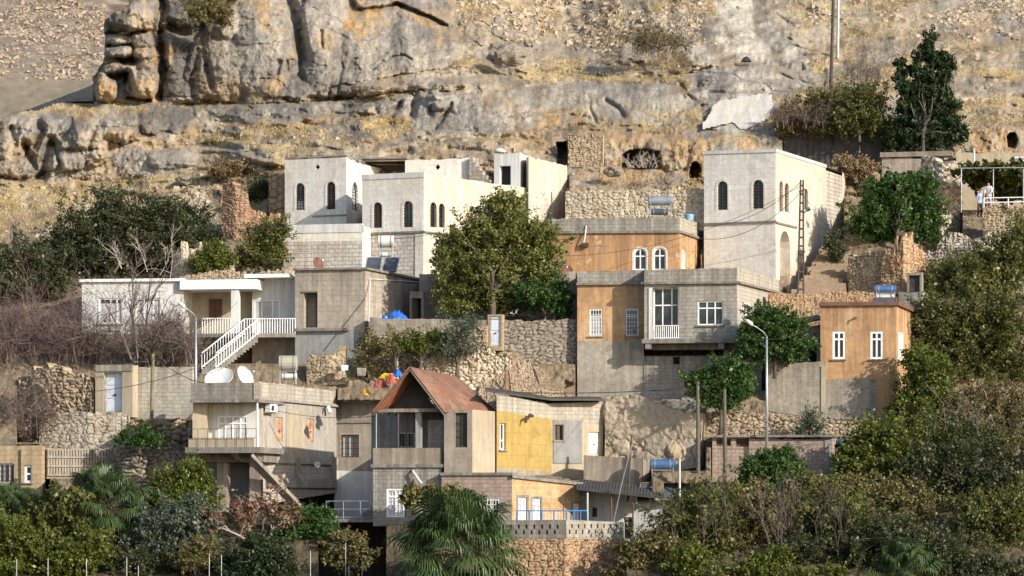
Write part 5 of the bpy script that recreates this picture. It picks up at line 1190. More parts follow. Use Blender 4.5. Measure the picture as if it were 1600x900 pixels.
s.holed([wl.pt(0, zl), wl.pt(wl.L, zl), wl.pt(wl.L, zh), wl.pt(0, zh)], [[wl.pt(*q) for q in shape(t0, t1, z0, z1)]]); s.poly([wl.pt(0, zh), wl.pt(wl.L, zh), wl.pt(wl.L, zh, -.2), wl.pt(0, zh, -.2)]); s.build('lower_wall', M['concrete_block'], H.root)
CARVE.append(((1006, 181.5, 525, 628), (1192, 181, 525, 612)))
w = H.W[2]; s = MB(); ztop, zlow = w.hit(1080, 529.5)[1], w.hit(1080, 536)[1]; w.box(s, -.12, w.L + .25, zlow, ztop, -4, .12); s.build('balcony_floor', M['concrete'], H.root)
s = MB(); w.box(s, -.02, w.L, w.hit(1080, 545)[1], w.hit(1080, 536.5)[1], -1.25, -1.0)
for x in (1013, 1127):
    t = w.hit(x, 540)[0]; w.box(s, t - .17, t + .17, w.hit(x, 545)[1], w.hit(x, 536.5)[1], -1.0, .05)
s.build('beam', M['concrete'], H.root)
s = MB(); w.box(s, w.L - .9, w.L - .4, w.hit(1140, 562)[1], w.hit(1140, 545)[1], -1.7, -1.3); s.build('pier', M['concrete'], H.root)
t0, t1, z0, z1 = w.rect(1020, 1060, 509, 530); railing(w, t0, t1, z0 + .03, z1, .05, 'white_frame', H.root, n=13, rails=(1.0, .05), r=.028, r2=.026)
s = MB(); w.box(s, w.rect(1020, 1060, 450, 530)[0] - .22, w.rect(1020, 1060, 450, 530)[0] - .05, z0, w.hit(1015, 450)[1], 0, .05); s.build('white_pier', M['white_paint'], H.root)
w = H.W[0]; railing(w, w.hit(977, 540)[0], w.L, w.hit(990, 533)[1], w.hit(977, 527)[1], .75, 'iron', H.root, n=9, rails=(1.0, .05), r=.012, r2=.009, name='stair_railing', z0b=w.hit(990, 528)[1], z1b=w.hit(1000, 508)[1])
for x, y in ((1090, 553), (1112, 557)):
    pass

# small building with tin awning between the trees
H = House('shed', 'white shed with a dark sloping awning beside the right orange house', 'shed', [(1240, 176.6, 510, 572), (1284, 176.2, 508, 572)], back=3)
H.win(0, 1262, 1276, 540, 568, kind='void', rec=.4, back='cloth_and_shade'); H.finish(M['white_paint'])
s = MB(); a, b = P(1238, 510, 175.2), P(1284, 500, 175.0); s.hexa([a, b, b + Vector((0, 2.2, .35)), a + Vector((0, 2.2, .35)), a + Vector((0, 0, .09)), b + Vector((0, 0, .09)), b + Vector((0, 2.2, .44)), a + Vector((0, 2.2, .44))]); s.build('awning', M['roofdark'], H.root)
# right orange house
H = House('orange_house', 'right orange house with brown roof edge and two tall white windows', 'house', [(1282, 174.6, 477, 665), (1400, 173.8, 476, 665), (1435, 180, 491, 660)], back=5)
H.band(0, (477, 476), (587, 590), M['orange_block']); H.band(0, (587, 590), (665, 665), M['orange_block']); H.band(1, (476, 491), (665, 660), M['orange_block'])
for a in ((1301, 1320.5, 518, 561), (1360, 1379.5, 518, 561)): H.win(0, *a, kind='white', mull=(.5,), trans=(.72,), rec=.08, t=.11)
H.win(1, 1403, 1411, 520, 564, kind='white', mull=(.5,), rec=.06, glass='curtain')
H.finish(M['orange_block'])
s = MB()
for k, q in enumerate(H.W): s.hexa([q.pt(-.1, H.zt[k] - .04, .16), q.pt(q.L + .1, H.zt[k + 1] - .04, .16), q.pt(q.L + .1, H.zt[k + 1] - .04, -.4), q.pt(-.1, H.zt[k] - .04, -.4), q.pt(-.1, H.zt[k] + .16, .16), q.pt(q.L + .1, H.zt[k + 1] + .16, .16), q.pt(q.L + .1, H.zt[k + 1] + .16, -.4), q.pt(-.1, H.zt[k] + .16, -.4)])
s.build('roof_edge', M['roofbrown'], H.root)
w = H.W[0]; s = MB(); t0, t1, z0, z1 = w.rect(1290, 1369, 592, 664); w.box(s, t0, t1, z0, z1, -.02, .04); s.build('stucco_patch', M['stucco'], H.root)
s = MB(); s.tube([w.pt(*w.hit(1338, 497), .02), w.pt(*w.hit(1337, 496), .22), w.pt(*w.hit(1336.5, 500), .24)], .05, 6); s.build('roof_spout', M['iron'], H.root)
H = House('garden_wall', 'rough grey stucco wall left of the right orange house', 'wall', [(1200, 175, 566, 655), (1290, 174.4, 564, 655)], back=1); H.finish(M['stucco'])
s = MB(); w = H.W[0]; t0, t1, z0, z1 = w.rect(1283, 1289, 572, 645); w.box(s, t0, t1, z0, z1, 0, .05); s.build('quoin', M['cream_plaster'], H.root)
H = House('block_hut', 'grey block rooftop hut behind the right orange house', 'shed', [(1404, 181.6, 455, 500), (1440, 181.2, 455, 500)], back=2); H.finish(M['concrete_block'])
H = House('doorway', 'dark iron door in a block frame below the ruined orange wall', 'door', [(1417, 184.2, 426, 470), (1440, 184, 425, 470)], back=1); H.win(0, 1420.5, 1437, 430, 458, kind='door', mat='iron', panels=(2, 2)); H.finish(M['concrete'])

# low house at lower right
H = House('low_house', 'low flat roofed pinkish concrete house with a small brown plaque and window behind wooden poles', 'house', [(1113, 170.6, 683, 755), (1300, 169.8, 686, 755), (1322, 173.5, 690, 755)], back=5)
H.win(0, 1119, 1142, 684 + 2, 697, kind='old', mull=(.33, .66), glass='inside'); H.win(0, 1150, 1170, 684 + 1, 698, kind='old', mull=(.5,), glass='inside')  # the left one is a brown plaque, built like a window
H.win(1, 1304, 1316, 695, 710, kind='void', rec=.3, back='yellow_cloth')
H.finish(M['pink_block'])
w = H.W[0]; s = MB(); w.box(s, -.15, w.L + .15, H.zt[0] - .02, H.zt[0] + .1, -2, .25); s.build('roof_slab', M['concrete'], H.root)
s = MB(); w.box(s, w.L * .94, w.L * .98, H.zb[0], H.zt[0] - .05, 0, .05); s.build('pier', M['concrete'], H.root)
w1 = H.W[1]; s = MB(); t0, t1, z0, z1 = w1.rect(1306, 1322, 688, 694); w1.box(s, t0, t1, z0, z1, .05, .3); t0, t1, z0, z1 = w1.rect(1308, 1321, 722, 735); w1.box(s, t0, t1, z0, z1, .02, .1); s.build('blue_panel', M['glass_sky'] if 'glass_sky' in M else M['blue_paint'], H.root)

# front left house with the balcony
H = House('balcony_house', 'pale block house on pillars with a recessed white balcony and two satellite dishes', 'house', [(404, 168.5, 595, 790), (524, 176.6, 610, 770)], back=5, backvec=(.2, 6))
H.band(0, (595, 610), (622, 634), M['pale_block']); H.band(0, (622, 634), (724, 724), M['concrete_pale']); H.band(0, (724, 724), (790, 770), M['pale_block'])
H.win(0, 431.5, 441.5, 652, 690, kind='door', mat='rustdoor', rec=.06, panels=(2, 1)); H.win(0, 480.5, 490, 654, 691, kind='door', mat='rustdoor', rec=.06, panels=(2, 1))
H.finish(M['pale_block'], roof=False)
w = H.W[0]; s = MB()
za, zb_ = (HZ - 622) * 168.5 / F, (HZ - 634) * 176.6 / F; s.hexa([w.pt(0, za - .07, .15), w.pt(w.L + .1, zb_ - .07, .15), w.pt(w.L + .1, zb_ - .07, -.2), w.pt(0, za - .07, -.2), w.pt(0, za + .08, .15), w.pt(w.L + .1, zb_ + .08, .15), w.pt(w.L + .1, zb_ + .08, -.2), w.pt(0, za + .08, -.2)])
for (y0, y1) in ((714, 725), (748, 762)):
    t0, t1, z0, z1 = w.rect(428, 522, y0, y1); w.box(s, t0, w.L, z0, z1, 0, .16)
s.build('beam', M['concrete_pale'], H.root)
for x in (462, 518): s = MB(); t0, t1, z0, z1 = w.rect(x - 3, x + 3, 714, 762); w.box(s, t0, t1, z0, z1, 0, .2); s.build('pier', M['concrete_pale'], H.root)
s = MB(); t0, t1, z0, z1 = w.rect(447, 476, 640, 725); w.box(s, t0, t1, z0, z1 + .0, -.02, .04); s.build('patched_strip', M['cream_plaster'], H.root)
wf = Wall((298, 167.4), (404, 166.6)); zt, zm = wf.hit(350, 598)[1], wf.hit(350, 624)[1]
s = MB(); wf.box(s, 0, wf.L, zm, zt, -.25, 0); s.build('parapet', M['concrete_block'], H.root)
s = MB(); wf.box(s, -.05, wf.L + .02, zm - .16, zm - .004, -6, .06); s.build('roof', M['concrete'], H.root)
s = MB(); s.box(P(298, 0, 167.4).x, P(298, 0, 167.4).x + .25, 167.66, 173, zm, zt); s.build('parapet', M['concrete_block'], H.root)
wbk = Wall((318, 168.9), (404, 168.5)); zf = wf.hit(350, 699)[1]
p = MB(); t0, t1, z0, z1 = wbk.rect(340, 387, 650, 692); p.holed([wbk.pt(-.5, zf), wbk.pt(wbk.L, zf), wbk.pt(wbk.L, zm), wbk.pt(-.5, zm)], [[wbk.pt(*q) for q in shape(t0, t1, z0, z1)]]); p.build('balcony_back_wall', M['white_paint'], H.root)
fill_opening(wbk, H.root, 'white', t0, t1, z0, z1, dict(mull=(.25, .5, .75), trans=(.72,), rec=.08, glass='curtain', sill=False))
p = MB(); x = P(404, 0, 166.6).x; p.box(x - .25, x + .004, 166.604, 168.6, zm, zt); p.build('parapet', M['pale_block'], H.root)
p = MB(); p.tube([P(402, 698, 166.7), P(402, 626, 166.7)], .05, 8); p.build('balcony_post', M['white_frame'], H.root)
p = MB(); x0 = P(300, 0, 167.6).x; p.box(x0, x0 + .75, 167.9, 170.2, zf, zm - .17); p.build('corner_pier', M['cream_plaster'], H.root)
s = MB(); wf.box(s, -.15, wf.L + .25, zf - .30, zf, -4, .45); s.build('balcony_floor', M['concrete'], H.root)
s = MB(); wf.box(s, .0, wf.L * .96, zf + .0, zf + .45, .30, .36); s.build('balcony_wall', M['cream_plaster'], H.root)
railing(wf, 0, wf.L, zf, zf + .95, .42, 'iron', H.root, n=7, rails=(1, .5), r=.014, r2=.014)
s = MB(); wf.box(s, 0, wf.L, zf - .75, zf - .31, -3.4, -.9)
for x in (314, 366, 397): t = wf.hit(x, 710)[0]; s.hexa([wf.pt(t - .13, zf - .75, -.9), wf.pt(t + .13, zf - .75, -.9), wf.pt(t + .13, zf - .75, -1.2), wf.pt(t - .13, zf - .75, -1.2), wf.pt(t - .13, zf - .31, .35), wf.pt(t + .13, zf - .31, .35), wf.pt(t + .13, zf - .31, -1.2), wf.pt(t - .13, zf - .31, -1.2)])
s.build('bracket_beam', M['concrete'], H.root)
for x0, x1 in ((329, 345), (380, 397)): s = MB(); t0, t1, z0, z1 = wf.rect(x0, x1, 722, 800); wf.box(s, t0, t1, z0, zf - .76, -1.6, -1.1); s.build('pillar', M['concrete_warm'], H.root)
p = MB(); wbb = Wall((300, 171.4), (404, 170.7)); p.poly([wbb.pt(-.3, zf - 4), wbb.pt(wbb.L + 1, zf - 4), wbb.pt(wbb.L + 1, zf - .3), wbb.pt(-.3, zf - .3)]); p.build('ground_floor_wall', M['grey_plaster'], H.root)
CARVE.append(((296, 172, 600, 800), (405, 172, 600, 800))); CARVE.append(((404, 172, 700, 800), (530, 178, 700, 800)))
s = MB(); a, b = P(392, 712, 166.2), P(470, 792, 167.6); q = Vector((-.12, .8, -.42)); t = Vector((.10, .05, .12)); s.hexa([a, b, b + q, a + q, a + t, b + t, b + q + t, a + q + t]); s.build('stair_soffit', M['stucco'], H.root)
# block wall with the white door
H = House('block_wall', 'pale block yard wall left of the balcony house', 'wall', [(205, 175.4, 573, 655), (300, 174.8, 573, 655)], back=.4); H.finish(M['pale_block'])
H = House('gateway', 'concrete door frame with a pale blue door in the yard wall', 'gate', [(149, 175.2, 570, 652), (207, 174.6, 570, 652)], back=.8)
H.win(0, 162, 191, 582, 644, kind='door', mat='bluewhite', rec=.28, panels=(2, 3)); H.finish(M['cream_plaster'])
s = MB(); w = H.W[0]; t0, t1, z0, z1 = w.rect(150, 207, 570, 580); w.box(s, t0, t1, z0, z1, -.02, .06); s.build('lintel', M['concrete_pale'], H.root)

# grey recessed house
H = House('grey_house', 'grey recessed house with a barred window and blue grey lower wall', 'house', [(522, 177.4, 627, 820), (592, 176.8, 629, 820), (742, 176, 630, 760)], back=5)
H.band(0, (627, 629), (735, 737), M['concrete_warm']); H.band(0, (735, 737), (820, 820), M['white_paint']); H.band(1, (629, 630), (760, 760), M['concrete_block'])
H.win(0, 533, 561, 679, 714, kind='old', mull=(.35, .68), grille=(6, 4), go=.05, glass='curtain', surround='cream_plaster', se=.08)
H.finish(M['concrete'])
s = MB()
for k, q in enumerate(H.W): s.hexa([q.pt(-.05, H.zt[k] - .07, .35), q.pt(q.L, H.zt[k + 1] - .07, .35), q.pt(q.L, H.zt[k + 1] - .07, -.4), q.pt(-.05, H.zt[k] - .07, -.4), q.pt(-.05, H.zt[k] + .1, .35), q.pt(q.L, H.zt[k + 1] + .1, .35), q.pt(q.L, H.zt[k + 1] + .1, -.4), q.pt(-.05, H.zt[k] + .1, -.4)])
q = H.W[0]; q.box(s, 0, q.L, q.hit(560, 661)[1], q.hit(560, 657)[1], 0, .07); s.build('roof_slab', M['concrete'], H.root)
# its terrace slab over a dark void
T = empty('terrace', P(545, 815, 166), 'concrete terrace slab with a pipe railing over a dark opening', 'terrace')
wt = Wall((506, 166.2), (592, 165.6)); s = MB(); wt.box(s, 0, wt.L, wt.hit(550, 816)[1], wt.hit(550, 811)[1], -9, 0); s.build('slab', M['concrete'], T)
railing(wt, .1, wt.L - .1, wt.hit(550, 811)[1], wt.hit(550, 783)[1], -.1, 'steel', T, n=3, rails=(1, .55, .1), r=.022, r2=.024)
s = MB(); wbk = Wall((500, 170), (600, 169.6)); s.poly([wbk.pt(0, -3.5), wbk.pt(wbk.L, -3.5), wbk.pt(wbk.L, wt.hit(550, 816)[1]), wbk.pt(0, wt.hit(550, 816)[1])]); s.build('void_shade', M['inside'], T)  # dark back sheet standing for the shade in the void
s = MB()
for k in range(5): t0 = wt.L * (.55 + .07 * k); wt.box(s, t0, t0 + wt.L * .08, wt.hit(550, 811)[1], wt.hit(550, 811)[1] + .17 * (k + 1), -1.7, -1.0)
s.build('steps', M['concrete'], T)
CARVE.append(((500, 177.5, 730, 905), (600, 177, 730, 905)))
# gable-roofed house: porch, tower wall, lower storey
H = House('gable_house', 'house under a rusty tin gable roof with an open porch and pale lower wall', 'house', [(583, 165.6, 727, 822), (690, 165, 727, 822)], back=6)
H.win(0, 604, 632, 764, 808, kind='white', mull=(.5,), trans=(.72,), glass='curtain', rec=.06, sill=False, grille=(5, 6), gmat='white_frame', go=-.03)
H.finish(M['concrete_block'])
root = H.root; w = H.W[0]; zf = H.zt[0]; CARVE.append(((583, 172, 570, 727), (780, 172, 570, 727)))
s = MB(); w.box(s, -.1, w.L + .95, zf - .12, zf + .06, -5.5, .12); s.build('floor_slab', M['concrete'], root)
zp = w.hit(640, 700)[1]; s = MB(); w.box(s, 0, w.L, zf + .062, zp, -.2, .02); s.build('parapet', M['concrete_warm'], root)
# porch back wall with window, right pier and tower
wb = Wall((583, 169.6), (712, 169.0)); zc = w.hit(640, 643)[1] + .15
p = MB(); t0, t1, z0, z1 = wb.rect(622, 648, 676, 699); p.holed([wb.pt(-.1, zf), wb.pt(wb.L, zf), wb.pt(wb.L, zc), wb.pt(-.1, zc)], [[wb.pt(*q) for q in shape(t0, t1, z0, z1)]]); p.build('porch_back_wall', M['concrete'], root)
fill_opening(wb, root, 'white', t0, t1, z0, z1, dict(mull=(.5,), grille=(5, 5), rec=.1, go=.03))
s = MB(); t0, t1, z0, z1 = w.rect(648, 664, 648, 700); w.box(s, t0, t0 + .28, zf + .07, zc, -.6, -.2); s.build('porch_pier', M['grey_plaster'], root)
s = MB(); t0, t1, z0, z1 = w.rect(664, 697, 648, 700); w.box(s, t0, t1, zf + .07, z1 - .25, -1.2, -.8); s.build('half_wall', M['concrete_block'], root)
for x in (587, 621):
    t = w.hit(x, 650)[0]; s = MB(); s.tube([w.pt(t, zf + .07, -.12), w.pt(t, zc, -.12)], .035 if x < 600 else .05, 6); s.build('porch_post', M['steel_dull' if x < 600 else 'iron'], root)
s = MB(); w.box(s, 0, w.L * 1.0, zc - .18, zc, -.25, -.02); s.build('porch_beam', M['concrete_warm'], root)
wt = Wall((694, 164.8), (738, 164.5)); wr = Wall((738, 164.5), (779, 168.2)); zt_ = wt.hit(715, 640)[1]; zb_ = wt.hit(715, 745)[1]
p = MB(); t0, t1, z0, z1 = wt.rect(711, 730, 645, 699)
p.holed([wt.pt(0, zb_), wt.pt(wt.L, zb_), wt.pt(wt.L, zt_), wt.pt(0, zt_)], [[wt.pt(*q) for q in shape(t0, t1, z0, z1)]], 0)
for k in range(4):
    sh = shape(t0, t1, z0, z1); a, b = sh[k], sh[(k + 1) % 4]; p.poly([wt.pt(*a), wt.pt(*a, -.2), wt.pt(*b, -.2), wt.pt(*b)], 0)
p.poly([wr.pt(0, zb_), wr.pt(wr.L, zb_), wr.pt(wr.L, zt_), wr.pt(0, zt_)], 1); a = wt.pt(0, zb_); p.poly([a + Vector((0, 5, 0)), a, Vector((a.x, a.y, zt_)), Vector((a.x, a.y + 5, zt_))], 0); p.build('tower_wall', [M['concrete_warm'], M['cream_plaster']], root)
fill_opening(wt, root, 'iron', t0, t1, z0, z1, dict(mull=(.5,), trans=(.3, .5, .7), rec=.18, glass='inside'))
CARVE.append(((694, 170, 640, 800), (780, 170, 640, 800)))
# tin gable roof: two slopes of sheets with thickness, ribs, rafters
ap, bp = P(640, 573, 165.0), P(712, 588, 170.6); el0, el1 = P(582, 643, 165.0), P(640, 645, 170.6); er0, er1 = P(694, 644, 164.4), P(779, 646, 168.6)
def sheet(nm, a, b, c, d, mt):
    n = (b - a).cross(d - a).normalized(); n = n if n.z > 0 else -n; m = MB()
    m.hexa([a - n * .05, b - n * .05, c - n * .05, d - n * .05, a, b, c, d])
    k = 12
    for i in range(k + 1):
        p, q = a.lerp(b, i / k), d.lerp(c, i / k); m.tube([p + n * .012, q + n * .012], .022, 4)
    return m.build(nm, mt, root)
sheet('roof_slope', ap, bp, er1, er0, M['tin_rust']); sheet('roof_slope', ap, bp, el1, el0, M['rust'])
m = MB()
for i in range(6):
    p, q = ap.lerp(bp, i / 5), er0.lerp(er1, i / 5); e = el0.lerp(el1, i / 5); dn = Vector((0, 0, -.16)); m.tube([p + dn, q + dn], .05, 4); m.tube([p + dn, e + dn], .05, 4)
m.build('rafter', M['wood_pole'], root)
m = MB(); g = Vector((0, 1.5, 0)); m.poly([el0 + g + Vector((.9, 0, .1)), er0 + g + Vector((-.3, 0, 0)), ap + g + Vector((0, 0, -.25))]); m.build('gable_shade', M['inside'], root)  # dark triangle standing for the shade inside the open gable
s = MB(); s.tube([w.pt(*w.hit(645, 735), .05), w.pt(*w.hit(647, 737), .25), w.pt(*w.hit(661, 756), .35)], .06, 7); s.build('drain_pipe', M['tank_white'], root)
# pinkish lower house
H = House('pink_house', 'pinkish block house with white grilled doors below the rusty gable roof', 'house', [(690, 164.6, 741, 822), (800, 163.8, 740, 822)], back=5)
for a in ((705, 727, 781, 812), (755, 781, 779, 812)): H.win(0, *a, kind='white', mull=(.5,), grille=(6, 5), gmat='white_frame', go=-.02, rec=.1, sill=False, t=.05)
H.finish(M['pink_block'])
s = MB(); w = H.W[0]; w.box(s, -.05, w.L + .05, H.zt[0] - .06, H.zt[0] + .08, -1, .12); s.build('roof_slab', M['concrete'], H.root)
# yellow-walled house
H = House('yellow_house', 'house with a yellow insulated wall, grey panel and white door under a block parapet', 'house', [(776, 167.6, 615, 742), (862, 173.0, 630, 745), (942, 174.4, 640, 760)], back=4, backvec=(0, 7))
H.band(0, (615, 630), (641, 655), M['pale_block']); H.band(0, (641, 655), (731, 737), M['yellow_foam']); H.band(0, (731, 737), (760, 760), M['concrete_warm'])
H.band(1, (630, 628), (655, 664), M['pale_block']); H.band(1, (655, 664), (760, 760), M['cream_plaster'])
H.win(0, 780, 790.5, 661, 703, kind='white', mull=(.5,), trans=(.35,), rec=.2)
H.win(1, 866, 880, 664, 688, kind='old', rec=.2, mull=(.5,), sill=True); H.win(1, 920, 937, 675, 709, kind='door', mat='white_frame', rec=.12, panels=(1, 2))
H.finish(M['cream_plaster'])
w = H.W[1]; s = MB(); t0, t1, z0, z1 = w.rect(863, 909, 656, 737); za, zb_ = w.hit(863, 656)[1], w.hit(909, 661)[1]; zc, zd = w.hit(863, 724)[1], w.hit(909, 732)[1]
tw = [w.hit(x, 680)[0] for x in (864, 866, 880, 909)]
for ta, tb, fa, fb in ((tw[0], tw[1], 0, 1), (tw[2], tw[3], 0, 1)): w.box(s, ta, tb, zc, za, .0, .05)
zw0, zw1 = w.hit(873, 689)[1], w.hit(873, 663)[1]; w.box(s, tw[1], tw[2], zc, zw0 - .08, 0, .05); w.box(s, tw[1], tw[2], zw1, za, 0, .05); s.build('grey_panel', M['grey_plaster'], H.root)
w = H.W[0]; s = MB(); s.tube([w.pt(*w.hit(826, 648), .05), w.pt(*w.hit(825, 650), .3), w.pt(*w.hit(813, 652), .35), w.pt(*w.hit(811, 660), .4)], .07, 6); s.build('drain_pipe', M['iron'], H.root)
a, b = P(758, 612, 166.5), P(942, 626, 173.6); s = MB(); v = Vector((0, 7, .4)); c0 = P(862, 626, 172.2)
s.hexa([a, c0, c0 + v, a + v, a + Vector((0, 0, .1)), c0 + Vector((0, 0, .1)), c0 + v + Vector((0, 0, .1)), a + v + Vector((0, 0, .1))]); s.hexa([c0, b, b + v, c0 + v, c0 + Vector((0, 0, .1)), b + Vector((0, 0, .1)), b + v + Vector((0, 0, .1)), c0 + v + Vector((0, 0, .1))]); s.build('tin_roof', M['roofdark'], H.root)
# orange ashlar house and its terrace
H = House('ashlar_house', 'orange ashlar stone house with white windows above the blue railing', 'house', [(800, 163.8, 745, 830), (906, 166.8, 757, 830)], back=5)
for a in ((809.5, 823, 777, 815), (832, 845, 779, 815), (895, 905, 787, 815)): H.win(0, *a, kind='white', mull=(.5,), trans=(.75,), rec=.14, glass='curtain', surround='concrete', se=.12)
H.finish(M['orange_ashlar'])
s = MB(); w = H.W[0]; s.hexa([w.pt(-.1, H.zt[0] - .05, .15), w.pt(w.L + .1, H.zt[1] - .05, .15), w.pt(w.L + .1, H.zt[1] - .05, -.5), w.pt(-.1, H.zt[0] - .05, -.5), w.pt(-.1, H.zt[0] + .1, .15), w.pt(w.L + .1, H.zt[1] + .1, .15), w.pt(w.L + .1, H.zt[1] + .1, -.5), w.pt(-.1, H.zt[0] + .1, -.5)]); s.build('roof_slab', M['concrete'], H.root)
T = empty('terrace_parapet', P(830, 842, 161), 'grey block terrace parapet with small holes on a rubble wall', 'wall')
for (A, B, yt, yb, mt) in (((776, 161.4), (885, 160.6), (813, 812), (842, 842), 'concrete_block'), ((885, 160.6), (975, 163.6), (812, 816), (842, 843), 'pale_block')):  # sunlit right face given paler blocks than the front
    w = Wall(A, B); za, zb_ = (HZ - yb[0]) * A[1] / F, (HZ - yt[0]) * A[1] / F; zc, zd = (HZ - yb[1]) * B[1] / F, (HZ - yt[1]) * B[1] / F
    m = MB(); n = 9; hs = []
    for k in range(n):
        for row in (0, 1):
            t = w.L * (k + .5 + .35 * row) / n
            if t > w.L - .2: continue
            z = za + (zb_ - za) * (.36 + .30 * row); hs.append([w.pt(*q) for q in shape(t - .055, t + .055, z - .10, z + .10)])
    m.holed([w.pt(0, za), w.pt(w.L, zc), w.pt(w.L, zd), w.pt(0, zb_)], hs); m.poly([w.pt(0, zb_, 0), w.pt(w.L, zd, 0), w.pt(w.L, zd, -.2), w.pt(0, zb_, -.2)])
    for hh in hs:
        for k in range(4): a, b = hh[k], hh[(k + 1) % 4]; bk = Vector((-w.n.x, -w.n.y, 0)) * .2; m.poly([a, a + bk, b + bk, b])
    m.poly([w.pt(w.L, zc, -.2), w.pt(0, za, -.2), w.pt(0, zb_, -.2), w.pt(w.L, zd, -.2)])
    m.build('parapet', M[mt], T)
w = Wall((808, 162.6), (885, 162.0)); root = empty('terrace_railing', P(845, 815, 162), 'blue painted metal railing on the terrace of the ashlar house', 'railing')
railing(w, 0, w.L, w.hit(850, 816)[1], w.hit(850, 798)[1], 0, 'white_frame', root, n=14, rails=(), r2=.012, name='bars')
railing(w, 0, w.L, w.hit(850, 816)[1], w.hit(850, 798)[1], 0.01, 'blue_paint', root, n=4, rails=(1, .06), r=.03, r2=.035, name='frame')
w = Wall((885, 162.0), (917, 163.2)); railing(w, 0.02, w.L, w.hit(900, 816)[1], w.hit(900, 798)[1], 0.01, 'blue_paint', root, n=3, rails=(1, .06), r=.03, r2=.035, name='frame')
# awning house at the right of the terrace
H = House('awning_house', 'white walled outbuilding under a dark sloping corrugated awning', 'house', [(903, 168, 758, 850), (1034, 167, 775, 850)], back=3)
H.win(0, 925, 933, 793, 808, kind='old', mull=(.5,)); H.win(0, 974, 990, 808, 842, kind='void', rec=.3, back='cloth_and_shade'); H.finish(M['white_paint'])
s = MB(); a, b = P(901, 765.5, 165.0), P(1036, 780, 164.4); v = Vector((.2, 3.4, .5)); u = Vector((0, 0, .09)); s.hexa([a, b, b + v, a + v, a + u, b + u, b + v + u, a + v + u])
for k in range(28): p = a.lerp(b, k / 27) + u; s.tube([p, p + v], .035, 4)
s.build('awning', M['roofdark'], H.root)
for x, mt in ((918, 'tank_white'), (955, 'brownwood'), (989, 'brownwood')):
    s = MB(); s.tube([P(x, 818, 165), P(x, 770, 165)], .05, 6); s.build('awning_post', M[mt], H.root)
H = House('block_wall', 'sagging tan block wall beside the blue solar tanks', 'wall', [(912, 171.2, 711, 790), (1003, 170.6, 716, 790), (1016, 173, 722, 790)], back=1.2); H.finish(M['concrete_warm'])
H = House('block_wall', 'low grey block wall behind the thicket below the pink house', 'wall', [(1040, 168.4, 757, 830), (1250, 167.6, 757, 830)], back=.5); H.finish(M['concrete'])
# bottom-left house
H = House('beige_house', 'beige stone block house at the lower left with barred windows', 'house', [(-60, 169.6, 694, 800), (66, 168.8, 695, 800), (75, 172, 700, 800)], back=5)
H.win(0, -2, 22, 724, 755, kind='white', mull=(.33, .66), rec=.16, grille=(7, 4)); H.win(0, 38, 50, 727, 754, kind='white', trans=(.5,), rec=.16, t=.1); H.finish(M['beige_block'])
s = MB(); w = H.W[0]; t0 = w.hit(32.5, 700)[0]; s.tube([w.pt(t0, H.zb[0], .06), w.pt(t0, H.zt[0] - .3, .06)], .03, 5); s.build('drain_pipe', M['iron'], H.root)
s = MB(); w.box(s, -.1, w.L + .1, H.zt[0], H.zt[0] + .07, -.5, .08); s.build('roof_edge', M['concrete'], H.root)
H = House('hollow_block_wall', 'wall of upright hollow blocks in tiers beside the beige house', 'wall', [(73, 170.2, 702, 748), (187, 171.8, 699, 748)], back=.5)
H.finish(M['stucco'])
w = H.W[0]; s = MB(); za, zb_ = H.zb[0], H.zt[0]; 
for row in range(3):
    z0 = zb_ - .36 - row * .47; n = 26
    w.box(s, 0, w.L, z0 - .10, z0, 0, .12)
    for k in range(n): t = w.L * (k + .5) / n; w.box(s, t - .055, t + .055, z0 + .002, z0 + .34, 0, .11)
s.build('block_tier', M['stucco'], H.root)
# dwellings high at the right: rock-cut house, pergola terrace
H = House('cave_house', 'flat roofed stone house above the pergola at the upper right', 'house', [(1494, 201, 238, 330), (1680, 200, 238, 330)], back=4); H.finish(M['cream_plaster'])
w = H.W[0]; s = MB(); w.box(s, -.2, w.L, H.zt[0] - 1.1, H.zt[0] - .9, 0, .5); s.build('ledge', M['concrete'], H.root)
H = House('iron_shed', 'dark iron sheet shed in the shade under the scrub at the upper right', 'shed', [(1226, 206.4, 206, 262), (1300, 206, 206, 262), (1378, 205.4, 207, 262)], back=3); H.finish(M['roofdark'])
w = H.W[0]; s = MB()
for k in range(9): t = w.L * k / 8; w.box(s, t - .03, t + .03, H.zb[0], H.zt[0], 0, .05)
s.build('sheet_rib', M['iron'], H.root)
H = House('stone_house', 'low stone wall house with patched concrete below the pine', 'house', [(1378, 201.4, 246, 300), (1450, 200.8, 246, 300), (1500, 203, 246, 300)], back=3); H.finish(M['tan_block'])
s = MB(); w = H.W[0]; w.box(s, -.1, w.L + 1.5, H.zt[0], H.zt[0] + .3, -1, .15); s.build('roof_slab', M['concrete_warm'], H.root)
# ------------------------------------------------------------------ stone walls and ruins
SW = stone_wall
M['st_earth'] = m_stone('stony_earth', (.40, .31, .215), (.46, .36, .26), (.34, .26, .18), (.30, .225, .15))
M['st_rock'] = m_stone('weathered_rock', (.44, .37, .28), (.52, .43, .32), (.38, .33, .27), (.25, .20, .15))
SW('retaining_wall', 'long pale rubble retaining wall between the two white houses', [(884, 193.0, 296, 350), (1101, 190.4, 297, 360)], 'st_pale', .42, .09, .14, seed=3, gapw=.06)
SW('ruined_wall', 'narrow reddish ruined wall stump standing at the left of the white houses', [(347, 197.2, 291, 376), (368, 196.6, 288, 376), (385, 196.6, 294, 376), (389, 197, 316, 376), (408, 197.2, 334, 374)], 'brick_red', .34, .10, .22, thick=.7, seed=4)
SW('ruined_wall', 'low orange tinted ruined wall right of the reddish stump', [(380, 198, 333, 376), (420, 197.4, 336, 376), (446, 197, 345, 376)], 'st_orange', .3, .09, .5, seed=5)
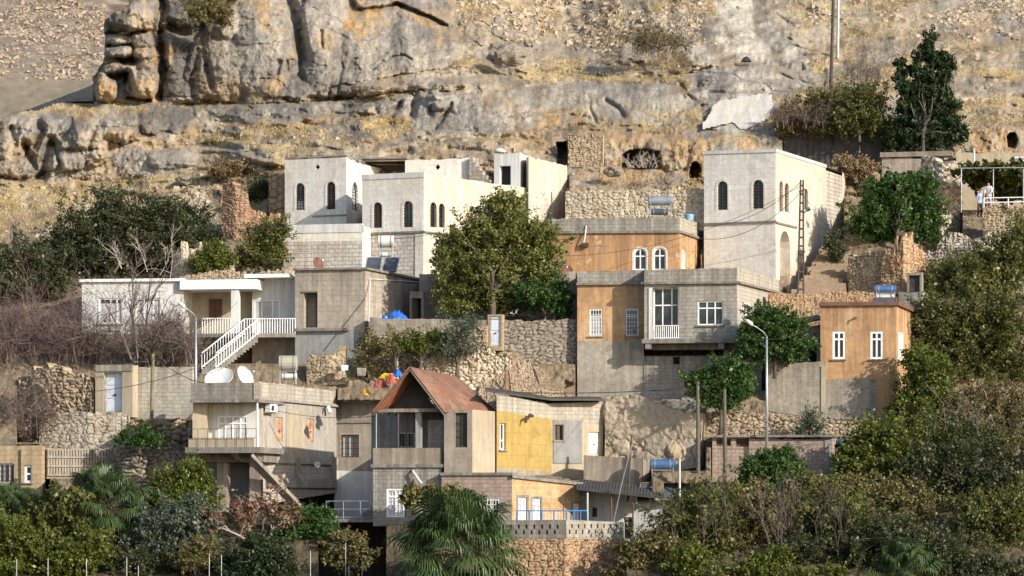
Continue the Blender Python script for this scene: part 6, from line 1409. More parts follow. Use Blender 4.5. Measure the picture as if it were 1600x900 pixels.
SW('ruined_wall', 'tall thin orange rock wall touching the upper left white house', [(421, 200, 282, 352), (443, 199, 280, 352)], 'st_orange', .9, .12, .5, seed=6)
SW('ruined_wall', 'pale ruined wall fragment behind the white porch house', [(270, 189, 396, 440), (285, 188.4, 384, 440), (316, 189, 389, 440)], 'st_pale', .42, .10, .5, seed=7)
SW('ruined_wall', 'small pale ruined wall fragment right of the yellow green shrub', [(346, 189, 392, 432), (366, 189, 392, 432)], 'st_pale', .42, .10, .5, seed=8)
SW('dry_stone_wall', 'long low dry stone wall behind the roof of the white porch house', [(280, 186.6, 429, 450), (390, 186.2, 421, 450), (462, 186.2, 418, 450)], 'st_tan', .3, .08, .2, seed=9)
SW('dry_stone_wall', 'tan rubble wall with a ruined opening left of the pale blue door', [(30, 177.5, 600, 720), (70, 176.4, 575, 720), (105, 175.8, 576, 720), (148, 175.4, 588, 700)], 'st_tan', .45, .22, .6, seed=10)
SW('dry_stone_wall', 'pale squared stone wall below the pale blue door', [(62, 174.6, 656, 720), (138, 173.4, 648, 725), (200, 173.2, 652, 725)], 'st_white', .42, .08, .25, seed=11, squash=1.7)
SW('dry_stone_wall', 'broken tan stone footing below the pale block yard wall', [(200, 173.6, 648, 715), (250, 173.2, 652, 715), (300, 173.2, 645, 715)], 'st_tan', .6, .25, .4, seed=12)
SW('ruined_wall', 'heap of broken grey masonry beside the hollow block wall', [(185, 171.4, 700, 770), (205, 170.2, 690, 770), (225, 170.6, 712, 770)], 'st_grey', .5, .3, .5, seed=13)
SW('dry_stone_wall', 'shaded stone wall with a white patch under the balcony house yard', [(222, 171, 700, 790), (300, 170.4, 702, 790)], 'st_grey', .4, .1, .3, seed=14)
SW('dry_stone_wall', 'tan rubble garden wall below the blue tarpaulin', [(574, 179.2, 524, 590), (640, 178.6, 518, 590), (760, 178.0, 508, 585)], 'st_tan', .38, .16, .25, seed=15)
SW('retaining_wall', 'dark shaded coursed stone retaining wall left of the two storey orange house', [(762, 179.8, 497, 570), (782, 179.6, 500, 570), (903, 179.6, 499, 570)], 'st_grey', .42, .1, .12, seed=16, squash=1.9)
SW('dry_stone_wall', 'pale crumbling rubble wall below the shaded retaining wall', [(655, 177.4, 562, 625), (740, 177.2, 545, 640), (800, 177.4, 552, 640)], 'st_pale', .40, .18, .45, seed=17)
SW('ruined_wall', 'rubble wall in shadow beside the stepped path', [(1326, 188, 400, 460), (1378, 186.6, 392, 460)], 'st_tan', .34, .12, .3, seed=18)
SW('ruined_wall', 'orange ruined house wall below the round green tree', [(1378, 186.4, 386, 460), (1412, 185.6, 362, 460), (1446, 187, 380, 455)], 'st_orange', .4, .1, .7, seed=19)
SW('dry_stone_wall', 'chalky white rubble bank below the pergola terrace', [(1436, 189.6, 388, 455), (1480, 188.6, 368, 455), (1545, 188.4, 360, 450), (1600, 189, 350, 440)], 'st_white', .36, .2, .4, seed=20, lean=.25)
SW('retaining_wall', 'grey stone terrace wall under the white railing with people', [(1536, 191.2, 324, 380), (1690, 190, 322, 385)], 'st_tan', .34, .1, .12, seed=21)
SW('ruined_wall', 'tall chalky ruined wall pillar left of the pergola', [(1440, 196, 252, 395), (1472, 195, 246, 395), (1500, 196.4, 258, 392)], 'st_white', .7, .22, .5, seed=22, step=.1)
SW('dry_stone_wall', 'long orange rubble wall behind the right orange house', [(1200, 181.5, 459, 520), (1380, 180.6, 457, 520)], 'st_orange', .28, .08, .12, seed=23)
SW('dry_stone_wall', 'low tan rubble wall under the stucco wall and leafy shrub', [(1085, 172.8, 640, 700), (1200, 172.2, 648, 700), (1372, 171.8, 652, 700)], 'st_tan', .4, .12, .25, seed=24)
SW('retaining_wall', 'orange rubble wall under the perforated terrace parapet', [(776, 161.5, 842, 930), (885, 160.7, 842, 930), (975, 163.7, 843, 925)], 'st_orange', .36, .09, .02, seed=25, thick=1.5)
SW('dry_stone_wall', 'stone wall with a dark doorway beside the quarry cave', [(888, 205.0, 213, 262), (942, 204.6, 212, 260)], 'st_tan', .3, .1, .25, seed=26)
SW('ruined_wall', 'stepped block ruin beside the tan house with a rubble base', [(480, 177.6, 560, 602), (515, 177.2, 552, 602), (540, 177.4, 540, 600)], 'st_tan', .36, .08, .2, seed=27)
H = House('ruined_wall', 'stepped pale block wall rising beside the tan house', 'wall', [(482, 178.2, 557, 590), (514, 178, 557, 590)], back=.3); H.finish(M['beige_block'])
s = MB(); w = H.W[0]
for k, (x0, x1, y) in enumerate(((514, 522, 552), (522, 530, 547), (530, 540, 541))): t0, t1, z0, z1 = w.rect(x0, x1, y, 590); w.box(s, t0, t1, z0, z1, -.3, 0)
s.build('step_blocks', M['beige_block'], H.root)
H = House('gate_door', 'pale blue metal door set in the stone wall under the big tree', 'door', [(762, 179.4, 491, 548), (785, 179.2, 491, 548)], back=.5); H.win(0, 765.5, 782, 494, 541, kind='door', mat='bluewhite', rec=.1, panels=(1, 2)); H.finish(M['beige_block'])
CARVE.append(((940, 176.5, 600, 735), (1100, 174, 600, 735)))
# stepped path beside the white house
pth = MB(); A, B = P(1262, 455, 186.6), P(1318, 372, 193.8)
rd = random.Random(2)
for k in range(34):
    a = A.lerp(B, k / 34); j = rd.uniform(-.25, .25); pth.box(a.x - .8 + j, a.x + 1.4 + j + rd.uniform(-.3, .3), a.y, a.y + .5, a.z - 1.2, a.z + rd.uniform(-.05, .05))
tag(pth.build('path', M['soil']), 'worn stepped stone path climbing beside the white house', kind='structure')
# pergola with vine, railing
T = empty('pergola', P(1545, 330, 191.5), 'vine covered pergola over the terrace at the upper right', 'pergola')
s = MB()
for x in (1502, 1552, 1599, 1650):
    for D in (192, 196.5): s.tube([P(x, 332, D), P(x, 264, D)], .032, 6)
s.build('post', M['steel'], T)
s = MB()
for D in (192, 194.2, 196.5): s.tube([P(1490, 263, D), P(1680, 261, D)], .03, 6)
for x in range(1500, 1680, 24): s.tube([P(x, 262.5, 191.7), P(x, 262.5, 197)], .035, 5)
s.build('beam', M['steel'], T)
rng = np.random.default_rng(77)
C, Tn = crown_points([(1520, 266, 30, 6), (1560, 268, 40, 10), (1610, 270, 50, 14), (1570, 292, 24, 22, 3), (1540, 276, 30, 10, 1), (1575, 280, 30, 14, 3), (1600, 290, 26, 26, 3), (1520, 280, 14, 12, 4), (1650, 280, 30, 20, 2)], 193.4, 15000, rng, .3, 40)
V_, Q_ = leaf_quads(C, .17, rng); np_mesh('vine', V_, Q_, M['lf_mid'], parent=T, attrs={'tint': np.repeat(Tn * .7, 4)})
w = Wall((1537, 191.0), (1690, 189.9)); T = empty('terrace_railing', P(1600, 324, 190.6), 'white pipe railing on the stone terrace with people', 'railing'); railing(w, 0, w.L, w.hit(1600, 324)[1], w.hit(1600, 308)[1], -.1, 'white_frame', T, n=4, rails=(1, .55), r=.035, r2=.035)

# ------------------------------------------------------------------ solar heaters, tanks, dishes
heater('solar_heater', 'grey drum water heater standing on the upper orange house', 1032, 314, 187.5, 38, 16, 'steel_dull', second=(1030, 331, 28, 10, 'collector'), legs=24)
heater('solar_heater', 'blue solar water heater with two dark collectors beside the tan wall', 1035, 726, 168.0, 39, 17, 'tank_blue', [(996, 1021, 755, 782, 5), (1029, 1055, 756, 782, 4)], second=(1033, 747, 30, 11), legs=52)
heater('solar_heater', 'blue and white solar heater on the roof of the right orange house', 1383, 452, 177.6, 34, 13, 'tank_blue', [(1360, 1399, 466, 476, 3)], second=(1383, 463, 28, 7, 'tank_white'), legs=18)
heater('solar_heater', 'pale drum solar heater with two collectors on the central white house', 603, 377.5, 187.8, 25, 20, 'tank_white', [(570, 593, 403, 424, 4), (597, 619, 403, 424, 5)], second=(602, 398, 18, 8), legs=40)
heater('water_tank', 'beige water drum beside the balcony house roof', 450, 568, 174.2, 29, 25, 'tank_beige', second=(452, 588, 24, 10, 'tank_white'), legs=20)
dish('satellite_dish', 'white satellite dish, left of two on the balcony house roof', 342, 589, 168.4, 23, 'dish_white', (-.15, -.55, .62))
dish('satellite_dish', 'white satellite dish turned sideways, right of two on the balcony house roof', 384, 588, 168.6, 18, 'dish_white', (.75, -.5, .42))
dish('satellite_dish', 'rusty brown satellite dish on the flat roof of the tan house', 498, 411, 183, 10, 'dish_brown', (.55, -.6, .3))
dish('satellite_dish', 'reddish satellite dish on the upper orange house wall', 885, 423, 185.4, 10.5, 'dish_brown', (.1, -.9, .45))
dish('satellite_dish', 'small white satellite dish under the beam of the balcony house', 496, 726, 171.6, 5, 'dish_white', (.5, -.8, .3))
dish('satellite_dish', 'dark mesh satellite dish at the corner of the grey block wall', 1150, 520, 176.6, 12, 'steel_dull', (.6, -.5, .5))
T = empty('air_conditioner', P(418, 645, 167), 'white air conditioner hanging on the balcony house wall', 'air conditioner'); s = MB(); wv = Wall((404, 168.5), (524, 176.6)); t0, t1, z0, z1 = wv.rect(411, 423, 632, 644); wv.box(s, t0, t0 + .8, z0, z1, .12, .42); s.build('body', M['white_frame'], T)
s = MB(); c = wv.pt(t0 + .28, (z0 + z1) / 2, .425); s.tube([c, c + Vector((wv.n.x, wv.n.y, 0)) * .02], .15, 14); s.build('fan_grille', M['iron'], T); s = MB(); wv.box(s, t0, t0 + .06, z0 - .06, z0, 0, .4); wv.box(s, t0 + .7, t0 + .76, z0 - .06, z0, 0, .4); s.build('bracket', M['steel'], T)
T = empty('air_conditioner', P(1588, 258, 199.8), 'white air conditioner on the cave house wall above the vine', 'air conditioner'); s = MB(); w = Wall((1494, 199.9), (1680, 198.9)); t0, t1, z0, z1 = w.rect(1581, 1602, 246, 257); w.box(s, t0, t1, z0, z1, .1, .45); s.build('body', M['white_frame'], T); s = MB(); c = w.pt(t0 + .3, (z0 + z1) / 2, .455); s.tube([c, c + Vector((0, -.02, 0))], .16, 14); s.build('fan_grille', M['steel_dull'], T)
T = empty('air_conditioner', P(424, 768, 168), 'beige air conditioner in the shade under the balcony house', 'air conditioner'); s = MB(); a = P(415, 763, 167.4); s.box(a.x, a.x + .62, a.y, a.y + .5, a.z, a.z + .62); s.build('body', M['tank_beige'], T); s = MB(); c = Vector((a.x + .3, a.y, a.z + .31)); s.tube([c, c - Vector((0, .02, 0))], .2, 14); s.build('fan_grille', M['steel_dull'], T)
T = empty('flood_lamp', P(506, 648, 174), 'white lamp housing on the side wall of the balcony house', 'lamp'); s = MB(); t, z = wv.hit(507, 640); s.tube([wv.pt(t, z + .16, .2), wv.pt(t, z - .18, .35)], .12, 8); s.build('housing', M['white_frame'], T); s = MB(); s.tube([wv.pt(t - .25, z - .3, .0), wv.pt(t - .25, z + .1, .1), wv.pt(t, z + .1, .2)], .03, 5); s.build('bracket', M['iron'], T)
T = empty('rain_barrel', P(1077, 344, 188), 'small pale blue tub on the orange house roof corner', 'tub'); s = MB(); a, b = P(1077, 345, 188.6), P(1077, 335, 188.6); s.tube([a, a.lerp(b, .9), b], [.22, .27, .26], 12); s.build('tub', M['glass_blue2'] if 'glass_blue2' in M else m_metal('sky_blue_plastic', (.22, .42, .62), (.2, .36, .55), .5), T)
# tarps and heaps
def heap(name, label, cat, px, py, D, rx, ry, mat, seed, power=1.0, kind=None):
    n, m = 26, 12; c = P(px, py, D); s = D / F; th = np.linspace(0, 2 * math.pi, n, endpoint=False); rr = np.linspace(0, 1, m)
    R_, TH = np.meshgrid(rr, th, indexing='ij'); x = R_ * np.cos(TH); y = R_ * np.sin(TH); h = np.clip(1 - R_ ** 2, 0, 1) ** power * (1 + fbm(x * 2.2 + seed, y * 2.2, seed, 4) * .7) + fbm(x * 6, y * 6, seed + 1, 3) * .12
    wob = 1 + .3 * fbm(np.cos(TH) * 1.3 + seed, np.sin(TH) * 1.3, seed + 2, 3); V = np.stack([x * rx * s * wob, y * rx * s * .7 * wob, h * ry * 2 * s - .05], -1).reshape(-1, 3) + np.array(c) - np.array([0, 0, ry * s])
    q = [(a * n + b, (a + 1) * n + b, (a + 1) * n + (b + 1) % n, a * n + (b + 1) % n) for a in range(m - 1) for b in range(n)]
    return tag(np_mesh(name, V, q, M[mat], loc=tuple(c)), label, cat, kind=kind)
heap('tarpaulin', 'crumpled bright blue tarpaulin heap on the garden terrace', 'tarpaulin', 620, 493, 181.6, 19, 10, 'blue_tarp', 3)
heap('tarpaulin', 'small blue tarpaulin end left of the bigger blue heap', 'tarpaulin', 601, 496, 181.2, 7, 5, 'blue_tarp', 4)
heap('bundle', 'red cloth bundle under the left eave of the rusty roof', 'bundle', 594, 598, 170, 12, 6, 'red_cloth', 5)
heap('bundle', 'dark red folded cloth behind the rusty roof ridge', 'bundle', 612, 592, 169.6, 9, 6, 'red_cloth', 6)
heap('bundle', 'yellow plastic bag lying left of the rusty roof', 'bundle', 573, 612, 170.4, 9, 3.5, 'yellow_cloth', 7)
heap('bundle', 'yellow sheet behind the red bundle near the rusty roof', 'bundle', 607, 586, 171.5, 15, 4, 'yellow_cloth', 8)
heap('bundle', 'blue plastic sheet behind the rusty roof ridge', 'bundle', 622, 582, 170.8, 9, 5, 'blue_tarp', 9)
SW('rubble_bank', 'earth and rubble bank sloping down below the shaded retaining wall', [(745, 176.4, 556, 640), (800, 176.0, 553, 640), (850, 176.4, 574, 640), (903, 177.6, 606, 640)], 'st_earth', .26, .14, .35, seed=50, lean=.55, squash=1.2, cat='earth bank')
SW('rock_outcrop', 'weathered tan rock face right of the yellow walled house', [(944, 173.8, 622, 735), (985, 173.4, 614, 735), (1030, 172.6, 630, 735), (1062, 172.0, 641, 735), (1094, 171.6, 636, 730)], 'st_rock', 8.0, .17, .3, seed=51, lean=.14, squash=1.4, gapw=.03, carve=False, cat='rock outcrop')
# clutter on the yard
rd = random.Random(9)
for lab, px, py, mt, sz in (('white plastic crate among the yard clutter', 539, 575, 'white_frame', .3), ('green plastic tub among the yard clutter', 544, 582, 'lf_green', .25), ('leaning pale board right of the yard clutter', 565, 581, 'concrete_pale', .42), ('dark bucket at the left of the yard clutter', 529, 577, 'iron', .22)):
    a = P(px, py, 176.4); s = MB(); h = sz; s.hexa([a + Vector(v) * h for v in ((-.5, -.5, -.5), (.5, -.45, -.5), (.5, .5, -.5), (-.5, .5, -.5), (-.6, -.6, .5), (.6, -.55, .5), (.6, .6, .5), (-.6, .6, .5))])
    nm = {'crate': 'crate', 'tub': 'tub', 'board': 'board', 'bucket': 'bucket'}[[k for k in ('crate', 'tub', 'board', 'bucket') if k in lab][0]]
    tag(s.build(nm, M[mt], loc=a), lab, nm)
# white sheet on the slope: draped over the relief
def drape(pts, mat, name, label, cat):
    x0, x1 = min(p[0] for p in pts), max(p[0] for p in pts); y0, y1 = min(p[1] for p in pts), max(p[1] for p in pts)
    gx, gy = np.meshgrid(np.arange(x0, x1, 2.0), np.arange(y0, y1, 2.0)); D = base_D(gx, gy) - 0.6 + fbm(gx * .06, gy * .05, 4, 4) * .3; s = poly_sd(gx + fbm(gx * .05, gy * .05, 8, 3) * 8, gy + fbm(gx * .05, gy * .05, 9, 3) * 6, pts)
    D = D + .02; V = np.stack([(gx - 800) * D / F, D, (HZ - gy) * D / F], -1); idx = np.arange(gx.size).reshape(gx.shape)
    ok = (s[:-1, :-1] > 0) & (s[1:, 1:] > 0); q = np.stack([idx[1:, :-1], idx[1:, 1:], idx[:-1, 1:], idx[:-1, :-1]], -1)[ok]
    u, inv = np.unique(q, return_inverse=True); vv = V.reshape(-1, 3)[u]; n = len(vv); f = inv.reshape(-1, 4); vv = np.concatenate([vv, vv + np.array([0, .06, 0])]); f = np.concatenate([f, f[:, ::-1] + n])
    tag(np_mesh(name, vv, f, M[mat], smooth=True, loc=tuple(vv.mean(0))), label, cat)
drape([(1106, 180), (1118, 160), (1134, 152), (1170, 149), (1204, 146), (1210, 170), (1194, 190), (1165, 203), (1140, 192), (1118, 200), (1098, 206), (1098, 196)], 'white_sheet', 'white_sheet', 'large white sheet spread over the rock above the right white house', 'tarpaulin')
heap('bundle', 'dark rolled object lying on the chalk slope', 'bundle', 1166, 92, 222.5, 8, 3.4, 'cloth_and_shade', 12)
# boulders one can count
for i, (px, py, D, rx, ry, lab) in enumerate(((795, 86, 219, 25, 17, 'dark grey boulder on the slope right of the big cliff'), (288, 282, 206, 15, 8, 'grey boulder in the yellow grass above the reddish ruin'), (68, 36, 318, 12, 7, 'pale boulder on the far brown slope'), (200, 297, 205.5, 14, 5, 'flat pale boulder over a dark gap in the grass'),
    (826, 68, 220, 9, 7, 'small orange boulder below the flat grey slab'), (1010, 75, 222, 9, 6, 'round pale boulder below the thorny hilltop bush'), (958, 268, 201.5, 14, 8, 'dark boulder on the bank above the retaining wall'), (1054, 706, 168.4, 15, 16, 'tan rock boulder behind the blue solar tanks'))):
    rng = np.random.default_rng(i + 40); n, m = 22, 14; u = np.linspace(0, 2 * math.pi, n, endpoint=False); v = np.linspace(0, math.pi, m); U, Vv = np.meshgrid(u, v); x, y, z = np.sin(Vv) * np.cos(U), np.sin(Vv) * np.sin(U), np.cos(Vv)
    f1, f2, cr = voro(x * 1.3 + z * .9 + i, y * 1.3 - z * .7 + i, i); r = 1 + (cr - .5) * .35 + fbm(x * 2 + i, y * 2 + z * 2, i, 4) * .35; s = D / F; c = np.array(P(px, py, D))
    VV = np.stack([x * r * rx * s, y * r * rx * s * .8, z * r * ry * s], -1).reshape(-1, 3) + c; q = [(a * n + b, a * n + (b + 1) % n, (a + 1) * n + (b + 1) % n, (a + 1) * n + b) for a in range(m - 1) for b in range(n)]
    o = np_mesh('boulder', VV, np.array(q)[:, ::-1], M['st_grey' if 'dark' in lab or 'grey' in lab else 'st_tan'], loc=tuple(c - np.array([0, 0, ry * s])), attrs={'tint': np.repeat(np.zeros(n), m), 'gap': np.zeros(n * m)}); tag(o, lab, 'boulder')

# ------------------------------------------------------------------ lamps, poles, wires
lamp('grey street lamp with a bent arm in front of the stucco wall', 1198, 526, 718, 169.5, 1176, 508)
lamp('grey street lamp with a bent arm in front of the bare bushes', 306, 497, 690, 170.5, 289, 481)
pole('utility_pole', 'tall dark utility pole at the top of the hill', 1298, -60, 136, 214, .12, 'pole_dark', lean=6)
pole('metal_mast', 'thin grey mast behind the tall dark utility pole', 1309, -40, 80, 226, .10, 'steel', lean=1)
pole('wooden_pole', 'olive brown wooden pole before the pale block yard wall', 236, 553, 684, 172, .11, 'pole_olive', lean=3)
pole('wooden_pole', 'weathered wooden pole beside the leafy tree, left of the pair', 1091, 596, 748, 167.6, .11, 'wood_pole', lean=-1)
pole('wooden_pole', 'weathered wooden pole in front of the leafy tree, right of the pair', 1133, 608, 752, 167.2, .11, 'wood_pole', lean=-1)
pole('metal_post', 'leaning pale post crossing the dark awning', 955, 682, 816, 164.2, .028, 'steel_dull', lean=36)
pole('metal_post', 'dark upright post beside the leaning pale post', 981, 680, 768, 166, .055, 'pole_dark', lean=6)
pole('metal_post', 'white post right of the blue solar tanks', 1062, 716, 790, 166.6, .06, 'tank_white')
pole('metal_post', 'thin dark post before the bright white annex wall', 862, 300, 350, 192, .04, 'iron')
pole('metal_post', 'thin brown post between upper orange house and right white house', 1083, 310, 350, 190, .03, 'iron')
pole('metal_post', 'white post in the garden below the blue tarpaulin', 621, 536, 578, 177.2, .05, 'tank_white')
pole('metal_post', 'thin brown post on the earth heap behind the yellow house', 790, 582, 616, 176.5, .06, 'rust')
pole('metal_post', 'short white post on the cave house roof', 1522, 232, 258, 200, .07, 'tank_white')
# fence along the foot of the slope: every post is a thing
for i, (px, y0, y1, lab) in enumerate(((26, 874, 910, 'leftmost'), (75, 872, 910, 'second from left'), (135, 873, 912, 'third from left'), (198, 872, 912, 'fourth from left'), (216, 884, 912, 'short grey'), (327, 865, 912, 'tall, below the grey olive bush'), (346, 867, 912, 'thin, right of the tall'), (485, 860, 912, 'before the green tree'), (540, 848, 914, 'tallest, before the dark opening'), (545, 884, 914, 'short, beside the tallest'), (566, 874, 914, 'last before the palm'))):
    pole('fence_post', 'pale metal fence post at the garden edge, ' + lab, px, y0, y1, 156.2, .022, 'steel', 'fence post', 'metal fence posts along the garden', taper=1.0)
# lattice pole of the white house
T = empty('lattice_pole', P(1251, 458, 184.6), 'ladder like lattice power pole at the corner of the right white house', 'power pole')
s = MB()
for q in (-1, 1): s.tube([P(1251 + q * 4.6, 462, 184.6), P(1253 + q * 2.0, 281, 184.6)], .055, 5)
for k in range(13): y = 452 - k * 13.5; f = (452 - y) / 170; wd = 4.6 - 2.6 * f; c = 1251 + 2 * f; s.tube([P(c - wd, y, 184.6), P(c + wd, y, 184.6)], .06, 5)
s.build('lattice', M['pole_dark'], T)
s = MB(); s.tube([P(1255, 333, 184.6), P(1264, 327, 183.6)], .04, 5); s.tube([P(1262, 328, 183.7), P(1268, 324, 183.2)], [.10, .12], 8); s.build('lamp_arm', M['steel_dull'], T)
s = MB(); s.tube([P(1248, 300, 184.4), P(1258, 296, 184.4)], .04, 5); s.tube([P(1246, 393, 184.4), P(1258, 393, 184.4)], .05, 5); s.build('crossarm', M['iron'], T)
def wire(label, a, b, sag, r=.016):
    m = MB(); pts = [a.lerp(b, k / 14) - Vector((0, 0, sag * 4 * (k / 14) * (1 - k / 14))) for k in range(15)]; m.tube(pts, r, 4)
    tag(m.build('power_line', M['iron'], loc=a), label, 'cable', 'overhead cables')
p0 = P(1252, 284, 184.5)
wire('thin cable from the lattice pole over the front of the right white house', p0, P(1085, 352, 184.8), .8)
wire('second thin cable from the lattice pole to the upper orange house', P(1252, 300, 184.5), P(1090, 372, 184.8), .9)
wire('cable from the lattice pole towards the round green tree', P(1253, 300, 184.5), P(1345, 372, 188), .8)
wire('cable sagging from the dark bent post to the bushes at left', P(45, 612, 174), P(306, 575, 170.6), .5)
wire('cable from the olive wooden pole to the balcony house', P(239, 556, 172), P(330, 600, 167), .3)
wire('cable strung low before the two storey orange house', P(780, 612, 172), P(1066, 607, 175), .15, .025)
wire('cable over the stucco wall towards the right trees', P(1198, 642, 169.6), P(1400, 655, 170.5), .2)
wire('cable running down past the balcony house stair', P(420, 660, 165.9), P(480, 760, 165.0), .1)

for lab, a, b, sg in (('cable from the central white house to the upper orange house', P(822, 330, 198), P(915, 352, 185.6), .6), ('cable across the front of the central white house', P(690, 362, 190.4), P(566, 372, 191.8), .2), ('cable from the left street lamp to the porch house', P(306, 500, 170.4), P(372, 470, 181.5), .4),
    ('cable between the two wooden poles and the low house', P(1091, 600, 167.5), P(1290, 684, 169.4), .5), ('cable from the right street lamp to the orange house', P(1198, 530, 169.4), P(1282, 500, 174.2), .3), ('cable from the gable house to the olive wooden pole', P(590, 650, 165.2), P(239, 560, 171.8), 1.1),
    ('cable from the yellow house roof to the dark upright post', P(940, 630, 173.4), P(987, 682, 166), .15), ('thin guy wire from the dark upright post to the tan wall', P(987, 683, 166), P(1028, 715, 169), .05), ('long cable over the rooftops towards the lattice pole', P(1252, 290, 184.4), P(870, 400, 184), 1.0)):
    wire(lab, a, b, sg, .013)
for px, py, D, h, lab in ((940, 418, 181, 36, 'thin television antenna on the two storey orange house roof'), (476, 420, 183.5, 30, 'thin television antenna on the tan house roof'), (720, 246, 202, 26, 'thin television antenna above the vent wall')):
    T = empty('antenna', P(px, py, D), lab, 'antenna'); s = MB(); a, b = P(px, py, D), P(px, py - h, D); s.tube([a - Vector((0, 0, .3)), b], .018, 5); s.build('mast', M['steel_dull'], T); s = MB(); c = b - Vector((0, 0, .1)); s.tube([c - Vector((.45, .2, 0)), c + Vector((.45, .2, 0))], .012, 4)
    for k in range(5): q = c + Vector((-.4 + .2 * k, (-.4 + .2 * k) * .44, 0)); s.tube([q - Vector((.08, -.2, 0)), q + Vector((.08, -.2, 0))], .009, 4)
    s.build('aerial', M['steel_dull'], T)
# ------------------------------------------------------------------ two people on the terrace
def person(label, px, py, D, h, shirt, legs, lean, face):
    """standing figure grown with a skin modifier; py is where the feet stand"""
    b = P(px, py, D); root = empty('person', b, label, 'person'); c, s_ = math.cos(face), math.sin(face)
    def J(x, y, z): return Vector((x * c - y * s_, x * s_ + y * c, z)) * h
    pts = [J(0, 0, .53), J(0, .01, .62), J(0, lean * .5, .74), J(0, lean, .83), J(0, lean - .015, .875), J(0, lean - .02, .93), J(0, lean - .02, .985),
           J(.055, 0, .50), J(.06, -.015, .28), J(.06, .01, .045), J(.06, -.07, .02), J(-.055, 0, .50), J(-.065, .01, .28), J(-.065, .03, .045), J(-.065, -.05, .02),
           J(.105, lean, .815), J(.135, lean - .02, .655), J(.10, lean - .13, .575), J(.085, lean - .18, .565), J(-.105, lean, .815), J(-.14, lean, .655), J(-.13, lean - .06, .52), J(-.125, lean - .09, .475)]
    ed = [(0, 1), (1, 2), (2, 3), (3, 4), (4, 5), (5, 6), (0, 7), (7, 8), (8, 9), (9, 10), (0, 11), (11, 12), (12, 13), (13, 14), (3, 15), (15, 16), (16, 17), (17, 18), (3, 19), (19, 20), (20, 21), (21, 22)]
    rad = [.085, .08, .09, .075, .033, .058, .04, .06, .04, .026, .022, .06, .04, .026, .022, .042, .03, .022, .018, .042, .03, .022, .018]
    me = bpy.data.meshes.new('body'); me.from_pydata([tuple(p) for p in pts], ed, []); o = bpy.data.objects.new('body', me); COL.objects.link(o)
    md = o.modifiers.new('skin', 'SKIN'); sv = me.skin_vertices[0].data
    for i, r in enumerate(rad): sv[i].radius = (r * h, r * h * (.75 if i < 4 else 1)); sv[i].use_root = (i == 0)
    sub = o.modifiers.new('sub', 'SUBSURF'); sub.levels = sub.render_levels = 2
    dg = bpy.context.evaluated_depsgraph_get(); nm = bpy.data.meshes.new_from_object(o.evaluated_get(dg)); bpy.data.objects.remove(o)
    nm.materials.clear()
    for mt in ('skin', shirt, legs, 'hair'): nm.materials.append(M[mt])
    for p in nm.polygons:
        z = p.center.z / h; lat = abs(p.center.x * c + p.center.y * s_) / h; p.use_smooth = True
        p.material_index = 3 if (z > .955) else 0 if (z > .86 or (lat > .095 and z < .64)) else 1 if z > .52 else 2 if z > .03 else 3
    o = bpy.data.objects.new('body', nm); COL.objects.link(o); o.parent = root
    return root
person('person in pale blue shirt and dark trousers standing on the path by the railing', 1531, 340, 191.9, 1.66, 'shirt_blue', 'cloth_and_shade', -.02, .5)
person('person in white top and printed skirt leaning behind the white railing', 1545, 329, 191.9, 1.68, 'shirt_white', 'cloth_print', -.05, -.4)
T = None
# ------------------------------------------------------------------ trees and bushes
T_ = tree
M['lf_tree'] = L_('light_olive_leaf', (0.05, 0.058, 0.014), (0.09, 0.098, 0.024), (0.17, 0.15, 0.045), 0.38, 2.0)
T_('olive_tree', 'big dark olive tree mass at the left below the yellow grass', [(150, 365, 72, 52), (215, 345, 66, 42), (265, 362, 54, 44), (110, 395, 48, 38), (205, 400, 80, 40), (285, 395, 45, 35)], 191, 'lf_dark', 26000, .15, seed=1, clump=.5, per=60)
T_('shrub', 'green shrub trailing right of the big dark olive tree', [(300, 352, 30, 24), (318, 378, 28, 18), (285, 338, 18, 20)], 192, 'lf_pine', 4500, .13, seed=2)
T_('olive_tree', 'dark tree at the left edge below the big olive tree', [(30, 425, 56, 44), (72, 440, 40, 30), (5, 460, 40, 30)], 187, 'lf_dark', 12000, .15, seed=3, clump=.5, per=60)
T_('shrub', 'yellow green shrub between the pale ruined walls', [(330, 405, 24, 20), (345, 402, 14, 20), (315, 412, 12, 12)], 188, 'lf_yell', 4200, .12, seed=4)
T_('shrub', 'green leafy shrub left of the white terrace wall', [(410, 385, 34, 34), (430, 360, 20, 24), (388, 402, 20, 18), (430, 402, 16, 16)], 189.6, 'lf_mid', 7000, .12, seed=5)
T_('tree', 'leafy light olive green tree in the centre before the white house', [(780, 345, 50, 36), (735, 375, 46, 32), (825, 385, 48, 36), (775, 400, 64, 40), (725, 425, 44, 36), (800, 440, 60, 34), (755, 458, 44, 22), (705, 400, 26, 26), (845, 365, 28, 22), (790, 318, 26, 16), (740, 470, 50, 20), (805, 472, 48, 16), (702, 455, 22, 26), (850, 420, 30, 20)], 182, 'lf_tree', 34000, .14, base=(768, 505, 180.5), trunk_r=.17, seed=6, clump=.46, per=60, shell=.5, bark='bark', limbs_n=20)
T_('tree', 'leafy branch canopy at the lower right of the central tree', [(852, 465, 36, 16), (878, 478, 18, 18), (830, 456, 22, 14), (872, 452, 14, 14)], 180.4, 'lf_green', 5200, .15, base=(850, 505, 180), trunk_r=.05, seed=7, clump=.36)
T_('shrub', 'reddish green shrub at the left end of the garden wall', [(575, 530, 14, 20), (568, 552, 16, 22), (585, 548, 12, 18), (578, 572, 12, 14)], 177.6, 'lf_brown', 1500, .11, seed=8)
T_('shrub', 'bright green garden shrub in front of the rubble garden wall', [(650, 532, 22, 14), (672, 536, 22, 18), (640, 545, 14, 12), (685, 530, 12, 12)], 177, 'lf_yell', 1700, .13, base=(655, 580, 176.8), seed=9)
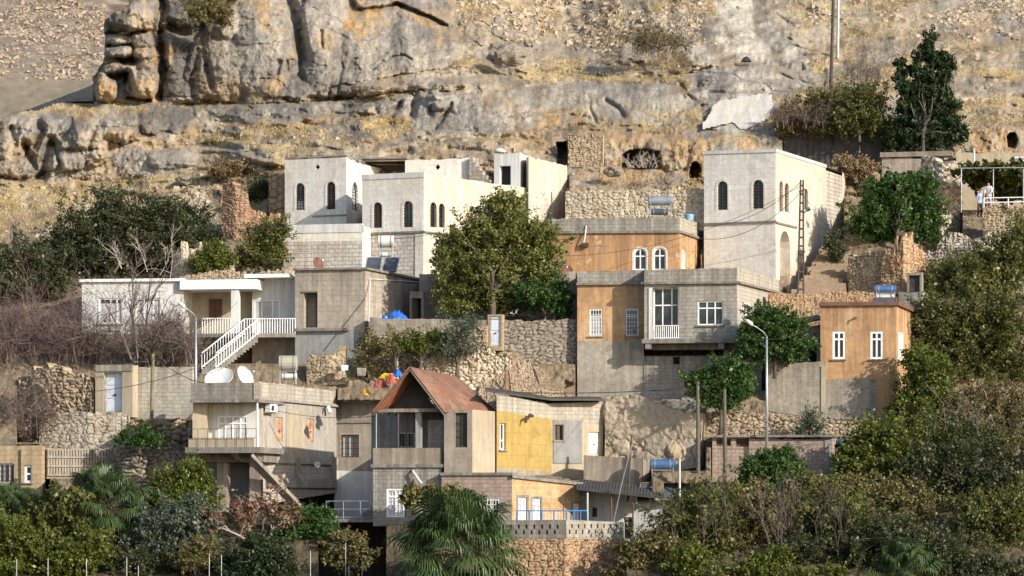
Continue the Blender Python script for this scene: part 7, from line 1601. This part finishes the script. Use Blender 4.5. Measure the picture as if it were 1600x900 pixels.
T_('shrub', 'thin brown green shrub before the rubble garden wall', [(612, 530, 20, 22), (620, 552, 14, 14)], 177, 'lf_brown', 500, .11, base=(618, 585, 176.8), seed=10)
T_('olive_tree', 'small grey green olive tree beside the pale blue door', [(715, 520, 30, 24), (735, 505, 22, 14), (705, 545, 22, 16), (730, 545, 22, 14)], 176.6, 'lf_grey', 2300, .09, base=(712, 590, 176.4), seed=11, clump=.4)
T_('pine_tree', 'tall dark pine rising at the upper right', [(1451, 66, 8, 14), (1446, 88, 16, 9), (1462, 98, 14, 9), (1432, 112, 14, 9), (1470, 122, 14, 9), (1450, 128, 20, 11), (1424, 138, 18, 9), (1462, 150, 22, 11), (1436, 160, 22, 11), (1412, 168, 16, 9), (1484, 164, 14, 8), (1458, 176, 24, 12), (1426, 188, 22, 12), (1482, 192, 20, 9), (1402, 198, 16, 11), (1450, 200, 28, 12), (1490, 212, 14, 7), (1424, 214, 26, 12), (1462, 222, 24, 10), (1405, 118, 7, 7), (1405, 98, 5, 6), (1484, 98, 8, 9), (1476, 86, 6, 6), (1396, 222, 12, 9), (1505, 208, 8, 6)], 204, 'lf_pine', 20000, .15, base=(1440, 265, 203), trunk_r=.13, seed=12, clump=.40, per=56, shell=.6, elong=2.6, limbs_n=26, bark='pole_dark')
T_('scrub_bush', 'brown green thorny bush mass left of the tall pine', [(1290, 165, 40, 28), (1330, 158, 36, 26), (1250, 180, 34, 22), (1340, 190, 44, 26), (1230, 195, 22, 14), (1365, 170, 22, 34), (1285, 195, 44, 18)], 206.0, 'lf_brown', 11000, .14, seed=13, clump=.45, per=50)
T_('tree', 'yellowish green bush touching the pine on its left', [(1345, 165, 30, 30), (1325, 185, 30, 22), (1362, 195, 22, 20)], 204.6, 'lf_mid', 6000, .13, seed=14)
T_('orange_tree', 'round glossy green tree beside the stepped path', [(1385, 318, 42, 38), (1425, 310, 40, 36), (1365, 345, 34, 34), (1410, 350, 48, 32), (1445, 345, 24, 34), (1395, 290, 22, 18), (1432, 288, 22, 18)], 192.4, 'lf_green', 24000, .15, base=(1400, 396, 190.6), trunk_r=.14, seed=15, clump=.40, per=55)
T_('tree', 'green tree in front of the side wall of the two storey orange house', [(1195, 500, 28, 22), (1225, 520, 34, 26), (1190, 535, 34, 24), (1235, 545, 30, 18), (1172, 520, 16, 18)], 174.6, 'lf_green', 13000, .14, base=(1210, 580, 174.4), seed=16, clump=.38)
T_('tree', 'small green tree behind the two wooden poles', [(1125, 590, 34, 22), (1100, 600, 26, 18), (1150, 600, 26, 20), (1128, 618, 36, 20), (1145, 575, 16, 14)], 171.6, 'lf_green', 11000, .14, base=(1125, 668, 171.2), seed=17, clump=.38)
T_('shrub', 'sparse grey shrub growing on the tan rubble wall', [(1265, 655, 14, 14), (1255, 672, 14, 10), (1282, 665, 10, 8)], 170.6, 'lf_grey', 1100, .10, base=(1268, 690, 170.6), seed=18)
T_('shrub', 'two tufts of green plant on the broken masonry', [(192, 686, 10, 8), (232, 682, 20, 14), (215, 690, 12, 8)], 169.4, 'lf_green', 2200, .12, seed=19)
T_('shrub', 'brown bush beside the white annex wall in the quarry', [(1345, 262, 26, 14), (1325, 256, 18, 10)], 200.2, 'lf_scrub', 3200, .13, seed=20)
T_('shrub', 'dark green shrub in the shade beside the stepped path', [(1300, 378, 10, 18), (1305, 395, 12, 12)], 190.4, 'lf_dark', 1600, .12, seed=21)
T_('shrub', 'rust brown dry shrub above the reddish ruined stump', [(358, 262, 26, 11), (340, 266, 14, 7)], 205, 'lf_scrub', 2400, .12, seed=22)
T_('shrub', 'dark olive bush on top of the grey cliff', [(318, 14, 34, 20), (345, 24, 16, 16)], 219.2, 'lf_brown', 3600, .14, seed=23)
T_('shrub', 'dark green bush behind the orange rock wall at left', [(405, 300, 16, 14), (412, 285, 12, 10)], 201.4, 'lf_dark', 1800, .13, seed=24)
T_('vine', 'trailing plant hanging on the grey panel of the yellow house', [(884, 700, 8, 12), (882, 715, 5, 10)], 177.6, 'lf_grey', 500, .09, base=(884, 726, 177.6), trunk_r=.015, seed=25, clump=.2, cat='plant')
# right side wood
rightset = [
 ('dark green tree at the right edge behind the chalky bank', [(1500, 440, 50, 38), (1560, 425, 50, 50), (1590, 380, 30, 36), (1465, 455, 28, 26)], 186, 'lf_mid', 15000),
 ('tall olive green tree right of the right orange house', [(1500, 510, 64, 46), (1560, 505, 56, 60), (1455, 500, 30, 40), (1520, 570, 70, 44), (1460, 560, 30, 44), (1595, 590, 44, 60)], 178, 'lf_mid', 24000),
 ('yellow green tree against the side of the right orange house', [(1450, 600, 38, 44), (1425, 640, 30, 34), (1465, 640, 40, 36), (1438, 570, 18, 26)], 172.4, 'lf_yell', 13000),
 ('brown green tree at the right edge with bare twigs', [(1560, 640, 56, 46), (1500, 650, 44, 40), (1600, 680, 40, 50)], 172, 'lf_brown', 11000),
 ('yellowish tree in front of the low pinkish house end', [(1370, 690, 46, 34), (1340, 720, 34, 30), (1400, 720, 48, 40), (1360, 745, 44, 30)], 166.8, 'lf_yell', 15000),
 ('dark tree filling the lower right behind the yellowish trees', [(1450, 750, 62, 56), (1520, 740, 60, 60), (1585, 760, 50, 70), (1470, 820, 70, 44)], 166, 'lf_dark', 20000),
 ('leafy green tree at the lower right corner', [(1560, 830, 60, 44), (1590, 790, 40, 40), (1520, 800, 40, 36)], 162, 'lf_mid', 12000),
 ('yellow green thicket tree right of the terrace', [(1068, 812, 38, 34), (1100, 792, 44, 42), (1060, 845, 54, 40), (1015, 850, 28, 26), (1110, 850, 50, 40)], 160.6, 'lf_mid', 18000),
 ('olive brown thicket tree below the low pinkish house', [(1150, 790, 40, 40), (1200, 800, 46, 44), (1170, 840, 50, 40), (1240, 820, 40, 44)], 161.6, 'lf_brown', 14000),
 ('dark green thicket tree in front of the low wall', [(1290, 790, 50, 44), (1330, 820, 50, 50), (1280, 850, 50, 40), (1370, 850, 50, 44)], 161.2, 'lf_mid', 17000),
 ('yellow leafed shrub at the bottom of the thicket', [(1075, 868, 30, 22), (1105, 890, 44, 18), (1180, 886, 30, 22), (1235, 896, 50, 16), (1210, 862, 22, 18), (1300, 892, 26, 16)], 157.6, 'lf_yell', 9000),
 ('dark shrub at the bottom right of the palm tuft', [(1480, 880, 60, 36), (1560, 890, 60, 26), (1420, 860, 40, 30)], 158.6, 'lf_dark', 9000),
]
rightset += [('dark green shrubs filling the foot of the right wood', [(1330, 875, 50, 30), (1390, 830, 50, 36), (1440, 850, 44, 30), (1500, 860, 50, 30), (1250, 850, 40, 26)], 159.4, 'lf_dark', 12000), ('low brownish shrubs beside the terrace wall foot', [(1000, 880, 44, 30), (1030, 850, 34, 26), (985, 850, 16, 20)], 159.2, 'lf_brown', 6000), ('mid green tree filling the gap in the middle of the right wood', [(1440, 700, 50, 44), (1500, 700, 50, 44), (1550, 720, 50, 40)], 168.6, 'lf_mid', 14000), ('brown green shrub bank below the yellowish trees', [(1400, 780, 60, 40), (1330, 770, 40, 34), (1270, 755, 36, 26)], 164, 'lf_brown', 11000)]
for i, (lab, lobes, D, mt, n) in enumerate(rightset):
    if lobes[0][1] > 760: lobes = [(l[0], l[1] + 9, l[2] * .95, l[3] * .92) for l in lobes]
    T_('tree' if 'shrub' not in lab else 'shrub', lab, lobes, D, mt, int(n * .85), .15, seed=100 + i, clump=.48, per=52, shell=.5, group='trees of the right hand wood', limbs_n=12)
T_('citrus_tree', 'dark glossy citrus tree before the low pinkish house', [(1195, 728, 26, 22), (1222, 735, 24, 24), (1180, 745, 22, 20), (1212, 755, 34, 18), (1225, 714, 16, 12)], 164.2, 'lf_green', 8000, .15, base=(1205, 800, 165.4), seed=40)
# bottom left garden
leftset = [
 ('lemon_tree', 'lemon tree with yellow fruit below the balcony house', [(275, 765, 34, 26), (300, 745, 26, 22), (258, 785, 24, 22), (312, 775, 22, 24)], 163.6, 'lf_yell', 10000),
 ('fig_tree', 'big leafed fig tree in front of the beige house', [(95, 790, 34, 26), (110, 820, 36, 26), (75, 830, 28, 30), (125, 800, 22, 22)], 160.4, 'lf_mid', 7500),
 ('citrus_tree', 'bright yellow green citrus tree at the lower left corner', [(15, 840, 34, 32), (40, 860, 30, 34), (5, 880, 40, 30)], 158.4, 'lf_yell', 11000),
 ('citrus_tree', 'bright green citrus bush before the dark gap at lower left', [(125, 870, 34, 28), (150, 855, 22, 24), (105, 885, 30, 22)], 157.8, 'lf_yell', 9000),
 ('olive_tree', 'grey green olive bush at lower left', [(265, 825, 42, 36), (300, 815, 34, 32), (245, 850, 30, 26), (310, 848, 28, 30)], 160, 'lf_grey', 15000),
 ('shrub', 'round brown green shrub right of the grey olive bush', [(312, 862, 24, 20), (295, 872, 20, 16)], 157.4, 'lf_brown', 4000),
 ('tree', 'green garden tree between bare autumn tree and terrace opening', [(485, 822, 34, 26), (470, 845, 28, 22), (505, 842, 24, 22), (500, 815, 20, 18)], 162, 'lf_green', 10000),
 ('shrub', 'olive brown bush before the dark terrace opening', [(545, 855, 28, 20), (560, 868, 22, 18), (525, 870, 18, 16)], 160.6, 'lf_brown', 5500),
 ('cypress_shrub', 'dark feathery conifer shrub at the bottom', [(405, 880, 44, 34), (430, 890, 34, 26), (378, 895, 30, 22), (400, 856, 22, 16)], 156.8, 'lf_pine', 13000),
 ('shrub', 'dark shrubs filling the shade at the bottom left', [(190, 880, 36, 24), (225, 890, 34, 22), (260, 893, 40, 20), (345, 892, 30, 22)], 158.6, 'lf_dark', 8000),
 ('shrub', 'dark shrub under the left fan palm', [(165, 830, 40, 26), (200, 845, 34, 26)], 161.8, 'lf_dark', 5000),
]
for i, (nm, lab, lobes, D, mt, n) in enumerate(leftset):
    T_(nm, lab, lobes, D, mt, n, .22 if 'fig' in nm else .13, seed=200 + i, clump=.36, per=48, shell=.5)
# lemons
mb = MB(); rd = random.Random(5)
for k in range(14):
    c = P(rd.uniform(245, 325), rd.uniform(735, 800), 162.4 + rd.uniform(-.5, .3)); mb.tube([c - Vector((0, 0, .06)), c, c + Vector((0, 0, .06))], [.015, .04, .015], 6)
mb.build('fruit', m_metal('lemon_peel', (.45, .36, .07), (.48, .34, .06), .5), bpy.data.objects['lemon_tree'])
# vine above the pink house
T = empty('vine', P(690, 800, 163.4), 'brownish vine over a wire trellis before the pink house', 'vine'); rng = np.random.default_rng(3)
C, Tn = crown_points([(650, 772, 20, 10), (680, 770, 26, 9), (712, 776, 22, 6), (735, 778, 14, 4), (640, 784, 10, 8)], 163.2, 4200, rng, .25, 40); V_, Q_ = leaf_quads(C, .14, rng); np_mesh('leaves', V_, Q_, M['lf_brown'], parent=T, attrs={'tint': np.repeat(Tn, 4)})
s = MB(); s.tube([P(628, 780, 163.4), P(690, 777, 163.2), P(748, 779, 163.2)], .025, 5)
for x in (634, 688): s.tube([P(x, 812, 163.4), P(x, 778, 163.4)], .03, 5)
s.build('trellis', M['bark'], T)
# palms
palm('fan_palm', 'large fan palm in front of the ashlar terrace at the bottom', 716, 866, 153.5, 122, 1, 40, 60, low=-.75)
palm('fan_palm', 'fan palm in the left garden below the hollow block wall', 172, 792, 161.5, 80, 2, 30, 70, low=-.5)
palm('fan_palm', 'tall back fan palm just left of the left garden palm', 148, 770, 163.5, 56, 3, 22, 70, low=-.3)
palm('fan_palm', 'fan palm at the left edge below the beige house', 14, 796, 162.6, 56, 4, 26, 70, low=-.4)
palm('fan_palm', 'small fan palm at the left before the beige house corner', 44, 794, 162, 40, 5, 18, 60, low=-.3)
palm('fan_palm', 'fan palm tuft at the lower right bottom edge', 1412, 902, 152.5, 72, 6, 26, 40, low=-.1)
# bare bushes
rd = random.Random(31)
bare_bush('bare_bush', 'dense purplish bare bush at the left edge below the dark tree', [(rd.uniform(-10, 150), rd.uniform(560, 585), rd.uniform(-40, 40), rd.uniform(70, 150)) for _ in range(70)], 179.6, 'twig_purple', 1, .035, 5, 3, .75, .12, dspread=1.6)
bare_bush('bare_bush', 'bare brown bush before the white porch house', [(rd.uniform(150, 300), rd.uniform(560, 578), rd.uniform(-30, 30), rd.uniform(50, 110)) for _ in range(60)], 178.8, 'twig', 2, .03, 5, 3, .8, .12, leaf='lf_rust', nleaf=260, lsize=.09, dspread=1.2)
bare_bush('bare_tree', 'bare grey tree rising before the white porch house', [(215, 560, -8, 190), (222, 560, 30, 170), (205, 562, -45, 170), (228, 562, 60, 130)], 178.2, 'twig', 3, .075, 5, 3, .62, .2)
bare_bush('bare_bush', 'thick dark bare bush in front of the porch and stair', [(rd.uniform(235, 310), rd.uniform(562, 578), rd.uniform(-25, 25), rd.uniform(50, 105)) for _ in range(42)], 178.4, 'twig', 4, .03, 5, 3, .85, .12)
bare_bush('bare_bush', 'pale dead branches on the face of the big olive tree', [(190, 420, -25, 60), (180, 425, 15, 55), (250, 430, 35, 60), (230, 425, -15, 70), (265, 440, 10, 80)], 188, 'twig_pale', 5, .04, 4, 3, .6, .2)
bare_bush('bare_bush', 'bare reddish brown scrub below the purplish bush at the left edge', [(rd.uniform(-15, 70), rd.uniform(660, 700), rd.uniform(-25, 25), rd.uniform(50, 110)) for _ in range(40)], 174.4, 'twig', 6, .03, 5, 3, .8, .1, leaf='lf_rust', nleaf=700, lsize=.1)
bare_bush('autumn_tree', 'bare pale tree with rusty leaf tufts in the left garden', [(400, 850, -50, 90), (405, 850, 40, 100), (400, 852, -10, 110), (395, 850, -75, 60), (410, 852, 70, 70)], 161, 'twig_pale', 7, .055, 5, 3, .7, .15, leaf='lf_rust', nleaf=2200, lsize=.11, cat='tree')
bare_bush('bare_bush', 'tangle of pale dead stems in the right wood', [(rd.uniform(1470, 1590), rd.uniform(690, 720), rd.uniform(-50, 50), rd.uniform(60, 120)) for _ in range(16)], 169, 'twig', 8, .03, 4, 3, .8, .05)
bare_bush('bare_bush', 'upright dry twigs standing in the thicket below the low house', [(rd.uniform(1200, 1320), rd.uniform(840, 870), rd.uniform(-12, 12), rd.uniform(80, 130)) for _ in range(22)], 159.8, 'twig', 9, .022, 4, 3, .4, .3)
bare_bush('bare_bush', 'upright dry twigs in the thicket right of the terrace', [(rd.uniform(990, 1150), rd.uniform(830, 870), rd.uniform(-16, 16), rd.uniform(70, 120)) for _ in range(20)], 159.6, 'twig', 10, .02, 4, 3, .45, .25, leaf='lf_yell', nleaf=900, lsize=.1)
bare_bush('thorn_bush', 'grey thorny bush near the top of the hill', [(rd.uniform(985, 1060), rd.uniform(75, 90), rd.uniform(-25, 30), rd.uniform(30, 60)) for _ in range(36)], 222, 'twig', 11, .03, 4, 3, .8, .15, leaf='lf_brown', nleaf=900, lsize=.13)
bare_bush('bare_bush', 'brown bare scrub right of the tall utility pole', [(rd.uniform(1315, 1380), rd.uniform(120, 135), rd.uniform(-15, 15), rd.uniform(25, 45)) for _ in range(40)], 214.5, 'twig', 12, .028, 4, 3, .7, .2)
bare_bush('brushwood', 'dry brushwood heaped in the mouth of the quarry cave', [(rd.uniform(978, 1028), 262, rd.uniform(-25, 25), rd.uniform(10, 34)) for _ in range(22)], 204.2, 'twig_pale', 13, .03, 3, 3, .7, .05, cat='brushwood', dspread=.4)
bare_bush('bare_bush', 'purplish dry scrub at the left foot of the scrub bush mass', [(rd.uniform(1215, 1290), rd.uniform(195, 205), rd.uniform(-15, 15), rd.uniform(25, 50)) for _ in range(40)], 204.8, 'twig_purple', 14, .03, 4, 3, .75, .15)
for i, (x, y, D, h, lab) in enumerate(((112, 565, 177, 40, 'tan thorn clump beside the purplish bush'), (150, 570, 176.6, 30, 'tan thorn clump left of the pale blue door'))):
    pass
build_terrain()
